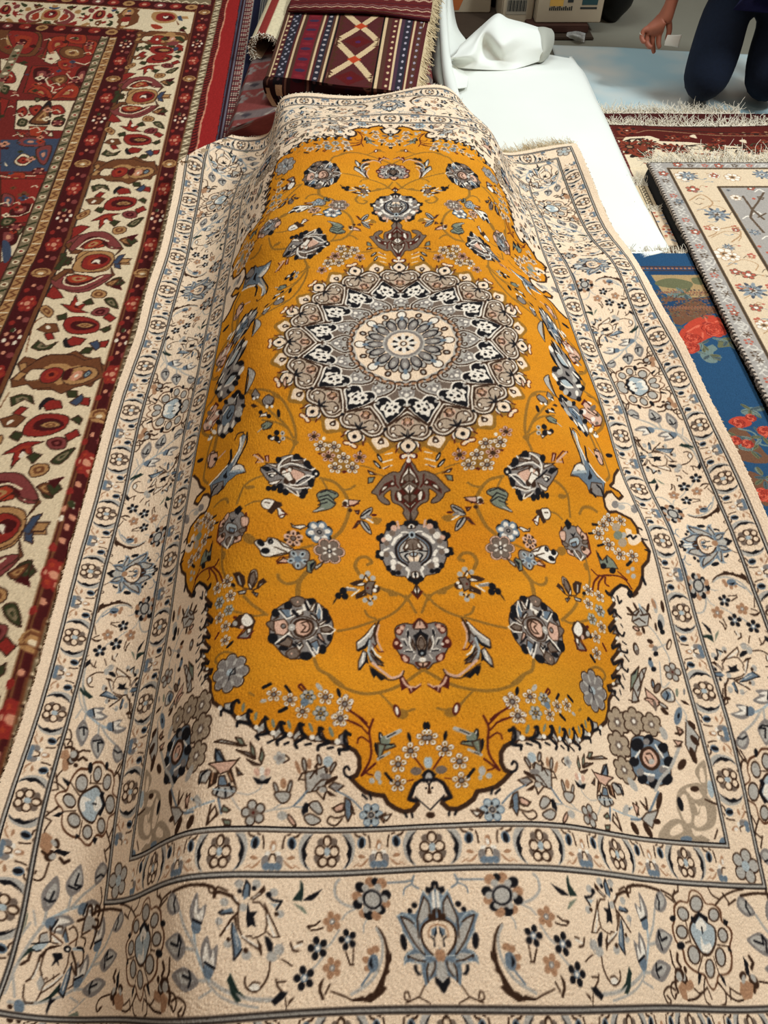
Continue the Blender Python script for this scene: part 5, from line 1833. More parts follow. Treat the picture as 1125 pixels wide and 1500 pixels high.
DIG2['grey'] = unpack('''
P t 0 968 2395 1013 2422 1027 2382 1004 2343 967 2343
P u 0 996 2409 1034 2409 1026 2356 985 2343
P t 0 1085 2409 1117 2409 1101 2356 1076 2356
P t 0 1134 2382 1174 2409 1170 2356 1131 2330
P u 0 1244 2409 1287 2422 1264 2356 1231 2369
P r 0 1078 2382 1113 2395 1099 2369
P u 0 996 2158 1029 2170 1061 2158 1071 2112 1040 2089 994 2089
P b 0 1007 2135 1046 2146 1047 2112 1012 2112
P r 0 978 2292 1009 2317 1017 2279 990 2267
S t 5 970 2217 1017 2254 1039 2205 1017 2170
S t 4 973 2055 999 2067 998 2023 969 2001
S t 5 1016 2044 1065 2055 1068 2012 1027 1969
P u 0 998 1948 1029 1959 1014 1928 998 1928
P t 0 956 1938 975 1907 1028 1918 1021 1877 955 1877
P t 0 990 2055 1013 2055 1003 2023
P r 0 1050 2044 1073 2044 1060 2023
P r 0 929 2044 952 2044 943 2012 922 2006
P r 0 922 2415 949 2409 934 2375 917 2382
P u 0 931 2230 948 2223 940 2193 922 2193
P r 0 1173 2304 1204 2304 1189 2279
P u 0 1113 2292 1116 2279 1108 2273
P r 0 972 2463 1012 2470 999 2443
P r 0 1112 2456 1152 2463 1131 2436
s b 8 1147 2242 1150 2158 1166 2100
s b 8 1150 2158 1129 2112 1140 2023
s b 7 1222 2267 1183 2205 1150 2158
s b 6 1153 2112 1184 2135
P u 0 1104 2034 1127 2034 1110 2001
P t 0 1110 2242 1132 2254 1123 2205
P u 0 980 1729 1019 1760 1048 1739 1019 1689 985 1689
P b 0 1001 1739 1024 1739 1020 1709 995 1704
P t 0 988 1913 1023 1925 1024 1868 989 1857
P r 0 979 1824 1004 1824 987 1792
P r 0 1003 1802 1040 1824 1038 1781 1008 1781
P r 0 978 1649 1015 1659 1000 1630 977 1630
P t 0 979 1583 1010 1592 994 1546 969 1537
P r 0 920 1630 943 1630 930 1606 917 1611
P b 0 928 1835 943 1824 930 1802
P b 0 921 1709 947 1719 932 1689
P b 0 925 1537 944 1528 927 1510
P b 0 924 1432 937 1424 926 1408
S c 5 938 1891 953 1879 937 1846 922 1857
S c 5 921 1750 942 1739 924 1719
S c 5 925 1573 945 1564 933 1546 919 1555
S c 5 924 1466 948 1458 932 1441
''')
DIG2['blue'] = unpack('''
p b 0 752 1869 919 1869 916 1825 754 1825
P u 0 752 1864 766 1851 744 1831
p t 0 760 1825 919 1825 920 1725 796 1705 771 1746
P g 0 763 1788 811 1809 866 1788 845 1756 776 1767
P g 0 872 1809 902 1809 893 1777 871 1783
P x 0 786 1736 825 1746 838 1705 796 1705
p n 0 764 1715 911 1715 914 1646 854 1636 784 1589 769 1598 769 1665
P b 0 770 1695 914 1705 917 1675 769 1665
P n 0 784 1656 855 1705 877 1656 815 1598
P r 0 766 1543 803 1598 845 1627 871 1636 891 1627 906 1598 889 1561 828 1525 807 1490 775 1472
S o 5 793 1561 835 1589 825 1534 805 1543
S o 5 860 1580 886 1608 894 1580 866 1561 852 1570
S o 5 821 1580 854 1598 857 1627
P r 0 777 1543 803 1534 812 1507 788 1481 774 1490
P x 0 802 1472 840 1507 851 1490 835 1472 836 1438 809 1438
P g 0 854 1498 875 1534 903 1534 906 1507 876 1498
P r 0 797 1221 822 1239 846 1235 849 1213 821 1203
P r 0 792 1171 818 1178 831 1164 817 1137 796 1137
P r 0 865 1199 884 1206 872 1171 860 1171
P x 0 838 1257 868 1272 876 1250 849 1242
P n 0 788 1192 825 1199 849 1124 850 1104 783 1097 782 1124
S x 5 815 1199 845 1185 848 1151 861 1144
P n 0 792 1124 850 1104 845 1091 801 1094
P n 0 792 1065 828 1034 808 973 792 979
P r 0 797 1009 822 1015 812 985
P n 0 901 1294 917 1302 899 1250
''')
DIG2['dark'] = unpack('''
p m 0 898 2972 976 2972 1024 2921 1139 2912 1294 2887 1473 2871 1434 2758 1267 2798 1145 2822 1008 2822 923 2862 895 2904
P r 0 910 2904 946 2938 961 2904 932 2871
P r 0 1081 2854 1109 2879 1122 2846 1096 2830
P r 0 1250 2838 1284 2854 1289 2822
P c 0 1172 2871 1195 2887 1197 2854
P c 0 1349 2830 1373 2838 1370 2806
P r 0 1419 2822 1450 2830 1439 2798
P r 0 1150 2871 1167 2879 1156 2838
S t 5 972 2887 1029 2912 1137 2904 1291 2879 1470 2862
s b 6 901 2969 975 2969 1032 2924 1171 2921 1475 2879
p c 0 886 2790 919 2846 1017 2862 1048 2838 989 2681 940 2651 881 2666
P b 0 894 2727 925 2774 1004 2774 1018 2742 982 2681 916 2666
P r 0 905 2727 936 2758 981 2766 1007 2727 954 2681 912 2681
s b 8 888 2798 937 2830 990 2838
s b 7 929 2790 959 2830 1001 2822
s c 6 954 2711 989 2742
p c 0 1044 2822 1136 2790 1263 2782 1429 2742 1398 2651 968 2651
P r 0 1050 2790 1083 2806 1092 2758 1056 2727 1039 2742
P b 0 1146 2774 1179 2790 1185 2758
P b 0 1231 2798 1279 2790 1272 2742 1248 2758
s b 6 1091 2727 1143 2790 1212 2806
s b 7 1329 2790 1437 2766
''')
CP = {"Uo":4.86177,"Ui":3.63822,"pis":0.97072,"Vi":6.65592,"pie":0.95632,"poe":0.82254,"gi":0.18156,"go":0.1742,"me":0.15035,"mv":0.05146,"R1":1.22069,"R2":1.78444}
GRID = [-9912,-336,3133,-2909,-87,2271,-5058,1636,2457,-6109,2091,2110,-3752,3568,2184,-5151,4656,2254,-5997,5645,1667,-5481,6786,2081,-6150,7965,1622,-6265,9059,1585,-6066,10181,1698,-6318,11300,1923,-6098,12504,2052,-6262,13599,2039,-6780,14656,1461,-6672,15803,1727,-6805,17159,1282,-6155,18145,2179,-2982,-1230,1167,-5044,228,1534,-3555,1063,1243,-3331,2437,1294,-4785,3385,1302,-4911,4485,1085,-4649,5701,1269,-5270,6793,946,-5184,7944,1058,-5304,9089,999,-5548,10237,900,-5206,11341,1255,-5203,12494,1386,-5361,13653,1289,-5616,14745,1166,-5762,15992,1037,-5595,17055,1339,-5859,18235,1234,-6006,-967,492,-3954,-20,207,-4675,1217,229,-4726,2268,104,-4440,3380,7,-4538,4571,57,-4686,5683,-75,-4720,6828,-19,-4717,7998,-50,-4774,9160,-25,-4542,10318,177,-4765,11457,316,-4607,12592,434,-4708,13697,456,-4813,14892,354,-4536,15848,1217,-4564,17060,1177,-4279,18161,1676,-2608,-1399,-1070,-3785,-126,-244,-3140,931,-940,-3303,2226,-500,-3474,3441,-567,-3438,4522,-533,-3480,5712,-412,-3456,6855,-494,-3553,8010,-195,-3525,9152,-125,-3508,10321,-46,-3452,11456,-80,-3467,12614,-57,-3512,13774,105,-3546,14896,117,-3744,16076,434,-3355,17142,724,-4548,18289,-201,-2856,-1435,-326,-2148,-62,-320,-2392,931,-119,-2438,2049,-109,-2437,3208,66,-2476,4461,36,-2525,5623,147,-2634,6738,297,-2573,7906,302,-2561,9011,299,-2579,10237,581,-2610,11398,626,-2606,12551,734,-2694,13670,792,-2583,14832,803,-2315,15925,150,-2480,17228,756,-1979,18237,252,-1503,-1211,655,-1591,-408,485,-1838,905,1054,-1827,2108,1127,-1823,3346,1012,-1867,4375,981,-1999,5548,1262,-1753,6746,992,-1947,7859,1331,-2001,9056,1596,-1729,10141,1140,-2207,11187,1759,-1882,12360,1359,-2088,13492,1756,-2055,14623,1605,-2325,15718,1852,-2467,16734,1608,-1681,17846,2780,-437,-1427,927,-662,-182,1235,-569,909,899,-650,2148,562,-610,3169,1414,-659,4362,803,-738,5455,1264,-827,6607,1195,-767,7790,1438,-753,8858,1391,-943,10062,1638,-707,11226,1732,-936,12348,1710,-878,13474,1914,-969,14633,2022,-1031,15685,1345,-1143,16875,1579,-883,17812,2315,104,-1209,1490,623,-310,1014,369,997,1267,402,2036,1127,368,3251,597,378,4376,1092,267,5585,535,311,6631,1189,299,7798,1291,215,8976,1394,258,10099,1368,133,11206,1664,217,12383,1625,99,13522,1553,115,14682,1599,97,15852,1979,21,16876,1216,-59,18145,2126,1980,-1250,989,1464,-265,735,1667,963,1056,1535,2149,971,1724,3264,1316,1390,4409,956,1616,5485,1402,1443,6635,1220,1396,7787,1566,1406,8903,1581,1407,10037,1555,1335,11222,1894,1346,12382,1623,1130,13576,1996,1340,14694,1787,1199,15752,1616,1510,16980,2070,325,17951,2160,2530,-1383,162,2463,-73,188,2506,996,325,2362,2228,225,2304,3309,-34,2555,4504,755,2216,5670,187,2743,6812,1440,2244,8001,841,2515,9140,1339,2212,10363,1310,1891,11459,843,2296,12578,1477,2104,13699,1158,2385,14845,1548,2294,16089,1375,1603,17101,991,2289,18393,1137,3800,-815,672,3430,-281,-477,3318,1146,-423,3476,2203,-82,3443,3459,-78,3367,4557,-115,3439,5787,418,3143,6905,-98,3163,8071,260,2995,9252,220,2953,10380,331,2852,11554,356,2764,12720,272,2778,13876,517,2567,14981,178,2742,16062,415,2371,17133,-185,2274,18360,787,4729,-1286,-556,4551,57,-410,4533,1078,-603,4448,2342,-607,4588,3459,-191,4486,4734,-115,4351,5934,82,4447,7097,-139,4291,8259,322,4254,9410,93,4036,10595,252,3919,11737,833,3874,12818,122,3813,13929,-102,3765,15084,-117,3756,16283,-250,3449,17446,607,4050,18539,-442,5663,-982,-206,5668,62,-246,5536,1272,-74,5618,2411,-146,5628,3630,-70,5508,4791,196,5440,5995,420,5277,7122,677,5220,8334,351,5100,9471,743,5047,10609,558,4980,11752,300,4883,12905,527,4976,14014,154,4774,15138,576,4718,16254,732,4861,17358,269,4188,18513,233,6786,-1150,-215,6703,166,70,6636,1193,104,6525,2446,438,6601,3525,419,6600,4860,627,6496,5955,670,6425,7211,760,6327,8323,1139,6236,9510,950,6135,10692,955,6107,11796,695,6071,12906,304,5909,14068,753,5868,15184,642,5888,16352,335,5709,17500,261,6164,18606,10,7760,-545,502,7826,22,189,7653,1487,573,7664,2226,753,7628,3700,830,7580,4754,1015,7636,6195,883,7390,7177,1191,7230,8492,917,7194,9653,1305,7205,10765,840,7135,11866,442,7062,13081,740,7114,14066,748,6950,15321,1060,6903,16249,618,7153,17331,165,6056,18508,-28]
KILIM_TOP = [[[-0.42,2.815,0.175],[-0.287,2.72,0.2],[-0.143,2.64,0.21],[-0.006,2.605,0.21],[0.105,2.631,0.19]],[[-0.413,3.152,0.175],[-0.274,3.071,0.205],[-0.119,3.012,0.215],[0.019,2.998,0.215],[0.146,3.032,0.195]],[[-0.408,3.551,0.17],[-0.258,3.462,0.2],[-0.104,3.426,0.21],[0.048,3.426,0.21],[0.192,3.479,0.195]],[[-0.415,4.071,0.17],[-0.255,3.97,0.2],[-0.084,3.929,0.21],[0.084,3.929,0.21],[0.242,4.011,0.19]]]
KILIM_FRONT = [[[-0.395,2.74,0.1],[-0.268,2.669,0.11],[-0.147,2.633,0.12],[-0.006,2.655,0.12],[0.099,2.701,0.12]],[[-0.424,2.779,0.135],[-0.29,2.692,0.15],[-0.146,2.644,0.155],[-0.006,2.644,0.155],[0.107,2.669,0.15]],[[-0.429,2.794,0.165],[-0.288,2.714,0.185],[-0.144,2.635,0.195],[-0.006,2.606,0.195],[0.107,2.635,0.18]],[[-0.42,2.815,0.175],[-0.287,2.72,0.2],[-0.143,2.64,0.21],[-0.006,2.605,0.21],[0.105,2.631,0.19]]]
KILIM_UPPER = [[[-0.397,3.472,0.185],[-0.252,3.367,0.215],[-0.101,3.331,0.225],[0.047,3.291,0.225],[0.181,3.295,0.21]],[[-0.388,3.479,0.2],[-0.247,3.386,0.228],[-0.096,3.35,0.238],[0.052,3.318,0.238],[0.188,3.349,0.22]],[[-0.389,3.637,0.205],[-0.245,3.571,0.232],[-0.091,3.533,0.242],[0.063,3.515,0.242],[0.206,3.573,0.222]],[[-0.4,4.001,0.2],[-0.244,3.9,0.232],[-0.079,3.858,0.242],[0.082,3.858,0.242],[0.242,3.921,0.222]]]
KILIM_EDGE = [[0.23,3.75,0.2],[0.196,3.497,0.195],[0.169,3.252,0.195],[0.147,3.048,0.19],[0.122,2.812,0.185],[0.103,2.647,0.18]]
ROLL_A = [-0.474,3.25,0.125]
ROLL_B = [-0.427,4.046,0.15]
TARP = [[[0.63,1.878,0.002],[0.701,1.897,0.008],[0.776,1.923,0.012],[0.842,1.952,0.01],[0.87,2.003,-0.02],[0.902,2.074,-0.06]],[[0.555,2.238,0.004],[0.672,2.226,0.01],[0.758,2.222,0.012],[0.829,2.23,0.008],[0.856,2.284,-0.02],[0.889,2.361,-0.06]],[[0.489,2.508,0.01],[0.63,2.516,0.02],[0.739,2.537,0.02],[0.824,2.569,0.01],[0.853,2.636,-0.02],[0.889,2.724,-0.06]],[[0.329,2.578,0.02],[0.499,2.615,0.032],[0.647,2.644,0.038],[0.812,2.743,0.022],[0.854,2.85,-0.02],[0.89,2.945,-0.06]],[[0.276,2.826,0.05],[0.446,2.831,0.06],[0.6,2.855,0.06],[0.793,2.944,0.04],[0.839,3.074,-0.01],[0.886,3.205,-0.06]],[[0.248,3.072,0.07],[0.413,3.043,0.085],[0.6,3.07,0.085],[0.776,3.141,0.06],[0.835,3.325,0.0],[0.88,3.468,-0.05]],[[0.244,3.196,0.075],[0.407,3.125,0.09],[0.583,3.146,0.09],[0.764,3.262,0.06],[0.821,3.446,0.0],[0.865,3.593,-0.05]],[[0.256,3.481,0.03],[0.448,3.497,0.03],[0.639,3.497,0.03],[0.796,3.525,0.0],[0.83,3.623,-0.03],[0.864,3.722,-0.06]]]
BUNDLE = [[[0.241,3.167,0.085],[0.313,3.124,0.095],[0.404,3.101,0.098],[0.483,3.101,0.098],[0.541,3.135,0.096],[0.634,3.224,0.09]],[[0.27,3.15,0.115],[0.338,3.126,0.118],[0.404,3.121,0.115],[0.477,3.13,0.112],[0.548,3.15,0.11],[0.638,3.223,0.1]],[[0.257,3.119,0.13],[0.333,3.101,0.15],[0.4,3.203,0.145],[0.456,3.133,0.13],[0.527,3.158,0.15],[0.62,3.204,0.14]],[[0.278,3.13,0.145],[0.342,3.169,0.165],[0.393,3.198,0.2],[0.448,3.121,0.185],[0.519,3.178,0.19],[0.615,3.243,0.17]],[[0.298,3.202,0.15],[0.368,3.255,0.185],[0.435,3.275,0.225],[0.477,3.262,0.215],[0.541,3.267,0.2],[0.609,3.287,0.18]],[[0.325,3.327,0.12],[0.399,3.436,0.14],[0.464,3.465,0.18],[0.511,3.441,0.17],[0.581,3.46,0.15],[0.654,3.503,0.12]],[[0.361,3.69,0.0],[0.453,3.866,0.0],[0.552,4.056,0.0],[0.604,3.997,0.0],[0.669,3.94,0.0],[0.726,3.885,0.0]]]
BUNDLE2 = [[[0.591,3.21,0.09],[0.631,3.217,0.085],[0.679,3.344,0.06]],[[0.602,3.235,0.13],[0.64,3.22,0.13],[0.696,3.359,0.1]],[[0.6,3.305,0.165],[0.647,3.322,0.16],[0.705,3.421,0.12]],[[0.613,3.436,0.14],[0.666,3.478,0.13],[0.723,3.586,0.09]],[[0.694,3.885,0.0],[0.745,3.885,0.0],[0.781,3.866,0.0]]]
FOLD = [[0.269,4.046,0.15],[0.255,3.712,0.135],[0.245,3.326,0.125],[0.241,3.017,0.12],[0.253,2.775,0.105]]
FLAP = [[[0.286,4.137,0.1],[0.313,4.158,0.1],[0.343,4.446,0.02]],[[0.271,3.745,0.1],[0.299,3.734,0.09],[0.338,3.916,0.01]],[[0.259,3.406,0.1],[0.307,3.502,0.075],[0.368,3.644,0.02]],[[0.255,3.144,0.1],[0.298,3.21,0.085],[0.353,3.269,0.07]],[[0.257,2.911,0.1],[0.281,2.951,0.085],[0.314,2.978,0.08]]]
FLAP2 = [[[0.24,4.137,0.1],[0.255,4.059,0.12],[0.277,4.098,0.11]],[[0.225,3.636,0.08],[0.234,3.536,0.11],[0.255,3.553,0.1]],[[0.203,3.366,0.05],[0.214,3.224,0.09],[0.244,3.224,0.09]],[[0.199,3.148,0.05],[0.211,3.003,0.09],[0.242,2.989,0.09]],[[0.223,2.981,0.05],[0.233,2.864,0.08],[0.253,2.826,0.09]]]
PLAST = [[[0.886,4.019,-0.075],[0.925,3.972,-0.075],[0.965,3.954,-0.075]],[[0.894,4.05,-0.07],[0.922,3.95,-0.045],[0.97,3.977,-0.065]],[[0.915,4.114,-0.072],[0.955,4.098,-0.07],[0.995,4.085,-0.075]]]
SHEET = [[[0.773,3.148,-0.08],[1.005,3.154,-0.08],[1.249,3.121,-0.08],[1.649,3.069,-0.08]],[[0.785,3.4,-0.08],[1.043,3.4,-0.08],[1.316,3.371,-0.08],[1.741,3.328,-0.08]],[[0.794,3.649,-0.08],[1.076,3.633,-0.08],[1.362,3.6,-0.08],[1.792,3.553,-0.08]],[[0.8,3.924,-0.08],[1.114,3.888,-0.08],[1.411,3.844,-0.08],[1.841,3.783,-0.08]]]
# ---------------- setting: the hall floor ----------------
FLOOR = -0.085
m_floor = mat_plain('floor_concrete', (124, 120, 106), 0.7, 0.10, 6, 0.05)
fl = raw_mesh('floor', [(-6, -3, FLOOR), (7, -3, FLOOR), (7, 9, FLOOR), (-6, 9, FLOOR)], [(0, 1, 2, 3)], m_floor, smooth=False)
tag(fl, kind='structure')

# ---------------- the big yellow rug ----------------
US = 0.15
NU, NV, UM, VM = 15, 18, 6.6, 8.6
G = np.array(GRID, float).reshape(NU, NV, 3)/1000.0
def bsp(x, lo, hi, n):
    m = n-3; t = (np.asarray(x)-lo)/(hi-lo)*m; i = np.clip(np.floor(t).astype(int), 0, m-1); s = t-i; B = np.zeros((len(t), n))
    for k, wt in enumerate([(1-s)**3/6, (3*s**3-6*s**2+4)/6, (-3*s**3+3*s**2+3*s+1)/6, s**3/6]): B[np.arange(len(t)), i+k] += wt
    return B
def rug_at(u, v):      # tensor grid of positions in metres: rows v, cols u
    return np.einsum('vj,ijc,ui->vuc', bsp(v, -VM, VM, NV), G, bsp(u, -UM, UM, NU))*US
def rug_pts(u, v):     # scattered
    return np.einsum('kj,ijc,ki->kc', bsp(v, -VM, VM, NV), G, bsp(u, -UM, UM, NU))*US
UE = CP['Uo']+CP['go']+CP['me']; VE = 8+CP['go']+CP['me']
cv = paint_main(DIG, CP, 224)
h2, w2 = cv.im.shape[0]//2*2, cv.im.shape[1]//2*2
quarter = cv.im[:h2, :w2].reshape(h2//2, 2, w2//2, 2, 3).mean((1, 3))
def sample(Q, a, b, res):   # bilinear at |u|=a (cols), |v|=b (rows)
    x = np.clip(a*res-.5, 0, Q.shape[1]-1.001); y = np.clip(b*res-.5, 0, Q.shape[0]-1.001)
    xi, yi = x.astype(int), y.astype(int); fx, fy = (x-xi)[None, :, None], (y-yi)[:, None, None]
    A = Q[yi]; B = Q[yi+1]
    return (A[:, xi]*(1-fx)+A[:, xi+1]*fx)*(1-fy)+(B[:, xi]*(1-fx)+B[:, xi+1]*fx)*fy
us = np.linspace(-UE, UE, 1080)
tt = np.linspace(0, 1, 1330); dens = 0.62+0.76*tt; vs = np.concatenate([[0], np.cumsum((dens[:-1]+dens[1:])/2)]); vs = -VE+vs/vs[-1]*2*VE
colr = sample(quarter, np.abs(us), np.abs(vs), 112)
UU, VV = np.meshgrid(us, vs)
# dye lots of the wool: faint streaks along the knot rows, strongest in the gold ground
streak = 0.030*wob(UU*0.5, VV*2.0, 3.0, 3)+0.020*wob(UU*0.3, VV*5, 5.0, 5)
gold = np.clip((colr[..., 0]-colr[..., 2]-0.35)/0.3, 0, 1)[..., None]
hue = (wob(UU, VV, 0.9, 9)*0.5+wob(UU*.2, VV*3, 2.2, 11)*0.5)[..., None]
colr = colr*(1+streak[..., None]*(0.4+gold)); colr = np.clip(colr+gold*hue*np.array([0.0, 0.035, 0.02]), 0, 1)
# the far left corner is folded under along a diagonal
p0 = np.array([-5.2, 6.98]); p1 = np.array([-4.3, 8.33]); dr = (p1-p0)/np.linalg.norm(p1-p0); nr = np.array([-dr[1], dr[0]])
dist = (UU-p0[0])*nr[0]+(VV-p0[1])*nr[1]; over = np.maximum(dist, 0)
UF = UU-2*over*nr[0]; VF = VV-2*over*nr[1]
P = rug_at(us, vs)
msk = over > 0
P[msk] = rug_pts(UF[msk], VF[msk]); P[..., 2] -= 0.013*np.clip(over/0.10, 0, 1)
# pile: every knot stands a little differently
P[..., 2] += RNG.normal(0, 0.00045, P.shape[:2])+0.0008*wob(UU, VV, 14, 21)
LABEL_MAIN = 'large gold and cream rug with a round floral medallion, draped over a long mound'
rug = sheet('persian_rug', P, colr, M_PILE, 0.009, None, (0.72, 0.62, 0.5), 0.075)
tag(rug, LABEL_MAIN, 'rug')
m_fr = mat_plain('cotton_warp', (226, 206, 170), 0.9, 0.15, 90)
m_frw = mat_plain('white_cotton_warp', (236, 226, 206), 0.9, 0.12, 90)
uu = np.concatenate([RNG.uniform(2.3, 5.15, 520), RNG.uniform(-4.2, 2.3, 260)])
e0 = rug_pts(uu, np.full_like(uu, VE)); e1 = rug_pts(uu, np.full_like(uu, VE-0.1)); dd = (e0-e1); dd /= np.linalg.norm(dd, axis=1, keepdims=True)
strands('fringe', e0[:520]-[0, 0, .004], dd[:520]+np.array([0.0, 0, -0.05]), 0.05, m_fr, rug, 0.0009, 5, 0.8)
strands('fringe', e0[520:]-[0, 0, .004], dd[520:], 0.011, m_frw, rug, 0.0011, 2, 0.5)

# ---------------- the long roll of rugs underneath it ----------------
vm = np.linspace(-6.6, 8.25, 150); um = np.linspace(-3.3, 3.0, 80)
PM = rug_at(um, vm); PM[..., 2] -= 0.028
foot = np.minimum(PM[..., 2], PM[..., 2])
last = PM[-1]; ext = []
for k in range(1, 60):
    t = k/60; L = last.copy(); L[:, 1] += 1.25*t
    fr = np.linspace(0, 1, 80)
    left = np.clip(1-fr/0.35, 0, 1)
    L[:, 0] = L[:, 0]*(1-min(1, t*9))+min(1, t*9)*np.interp(fr, [0, .2, .35, .7, 1], [-.585, -.53, -.38, .17, .22])
    L[:, 2] = L[:, 2]*(1-min(1, t*9))+min(1, t*9)*np.interp(fr, [0, .08, .2, .35, .7, .8, 1], [-.02, .04, .085, .105, .105, .085, -.06])
    ext.append(L)
PM = np.concatenate([PM, np.array(ext)])
ms = np.clip((PM[..., 1]-PM[0, :, 1].mean())/0.2, 0, 1); PM[..., 2] = PM[..., 2]*ms+(1-ms)*np.minimum(PM[..., 2], -0.045)
def upgrid(A, ny, nx):
    y = np.linspace(0, A.shape[0]-1, ny); x = np.linspace(0, A.shape[1]-1, nx); yi = np.minimum(y.astype(int), A.shape[0]-2); xi = np.minimum(x.astype(int), A.shape[1]-2)
    fy, fx = (y-yi)[:, None, None], (x-xi)[None, :, None]
    return (A[yi][:, xi]*(1-fx)+A[yi][:, xi+1]*fx)*(1-fy)+(A[yi+1][:, xi]*(1-fx)+A[yi+1][:, xi+1]*fx)*fy
PM = upgrid(PM, 420, 240)
cm = Canvas(0, 0.95, 0, 4.2, 150, (124, 62, 58))
for k in range(16):
    y = 0.2+k*0.26
    cm.poly([(0, y+.13), (.95, y+.13), (.95, y+.20), (0, y+.20)], (.44, .38, .37))
    for j in range(7):
        x = 0.04+j*0.14
        for i in range(6):
            a = i*1.047; cm.disc(x+.028*math.cos(a), y+.05+.028*math.sin(a), .014, (.50, .46, .44))
        cm.disc(x, y+.05, .013, (.28, .1, .1)); cm.stroke(cat([(x+.03, y+.1), (x+.06, y+.06), (x+.09, y+.1), (x+.1, y+.02)], False), .008, (.55, .50, .46))
        cm.stroke(cat([(x-.02, y+.15), (x+.02, y+.19), (x+.05, y+.15)], False), .008, (.62, .57, .52)); cm.disc(x+.05, y+.165, .016, (.25, .22, .24))
ar = np.linspace(0, .949, 240); br = np.linspace(0, 4.19, 420)
roll = sheet('rolled_rug', PM, sample(cm.im, ar, br, 150), M_FLAT, 0.006, None, (.35, .2, .18), 0.06)
tag(roll, 'grey and dull red patterned rug rolled up, under the gold rug and the folded kilim', 'rug')

# ---------------- the red rug on the left ----------------
RC = dict(r=(140, 40, 32), m=(70, 16, 16), c=(228, 206, 170), g=(54, 56, 30), b=(112, 66, 38), u=(62, 72, 92), v=(128, 60, 56), o=(160, 56, 34), t=(176, 130, 82), k=(34, 26, 26), w=(235, 220, 195), p=(205, 140, 110), x=(150, 160, 150), n=(116, 50, 40), B=(64, 36, 24), R=(150, 32, 30), G=(130, 112, 84))
def add_pal(d):
    PAL.update(d)
SAVE = dict(PAL); add_pal({k: v for k, v in RC.items()})
PAL['B'] = (64, 36, 24); PAL['G'] = (130, 112, 84); PAL['R'] = (150, 32, 30)
MBf = lambda y: -0.6242-0.0535*y
S0, S1, Y0, Y1 = -1.62, 0.185, 0.05, 4.05
cr = Canvas(S0, S1, Y0, Y1, 420, (118, 38, 32))
lm = lambda y: -0.2598+0.0137*y; lb = lambda y: -0.3115+0.0045*y; lw = lambda y: .0628+.0188*y; lr = lambda y: .1467+.0105*y
yy = [Y0, Y1]
def band(f0, f1, c): cr.poly([(f0(Y0), Y0), (f1(Y0), Y0), (f1(Y1), Y1), (f0(Y1), Y1)], c)
K = lambda c: (lambda y: c)
off = lambda f, d: (lambda y: f(y)+d)
INF = dict(r=('o', 'm'), o=('r', 't'), m=('v', 'p'), g=('G', 'g'), v=('u', 'p'), b=('t', 'b'))
cr.prims(DIG2['redfield'], None, 1., .004, 'romgvbck', INF)
# lower field panels repeat the same compartments
for sh in (1.62,):
    cr.prims(DIG2['redfield'], lambda p: np.stack([p[:, 0]*.9-.06, p[:, 1]-sh], -1), 1., .004, 'romgvbck', INF)
rf = np.random.default_rng(2)
for k in range(900):
    x, y = rf.uniform(S0, -.39), rf.uniform(.4, 3.5); q = 'crgomvpbu'[rf.integers(0, 9)]; z_ = rf.uniform(.006, .016)
    if k % 3 == 0: cr.stroke(cat([(x, y), (x+z_*1.6, y+z_), (x+z_*2.6, y-z_*.3)], False), .005, 'c')
    else:
        for i in range(4): cr.disc(x+z_*.7*math.cos(i*1.57), y+z_*.7*math.sin(i*1.57), z_*.55, q)
        cr.disc(x, y, z_*.4, 'B')
# compartment grid of the field
for k in range(12):
    y = 3.36-.315*k
    for j in range(5):
        cr.disc(-.405-.28*j, y, .022, 'm'); cr.disc(-.405-.28*j, y, .012, 'v')
        for a in range(4): cr.disc(-.405-.28*j+.016*math.cos(a*1.57+.8), y+.016*math.sin(a*1.57+.8), .005, 'p')
    for j in range(1, 5):
        cr.stroke([(-.405-.28*j, y-.03), (-.405-.28*j, y-.285)], .036, 'G')
        for q in range(5): cr.disc(-.405-.28*j, y-.06-.05*q, .011, 'g' if q % 2 else 'c'); cr.disc(-.405-.28*j+.008, y-.085-.05*q, .006, 'r')
band(off(lb, -.075), lb, 'B'); band(off(lb, -.070), off(lb, -.040), 'G'); band(off(lb, -.034), off(lb, -.004), 't')
for k in range(70):
    y = Y0+k*.058; x = lb(y)
    cr.stroke([(x-.030, y), (x-.010, y+.018), (x-.028, y+.030), (x-.008, y+.046)], .006, 'b'); cr.stroke([(x-.030, y+.05), (x-.008, y+.05)], .005, 'c')
    cr.disc(x-.055, y+.01, .011, 'c'); cr.disc(x-.055, y+.01, .006, 'r' if k % 2 else 'b'); cr.stroke([(x-.066, y+.03), (x-.045, y+.044)], .008, 'g')
band(lb, lm, 'm'); band(off(lm, -.006), off(lm, .008), 'b')
band(lm, K(0), 'c'); band(off(lm, -.005), off(lm, .006), 'b'); band(off(lm, .006), off(lm, .010), 'k')
per = DIG2['redper']
INN = dict(r=('o', 'm'), t=('b', 't'), g=('G', 'g'), v=('m', 'v'), u=('x', 'u'), o=('t', 'r'), b=('t', 'b'))
for ya in (3.92, 2.92, 1.92, .92, -.08):
    for sg in (1, -1): cr.prims(per, lambda p: np.stack([p[:, 0], ya+sg*(p[:, 1]-1.92)], -1), 1.,   .003, 'rtvoguPbcn', INN)
band(K(-.006), K(.006), 'b'); band(K(-.001), K(.002), 'm'); band(K(.006), off(lw, -.055), 'm')
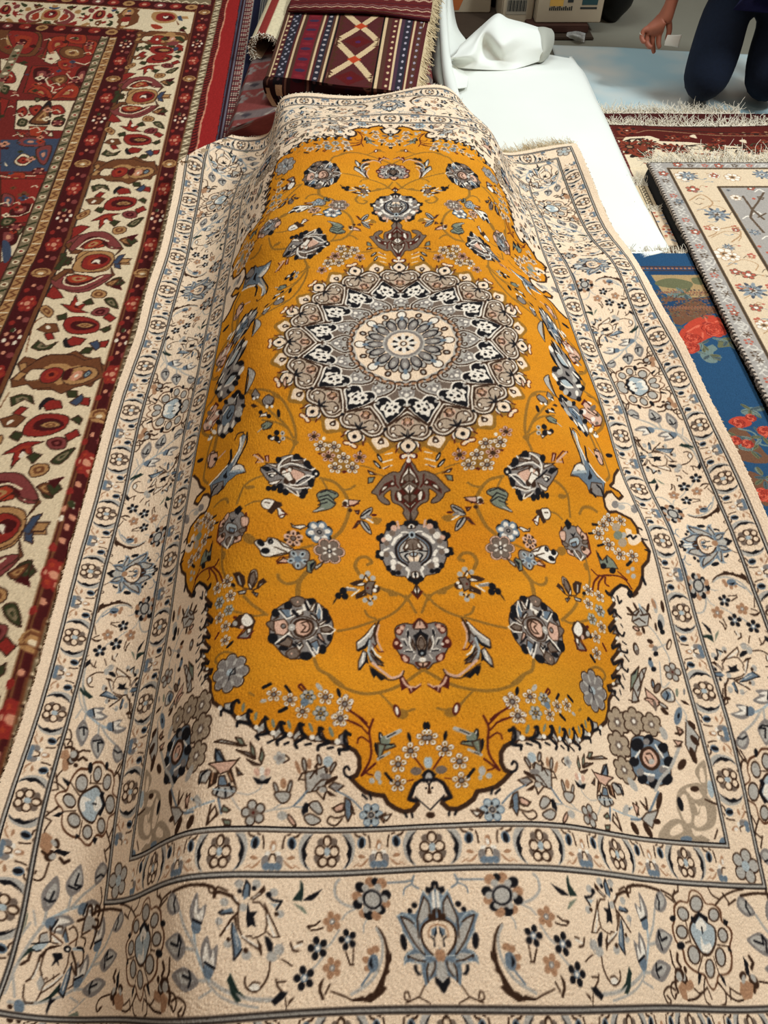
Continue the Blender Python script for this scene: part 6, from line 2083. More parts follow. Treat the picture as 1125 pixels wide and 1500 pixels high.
def bandflowers(fc, hw, s, step=.15):
    n = int((Y1-Y0)/step)+2
    for k in range(-1, n):
        y = 3.66-k*step; x = fc(y); q = k % 4
        if q == 0:
            cr.ell(x, y, hw*.85, 0, 0, .024, 't'); cr.ell(x, y+.004, hw*.6, 0, 0, .016, 'b'); cr.ell(x, y, hw*.45, 0, 0, .012, 't'); cr.stroke([(x-hw*.7, y-.01), (x+hw*.7, y-.012)], .005, 'b'); cr.ell(x, y-.004, hw*.25, 0, 0, .006, 'c')
        elif q in (1, 3):
            for i in range(6):
                a = i*1.047; cr.ell(x+hw*.45*math.cos(a), y+.024*math.sin(a), hw*.32, 0, 0, .016, 'r')
            for i in range(6):
                a = i*1.047; cr.ell(x+hw*.45*math.cos(a), y+.024*math.sin(a), hw*.12, 0, 0, .006, 'p' if i % 2 else 'o')
            cr.ell(x, y, hw*.25, 0, 0, .010, 'p')
        else:
            for i in range(7):
                a = i*.9; cr.ell(x+hw*.6*math.cos(a), y+.03*math.sin(a), hw*.16, 0, 0, .009, 'p' if i % 2 else 'w')
            cr.ell(x, y, hw*.42, 0, 0, .022, 'm'); cr.ell(x, y, hw*.2, 0, 0, .008, 'p'); cr.ell(x-hw*.2, y+.03, hw*.18, 0, 0, .01, 'g')
        cr.ell(x+hw*.5, y+.075, hw*.28, 0, 0, .012, 'v'); cr.ell(x-hw*.5, y+.062, hw*.24, 0, 0, .011, 'r'); cr.ell(x-hw*.1, y+.085, hw*.16, 0, 0, .008, 'p')
bandflowers(lambda y: (lb(y)+lm(y))/2, .034, 1)
bandflowers(lambda y: (.006+lw(y)-.055)/2, .030, 1)
band(off(lw, -.057), off(lw, -.053), 'b'); band(off(lw, -.053), off(lw, -.025), 'G')
for k in range(75):
    y = Y0+k*.055; x = lw(y)-.039
    cr.stroke([(x-.011, y), (x+.009, y+.016), (x-.009, y+.026), (x+.010, y+.042)], .006, 'c'); cr.stroke([(x-.012, y+.048), (x+.011, y+.048)], .005, 'B')
band(off(lw, -.025), lw, 'm')
for k in range(190):
    y = Y0+k*.0213; x = lw(y); cr.stroke([(x-.021, y), (x-.012, y+.005)], .006, 'r'); cr.stroke([(x-.008, y+.01), (x-.004, y+.014)], .005, 'r')
band(lw, lr, 'R')
for k in range(60):
    y = Y0+k*.067; cr.stroke([(lw(y)+.003*math.sin(k*1.7), y), (lw(y+.067)+.003*math.sin((k+1)*1.7), y+.067)], .006, 'p')
# far end: the border turns the corner
yi = lambda s: 3.49-.13*(s+.23); yo = lambda s: 3.70-.15*(s+.23)
s_in, s_out = -.225, .004
cr.poly([(S0, yi(S0)-.07), (s_in-.07, yi(s_in)-.07), (s_in-.07, yi(s_in)), (S0, yi(S0))], 'm')
for k in range(18):
    s = -.33-.075*k; q = k % 4
    if q == 0: cr.ell(s, yi(s)-.035, .026, 0, 0, .026, 't'); cr.ell(s, yi(s)-.035, .014, 0, 0, .012, 'b')
    elif q == 2: cr.disc(s, yi(s)-.035, .022, 'v'); cr.disc(s, yi(s)-.035, .008, 'w')
    else: cr.disc(s, yi(s)-.03, .026, 'r'); cr.disc(s+.01, yi(s)-.04, .008, 'p'); cr.disc(s-.012, yi(s)-.03, .007, 'o')
cr.poly([(S0, yi(S0)), (s_in, yi(s_in)), (0, yi(0)), (0, yo(0)), (S0, yo(S0))], 'c')
for sc in (-.62, -1.30, -1.98):
    for sg in (1, -1): cr.prims(per, lambda p: np.stack([sc+sg*(p[:, 1]-1.92)*.68, yi(sc+sg*(p[:, 1]-1.92)*.68)+(p[:, 0]+.228)*.95], -1))
cr.prims([r for r in per if -.2 < r[3]/1000 < 0][:30], lambda p: np.stack([p[:, 0], 3.12+(p[:, 1]-1.43)], -1))
cr.stroke([(S0, yi(S0)), (s_in, yi(s_in))], .012, 'b'); cr.stroke([(S0, yo(S0)), (0, yo(0))], .012, 'b')
cr.poly([(S0, yo(S0)+.004), (.0, yo(0)+.004), (.0, yo(0)+.08), (S0, yo(S0)+.08)], 'm')
for k in range(24):
    s = -.02-.07*k; q = k % 4
    cr.disc(s, yo(s)+.042, .027, 't' if q == 0 else 'v' if q == 2 else 'r'); cr.disc(s, yo(s)+.042, .011, 'b' if q == 0 else 'w' if q == 2 else 'p')
cr.poly([(S0, yo(S0)+.08), (.06, yo(0)+.07), (.06, yo(0)+.12), (S0, yo(S0)+.12)], 'G')
for k in range(40):
    s = .05-.042*k; cr.stroke([(s, yo(s)+.085), (s-.015, yo(s)+.105), (s-.03, yo(s)+.09)], .007, 'c')
PAL.update(SAVE)
sx = np.linspace(S0+.002, S1-.002, 640); sy = np.concatenate([np.linspace(Y0+.003, 2.2, 760), np.linspace(2.2, Y1-.003, 420)[1:]])
SX, SY = np.meshgrid(sx, sy)
def redz(y): return np.where(y < 4.2, np.maximum(0, .08*(y-2.0)), .176)
edge_s = .1467+.0105*SY; SXw = np.where(SX > 0, SX*edge_s/S1, SX)
PR = np.stack([SXw+MBf(SY), SY, redz(SY)+.0015*wob(SX, SY, 9, 31)+RNG.normal(0, .0005, SX.shape)-.004], -1)
imr = cr.im
def samp2(im, X, Y, x0, y0, res):
    x = np.clip((X-x0)*res-.5, 0, im.shape[1]-1.001); y = np.clip((Y-y0)*res-.5, 0, im.shape[0]-1.001); xi, yi_ = x.astype(int), y.astype(int); fx, fy = (x-xi)[..., None], (y-yi_)[..., None]
    return (im[yi_, xi]*(1-fx)+im[yi_, xi+1]*fx)*(1-fy)+(im[yi_+1, xi]*(1-fx)+im[yi_+1, xi+1]*fx)*fy
# whatever lies under the gold rug is pressed flat beneath it
gx0, gy0, gs = -1.3, -.2, .01
HG = np.full((440, 260), 9.0)
q_ = P[::3, ::3].reshape(-1, 3); ix = ((q_[:, 0]-gx0)/gs).astype(int); iy = ((q_[:, 1]-gy0)/gs).astype(int); okk = (ix >= 0) & (ix < 260) & (iy >= 0) & (iy < 440)
np.minimum.at(HG, (iy[okk], ix[okk]), q_[okk, 2]-.013)
for _ in range(30):
    for ax_ in (0, 1):
        for sh_ in (1, -1):
            HG = np.minimum(HG, np.roll(HG, sh_, ax_)+.010)
def pressed(A):
    hx = np.clip(((A[..., 0]-gx0)/gs-.5), 0, 258.9); hy = np.clip(((A[..., 1]-gy0)/gs-.5), 0, 438.9)
    hv = samp2(HG[..., None], hx, hy, -.5, -.5, 1.0)[..., 0]
    A[..., 2] = np.maximum(np.minimum(A[..., 2], np.where(A[..., 0] < gx0, 9, hv)), FLOOR+.0005)
    return A
PR = pressed(PR)
red = sheet('persian_rug', PR, samp2(imr, SXw, SY, S0, Y0, 420), M_PILE, .010, None, (.4, .14, .12), .07)
tag(red, 'big dark red rug with cream flowered border and panelled field, along the left side', 'rug')
# rugs piled beneath it
m_wed = mat_plain('folded_wool_edge', (92, 40, 36), .95, .3, 60)
def layer_pile(name, x0, x1, y0, y1, z0, ztop, label, n=3, mat=None):
    """a low pile of flat rugs as one folded rug: rounded layered edges"""
    ny = 40; ys = np.linspace(y0, y1, ny); V = []; F = []
    for j, y in enumerate(ys):
        zt = ztop(y); prof = [(x0+.012, z0)]
        for k in range(n):
            a, b = z0+(zt-z0)*k/n, z0+(zt-z0)*(k+1)/n; prof += [(x0, a+.2*(b-a)), (x0-.004, (a+b)/2), (x0, b-.2*(b-a)), (x0+.006, b)]
        prof2 = [(x1+(x0-px), pz) for px, pz in prof[::-1]]
        V += [(px, y, pz) for px, pz in prof+prof2]
    m = len(V)//ny
    for j in range(ny-1):
        for i in range(m): F.append((j*m+i, j*m+(i+1) % m, (j+1)*m+(i+1) % m, (j+1)*m+i))
    F.append(tuple(range(m))[::-1]); F.append(tuple((ny-1)*m+i for i in range(m)))
    return tag(raw_mesh(name, V, F, mat or m_wed, smooth=False), label, 'rug')
SKEW = []
lp = layer_pile('folded_rug', -2.0, -.90, .12, 4.0, FLOOR, lambda y: max(0, .08*(y-2))-.020, 'dark red folded rugs lying under the big red rug')

# ---------------- striped kilim strip between red rug and roll ----------------
ck = Canvas(0, .17, 0, 1.6, 600, (52, 48, 62))
for (a, b, c) in ((0, .012, (.34, .33, .40)), (.012, .020, (.20, .10, .12)), (.020, .026, (.42, .40, .44)), (.026, .062, (.24, .13, .15)), (.062, .066, (.5, .47, .45)), (.066, .096, (.10, .10, .17)), (.096, .100, (.5, .49, .46)), (.100, .104, (.2, .2, .22)), (.104, .109, (.52, .50, .46)), (.109, .113, (.22, .22, .24)), (.113, .118, (.5, .48, .44)), (.118, .122, (.2, .2, .2)), (.122, .128, (.42, .42, .38)), (.128, .17, (.16, .16, .17))):
    ck.poly([(a, 0), (b, 0), (b, 1.6), (a, 1.6)], c)
for k in range(110):
    y = k*.0146
    for x in (.031, .040, .049, .057): ck.poly([(x, y), (x+.006, y), (x+.006, y+.008), (x, y+.008)], (.80, .68, .60) if (k+int(x*1000)) % 3 else (.6, .3, .28))
kx = np.linspace(.001, .169, 150); ky = np.linspace(.01, 1.59, 420); KX, KY = np.meshgrid(kx, ky)
yk = KY+2.45
xr = MBf(yk)+lr(yk)-.012
PK = np.stack([xr+KX*(1.0)*np.where(KX > .125, 1, 1), yk, np.maximum(0, .08*(yk-2.0))*.85-.014-.16*np.maximum(0, KX-.10)+.003*np.sin(KX*160)*(KX > .09)], -1)
kil = sheet('striped_kilim', PK, samp2(ck.im, KX, KY, 0, 0, 600), M_FLAT, .006, None, (.2, .2, .25), .06)
tag(kil, 'navy and grey striped flatweave edge lying beside the plain red edge of the red rug', 'kilim')

# ---------------- folded kilim behind the gold rug ----------------
def kil_col(na, nb, flip=False):
    c = Canvas(0, 1, 0, 1, 620, (96, 48, 42)); A = 660.
    def st(a0, a1, col): c.poly([((a0-140)/A, 0), ((a1-140)/A, 0), ((a1-140)/A, 1), ((a0-140)/A, 1)], col)
    navy, mar, crm, bro, pur, redd = (.175, .165, .20), (.33, .15, .15), (.82, .71, .55), (.32, .20, .16), (.29, .19, .24), (.44, .12, .16)
    for a0, a1, col in ((140, 156, bro), (156, 163, crm), (163, 185, mar), (185, 226, navy), (226, 236, mar), (236, 245, crm), (245, 262, bro), (262, 322, redd), (322, 332, bro), (332, 341, crm), (341, 350, mar), (350, 374, navy), (374, 383, bro), (383, 392, crm), (392, 400, (.1, .07, .07)), (400, 590, mar), (590, 598, (.1, .07, .07)), (598, 610, crm), (610, 630, bro), (630, 664, mar), (664, 673, crm), (673, 690, pur), (690, 728, navy), (728, 734, mar), (734, 744, crm), (744, 756, mar), (756, 780, bro), (780, 800, mar)): st(a0, a1, col)
    for k in range(14):
        b = (k+.5)/14
        for a, col in ((174, crm), (205, (.6, .58, .62)), (362, (.66, .62, .62)), (648, crm), (709, (.66, .62, .66)), (768, (.6, .56, .6))):
            c.ell((a-140)/A, b, .010, 0, 0, .014, col)
        c.ell((205+12*(-1)**k-140)/A, b+.03, .008, 0, 0, .012, (.6, .58, .62)); c.ell((292-140)/A, b, .035, 0, 0, .02, (.24, .17, .26) if k % 2 else (.50, .15, .18))
    # stepped cream crosses of the middle panel
    n = 24; x0, x1 = (405-140)/A, (585-140)/A
    for cy in (.31, .76):
        for k in range(n):
            for sg in (1, -1):
                for q in (1, -1):
                    f = k/n; x = (x0+x1)/2+sg*(x1-x0)/2*f; b = cy+q*.225*f
                    c.poly([(x-.008, b-.035), (x+.008, b-.035), (x+.008, b+.035), (x-.008, b+.035)], crm)
        for k in range(-4, 5):
            wd = (5-abs(k))*.0085; c.poly([((x0+x1)/2-wd, cy+k*.009-.006), ((x0+x1)/2+wd, cy+k*.009-.006), ((x0+x1)/2+wd, cy+k*.009+.006), ((x0+x1)/2-wd, cy+k*.009+.006)], (.72, .26, .14))
    for cy in (.085, .535, .985):
        for k in range(-9, 10):
            wd = (10-abs(k))*.009; c.poly([((x0+x1)/2-wd, cy+k*.0085), ((x0+x1)/2+wd, cy+k*.0085), ((x0+x1)/2+wd, cy+(k+1)*.0085), ((x0+x1)/2-wd, cy+(k+1)*.0085)], (.36, .10, .10))
        c.disc((x0+x1)/2, cy, .018, (.3, .14, .3))
    for k in range(40):
        c.poly([(x0, k/40), (x0+.012+.012*((k*7) % 3), k/40), (x0+.012, (k+1)/40), (x0, (k+1)/40)], (.30, .17, .12)); c.poly([(x1, k/40), (x1-.012-.012*((k*5) % 3), k/40), (x1, (k+1)/40)], (.30, .17, .12))
    return c.im
kim = kil_col(0, 0)
top = grid_patch(KILIM_TOP, 260, 300)
ny = top.shape[0]
bb = np.linspace(0, 1, ny); aa = np.linspace(.001, .999, 260); AA, BB = np.meshgrid(aa, bb)
top[..., 2] += .004*wob(AA*3, BB*3, 2.5, 41)
fk = tag(sheet('folded_kilim', top, samp2(kim, AA, np.clip(BB/.66, 0, .999), 0, 0, 620), M_FLAT, .008, None, (.2, .08, .08), .07), 'folded maroon and navy kilim with cream zigzag panel, behind the gold rug', 'kilim')
# folded front, its shade darkened into the weave colours, and upper layer
fr = grid_patch(KILIM_FRONT, 220, 60); a2 = np.linspace(.001, .999, 220); b2 = np.linspace(.0, .12, 60); A2, B2 = np.meshgrid(a2, b2)
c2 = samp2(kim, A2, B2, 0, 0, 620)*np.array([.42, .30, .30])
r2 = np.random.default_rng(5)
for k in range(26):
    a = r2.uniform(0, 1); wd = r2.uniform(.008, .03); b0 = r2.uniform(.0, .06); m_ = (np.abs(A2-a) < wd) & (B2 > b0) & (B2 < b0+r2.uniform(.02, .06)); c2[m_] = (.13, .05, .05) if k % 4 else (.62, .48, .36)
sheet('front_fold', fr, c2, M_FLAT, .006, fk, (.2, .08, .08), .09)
ufl = grid_patch(KILIM_UPPER, 220, 90); a3 = np.linspace(0, 1, 220); b3 = np.linspace(0, 1, 90); A3, B3 = np.meshgrid(a3, b3)
c3 = np.zeros(A3.shape+(3,)); c3[:] = (.37, .13, .13)
c3[((B3*9) % 1) < .12] = (.24, .10, .14)
for q, b0 in ((0, .10), (1, .30), (2, .52)):
    tri = b0+.035*np.abs(((A3*13+q*.4) % 1)-.5)*2; c3[np.abs(B3-tri) < .014] = (.72, .58, .48); c3[np.abs(B3-tri-.06) < .012] = (.50, .34, .32)
sheet('upper_fold', ufl, c3, M_FLAT, .010, fk, (.3, .1, .1), .08)
m_tas = mat_plain('tassel_wool', (214, 192, 152), .95, .2, 70)
tp = np.array(KILIM_EDGE, float); tq = np.linspace(0, len(tp)-1.001, 150); ti = tq.astype(int); tf = (tq-ti)[:, None]; ep = tp[ti]*(1-tf)+tp[ti+1]*tf
strands('tassel_fringe', np.repeat(ep, 3, 0), np.tile([.75, -.25, -.85], (450, 1))+RNG.normal(0, .15, (450, 3)), .045, m_tas, fk, .0022, 5, .7)
tube_v = ep-[.004, 0, .002]
strip = np.stack([tube_v+np.array([-.012, 0, .006]), tube_v, tube_v+np.array([.012, 0, -.010])], 1)
sheet('selvedge', upgrid(strip, 150, 8), np.tile(np.array([.86, .77, .62]), (150, 8, 1)), M_FLAT, .003, fk, (.8, .7, .6), .08)

# ---------------- rolled cream kilim ----------------
ra, rb = np.array(ROLL_A, float), np.array(ROLL_B, float)
ax = (rb-ra)/np.linalg.norm(rb-ra); sd = np.cross(ax, (0, 0, 1)); sd /= np.linalg.norm(sd); upv = np.cross(sd, ax)
th = np.linspace(0, 2*math.pi*1.98, 150); ln = np.linspace(0, 1, 120)
rad = .050+.008*th/(2*math.pi)
PT = np.stack([[ra+(rb-ra)*l+sd*(r*math.cos(-t))+upv*(r*math.sin(-t)*.8) for t, r in zip(th, rad)] for l in ln])
c4 = np.zeros(PT.shape); c4[:] = (.86, .80, .66); phi = (th % (2*math.pi))
c4[:, (phi > 4.25) & (phi < 4.85)] = (.55, .20, .18); c4[:, (phi > 3.2) & (phi < 3.45)] = (.34, .20, .2)
rk = tag(sheet('rolled_kilim', PT, c4, M_FLAT, .005, None, (.7, .6, .5), .07, True), 'rolled cream kilim with a red stripe, on the roll left of the folded kilim', 'kilim')
ends = [ra+sd*(r*math.cos(-t))+upv*(r*math.sin(-t)*.8) for t, r in zip(th[::1], rad[::1])]
m_frb = mat_plain('brown_warp_ends', (120, 82, 54), .95, .3, 60)
strands('fringe', ends[::2]*3, [-ax+np.array([0, 0, -.5])]*len(ends[::2]*3), .022, m_frw, rk, .0022, 3, .9)
strands('fringe', ends[1::3]*2, [-ax+np.array([0, 0, -.7])]*len(ends[1::3]*2), .020, m_frb, rk, .0022, 3, .9)
# ---------------- white tarpaulin over the goods at the far right ----------------
m_tarp = mat_plain('white_tarpaulin', (236, 238, 230), 0.55, 0.04, 5, 0.08, 0.4)
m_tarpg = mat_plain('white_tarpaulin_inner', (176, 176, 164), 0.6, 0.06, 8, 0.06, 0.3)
def cloth(name, ctrl, nu, nv, mat, amp=0.002, seed=1, freq=6, parent=None, thick=0.0025):
    A = grid_patch(ctrl, nu, nv); A = pressed(A) if name == 'tarpaulin' else A; A[..., 2] += amp*wob(A[..., 0], A[..., 1], freq, seed)+amp*.5*wob(A[..., 0], A[..., 1], freq*3, seed+1)
    o = raw_mesh(name, A.reshape(-1, 3), [(j*nu+i, j*nu+i+1, (j+1)*nu+i+1, (j+1)*nu+i) for j in range(nv-1) for i in range(nu-1)], mat, parent)
    s = o.modifiers.new('thickness', 'SOLIDIFY'); s.thickness = thick; s.offset = -1
    return o
tarp = cloth('tarpaulin', TARP, 90, 120, m_tarp, .003, 11, 7)
tag(tarp, 'white tarpaulin spread flat over the goods at the far right of the gold rug', 'tarpaulin')
cloth('crumpled_end', BUNDLE, 110, 80, m_tarp, .002, 15, 9, tarp)
cloth('rolled_back_edge', BUNDLE2, 50, 40, m_tarpg, .002, 17, 9, tarp)
def tube_path(name, pts, rad, mat, parent=None, n=12, flat=1.0):
    P_ = cat([tuple(p) for p in pts], False, 8) if len(pts) > 2 else np.array(pts, float); R_ = np.interp(np.linspace(0, 1, len(P_)), np.linspace(0, 1, len(rad)), rad); V, F = [], []
    for i, p in enumerate(P_):
        t = P_[min(i+1, len(P_)-1)]-P_[max(i-1, 0)]; t /= np.linalg.norm(t); a = np.cross(t, (0, 0, 1)); a /= np.linalg.norm(a)+1e-9; b = np.cross(a, t)
        for k in range(n):
            an = 2*math.pi*k/n; V.append(p+R_[i]*(a*math.cos(an)+b*math.sin(an)*flat))
    for i in range(len(P_)-1):
        for k in range(n): F.append((i*n+k, i*n+(k+1) % n, (i+1)*n+(k+1) % n, (i+1)*n+k))
    F.append(tuple(range(n))[::-1]); F.append(tuple((len(P_)-1)*n+k for k in range(n)))
    return raw_mesh(name, V, F, mat, parent)
tube_path('standing_fold', FOLD, [.022, .019, .018, .020, .024], m_tarp, tarp, 14, 1.0)
cloth('side_flap', FLAP, 40, 50, m_tarp, .002, 19, 12, tarp)
cloth('side_flap', FLAP2, 30, 50, m_tarpg, .003, 23, 14, tarp)

# ---------------- boxes at the back ----------------
m_board = mat_plain('brown_board', (60, 46, 34), .8, .15, 20)
m_card = mat_plain('printed_carton', (168, 152, 128), .7, .06, 12); m_cardb = mat_plain('brown_carton', (118, 92, 62), .8, .08, 15)
m_or = mat_plain('orange_print', (176, 96, 48), .7, .1, 10); m_dk = mat_plain('dark_print', (40, 42, 40), .7, .1, 10); m_gd = mat_plain('gold_print', (196, 152, 74), .7, .15, 18)
m_teal = mat_plain('teal_print', (38, 66, 68), .7, .1, 10); m_blk = mat_plain('black_mass', (10, 10, 10), .5, .2, 15); m_brn = mat_plain('dark_brown_tray', (62, 34, 24), .7, .15, 15)
bo = tag(box_mesh('wooden_board', (.15, 4.00, FLOOR), (1.02, 4.75, FLOOR+.012), m_board), 'dark brown flat board on the floor under the cartons', 'board')
b1 = tag(box_mesh('carton', (.14, 4.36, -.072), (.548, 4.66, .16), m_card), 'pale carton with an orange print, leftmost on the brown board', 'carton')
def decal(name, par, x0, x1, z0, z1, y, m):
    o = raw_mesh(name, [(x0, y, z0), (x1, y, z0), (x1, y, z1), (x0, y, z1)], [(0, 1, 2, 3)], m, None, False)
    s = o.modifiers.new('thickness', 'SOLIDIFY'); s.thickness = .001; s.offset = 0
    o.parent = par; o.matrix_parent_inverse = par.matrix_basis.inverted(); return o
pv = raw_mesh('orange_print', [(.33, 4.3592, -.060), (.385, 4.3592, -.060), (.455, 4.3592, .10), (.33, 4.3592, .10)], [(0, 1, 2, 3)], m_or, None, False); pv.parent = b1; pv.matrix_parent_inverse = b1.matrix_basis.inverted()
b2 = tag(box_mesh('carton', (.74, 4.10, -.04), (1.06, 4.36, .22), m_card), 'pale carton with a barcode and coloured pictures, standing on a brown tray', 'carton')
decal('picture', b2, .80, .865, .03, .2, 4.0990, m_gd); decal('picture', b2, .955, 1.03, .035, .2, 4.0990, m_teal); decal('stripe', b2, .95, 1.03, .018, .026, 4.0990, m_dk); decal('dark_letter', b2, .885, .912, .045, .10, 4.0990, m_dk)
for k in range(12): decal('small_print', b2, .80+.0095*k, .8065+.0095*k, .012, .024+.003*(k % 3), 4.0992, m_dk)
b3 = tag(box_mesh('carton', (.58, 4.16, -.072), (.735, 4.42, .2), m_card, None, .006, .0), 'pale carton showing a barcode, left of the pictured carton', 'carton')
m_lab = mat_plain('barcode_label', (150, 140, 122), .7, .05, 20)
lb_ = decal('barcode_label', b3, .600, .700, -.022, .045, 4.1590, m_lab)
for k in range(17):
    o_ = decal('barcode', b3, .606+.0055*k, .6085+.0055*k+.001*((k*7) % 3), -.008, .038, 4.1580, m_dk)
tr = tag(box_mesh('carton_tray', (.70, 4.06, -.072), (1.0, 4.40, -.042), m_brn), 'dark brown shallow tray under the pictured carton', 'tray')
mass = raw_mesh('black_mass', *(lambda A: (A.reshape(-1, 3), [(j*24+i, j*24+(i+1) % 24, (j+1)*24+(i+1) % 24, (j+1)*24+i) for j in range(15) for i in range(24)]))(
    np.array([[(1.16+.10*math.sin(math.pi*(j+1)/17)**.5*math.cos(a)*(1+.12*math.sin(3*a+j)), 4.32+.16*math.sin(math.pi*(j+1)/17)**.5*math.sin(a), FLOOR+.002+.36*(j/15)) for a in np.linspace(0, 2*math.pi, 24, endpoint=False)] for j in range(16)])), m_blk)
tag(mass, 'black bag standing on the floor right of the cartons', 'mass')  # plain black upright form in one even colour
mb = raw_mesh('black_mass', *(lambda A: (A.reshape(-1, 3), [(j*20+i, j*20+(i+1) % 20, (j+1)*20+(i+1) % 20, (j+1)*20+i) for j in range(13) for i in range(20)]))(
    np.array([[(.63+.035*math.sin(math.pi*(j+1)/15)**.5*math.cos(a)*(1+.2*math.sin(2*a+j))-.05, 4.50+.06*math.sin(a), FLOOR+.015+.30*(j/13)) for a in np.linspace(0, 2*math.pi, 20, endpoint=False)] for j in range(14)])), m_blk)
tag(mb, 'narrow black bag wedged between the cartons', 'mass')
m_pl = bpy.data.materials.new('clear_plastic'); m_pl.use_nodes = True
_b = m_pl.node_tree.nodes['Principled BSDF']; _b.inputs['Base Color'].default_value = (.75, .74, .70, 1); _b.inputs['Roughness'].default_value = .15; _b.inputs['Alpha'].default_value = .5
pl = cloth('plastic_wrapper', PLAST, 24, 20, m_pl, .004, 33, 40, None, .0008); tag(pl, 'crumpled clear plastic wrapper on the floor in front of the cartons', 'wrapper')

# ---------------- pale sheet on the floor ----------------
m_sh = bpy.data.materials.new('pale_blue_sheet'); m_sh.use_nodes = True; nt = m_sh.node_tree; bs = nt.nodes['Principled BSDF']; bs.inputs['Roughness'].default_value = .6
tc = nt.nodes.new('ShaderNodeTexCoord'); no = nt.nodes.new('ShaderNodeTexNoise'); no.inputs['Scale'].default_value = 2.2; no.inputs['Detail'].default_value = 3; nt.links.new(tc.outputs['Object'], no.inputs['Vector'])
ra_ = nt.nodes.new('ShaderNodeValToRGB'); ra_.color_ramp.elements[0].position = .42; ra_.color_ramp.elements[0].color = (*hexc(158, 188, 196), 1); ra_.color_ramp.elements[1].position = .62; ra_.color_ramp.elements[1].color = (*hexc(206, 206, 198), 1)
nt.links.new(no.outputs['Fac'], ra_.inputs['Fac']); nt.links.new(ra_.outputs['Color'], bs.inputs['Base Color'])
sh = cloth('floor_sheet', SHEET, 60, 50, m_sh, .0025, 29, 5, None, .002)
tag(sh, 'pale blue white sheet spread on the floor under the kneeling person', 'sheet')

# ---------------- rugs piled at the right ----------------
def flat_rug(name, x0, x1, y0, y1, nx, ny, res, base, painter, z, label, thick=.009, mat=None, jit=.07, wav=.0015, seed=3):
    c = Canvas(x0, x1, y0, y1, res, base); painter(c)
    X, Y = np.meshgrid(np.linspace(x0+.0005, x1-.0005, nx), np.linspace(y0+.0005, y1-.0005, ny))
    col = samp2(c.im, X, Y, x0, y0, res); Z = (z(X, Y) if callable(z) else z+0*X)+wav*wob(X, Y, 8, seed)+RNG.normal(0, .0004, X.shape)
    return tag(sheet(name, pressed(np.stack([X, Y, Z], -1)), col, mat or M_PILE, thick, None, (.5, .45, .4), jit), label, 'rug')
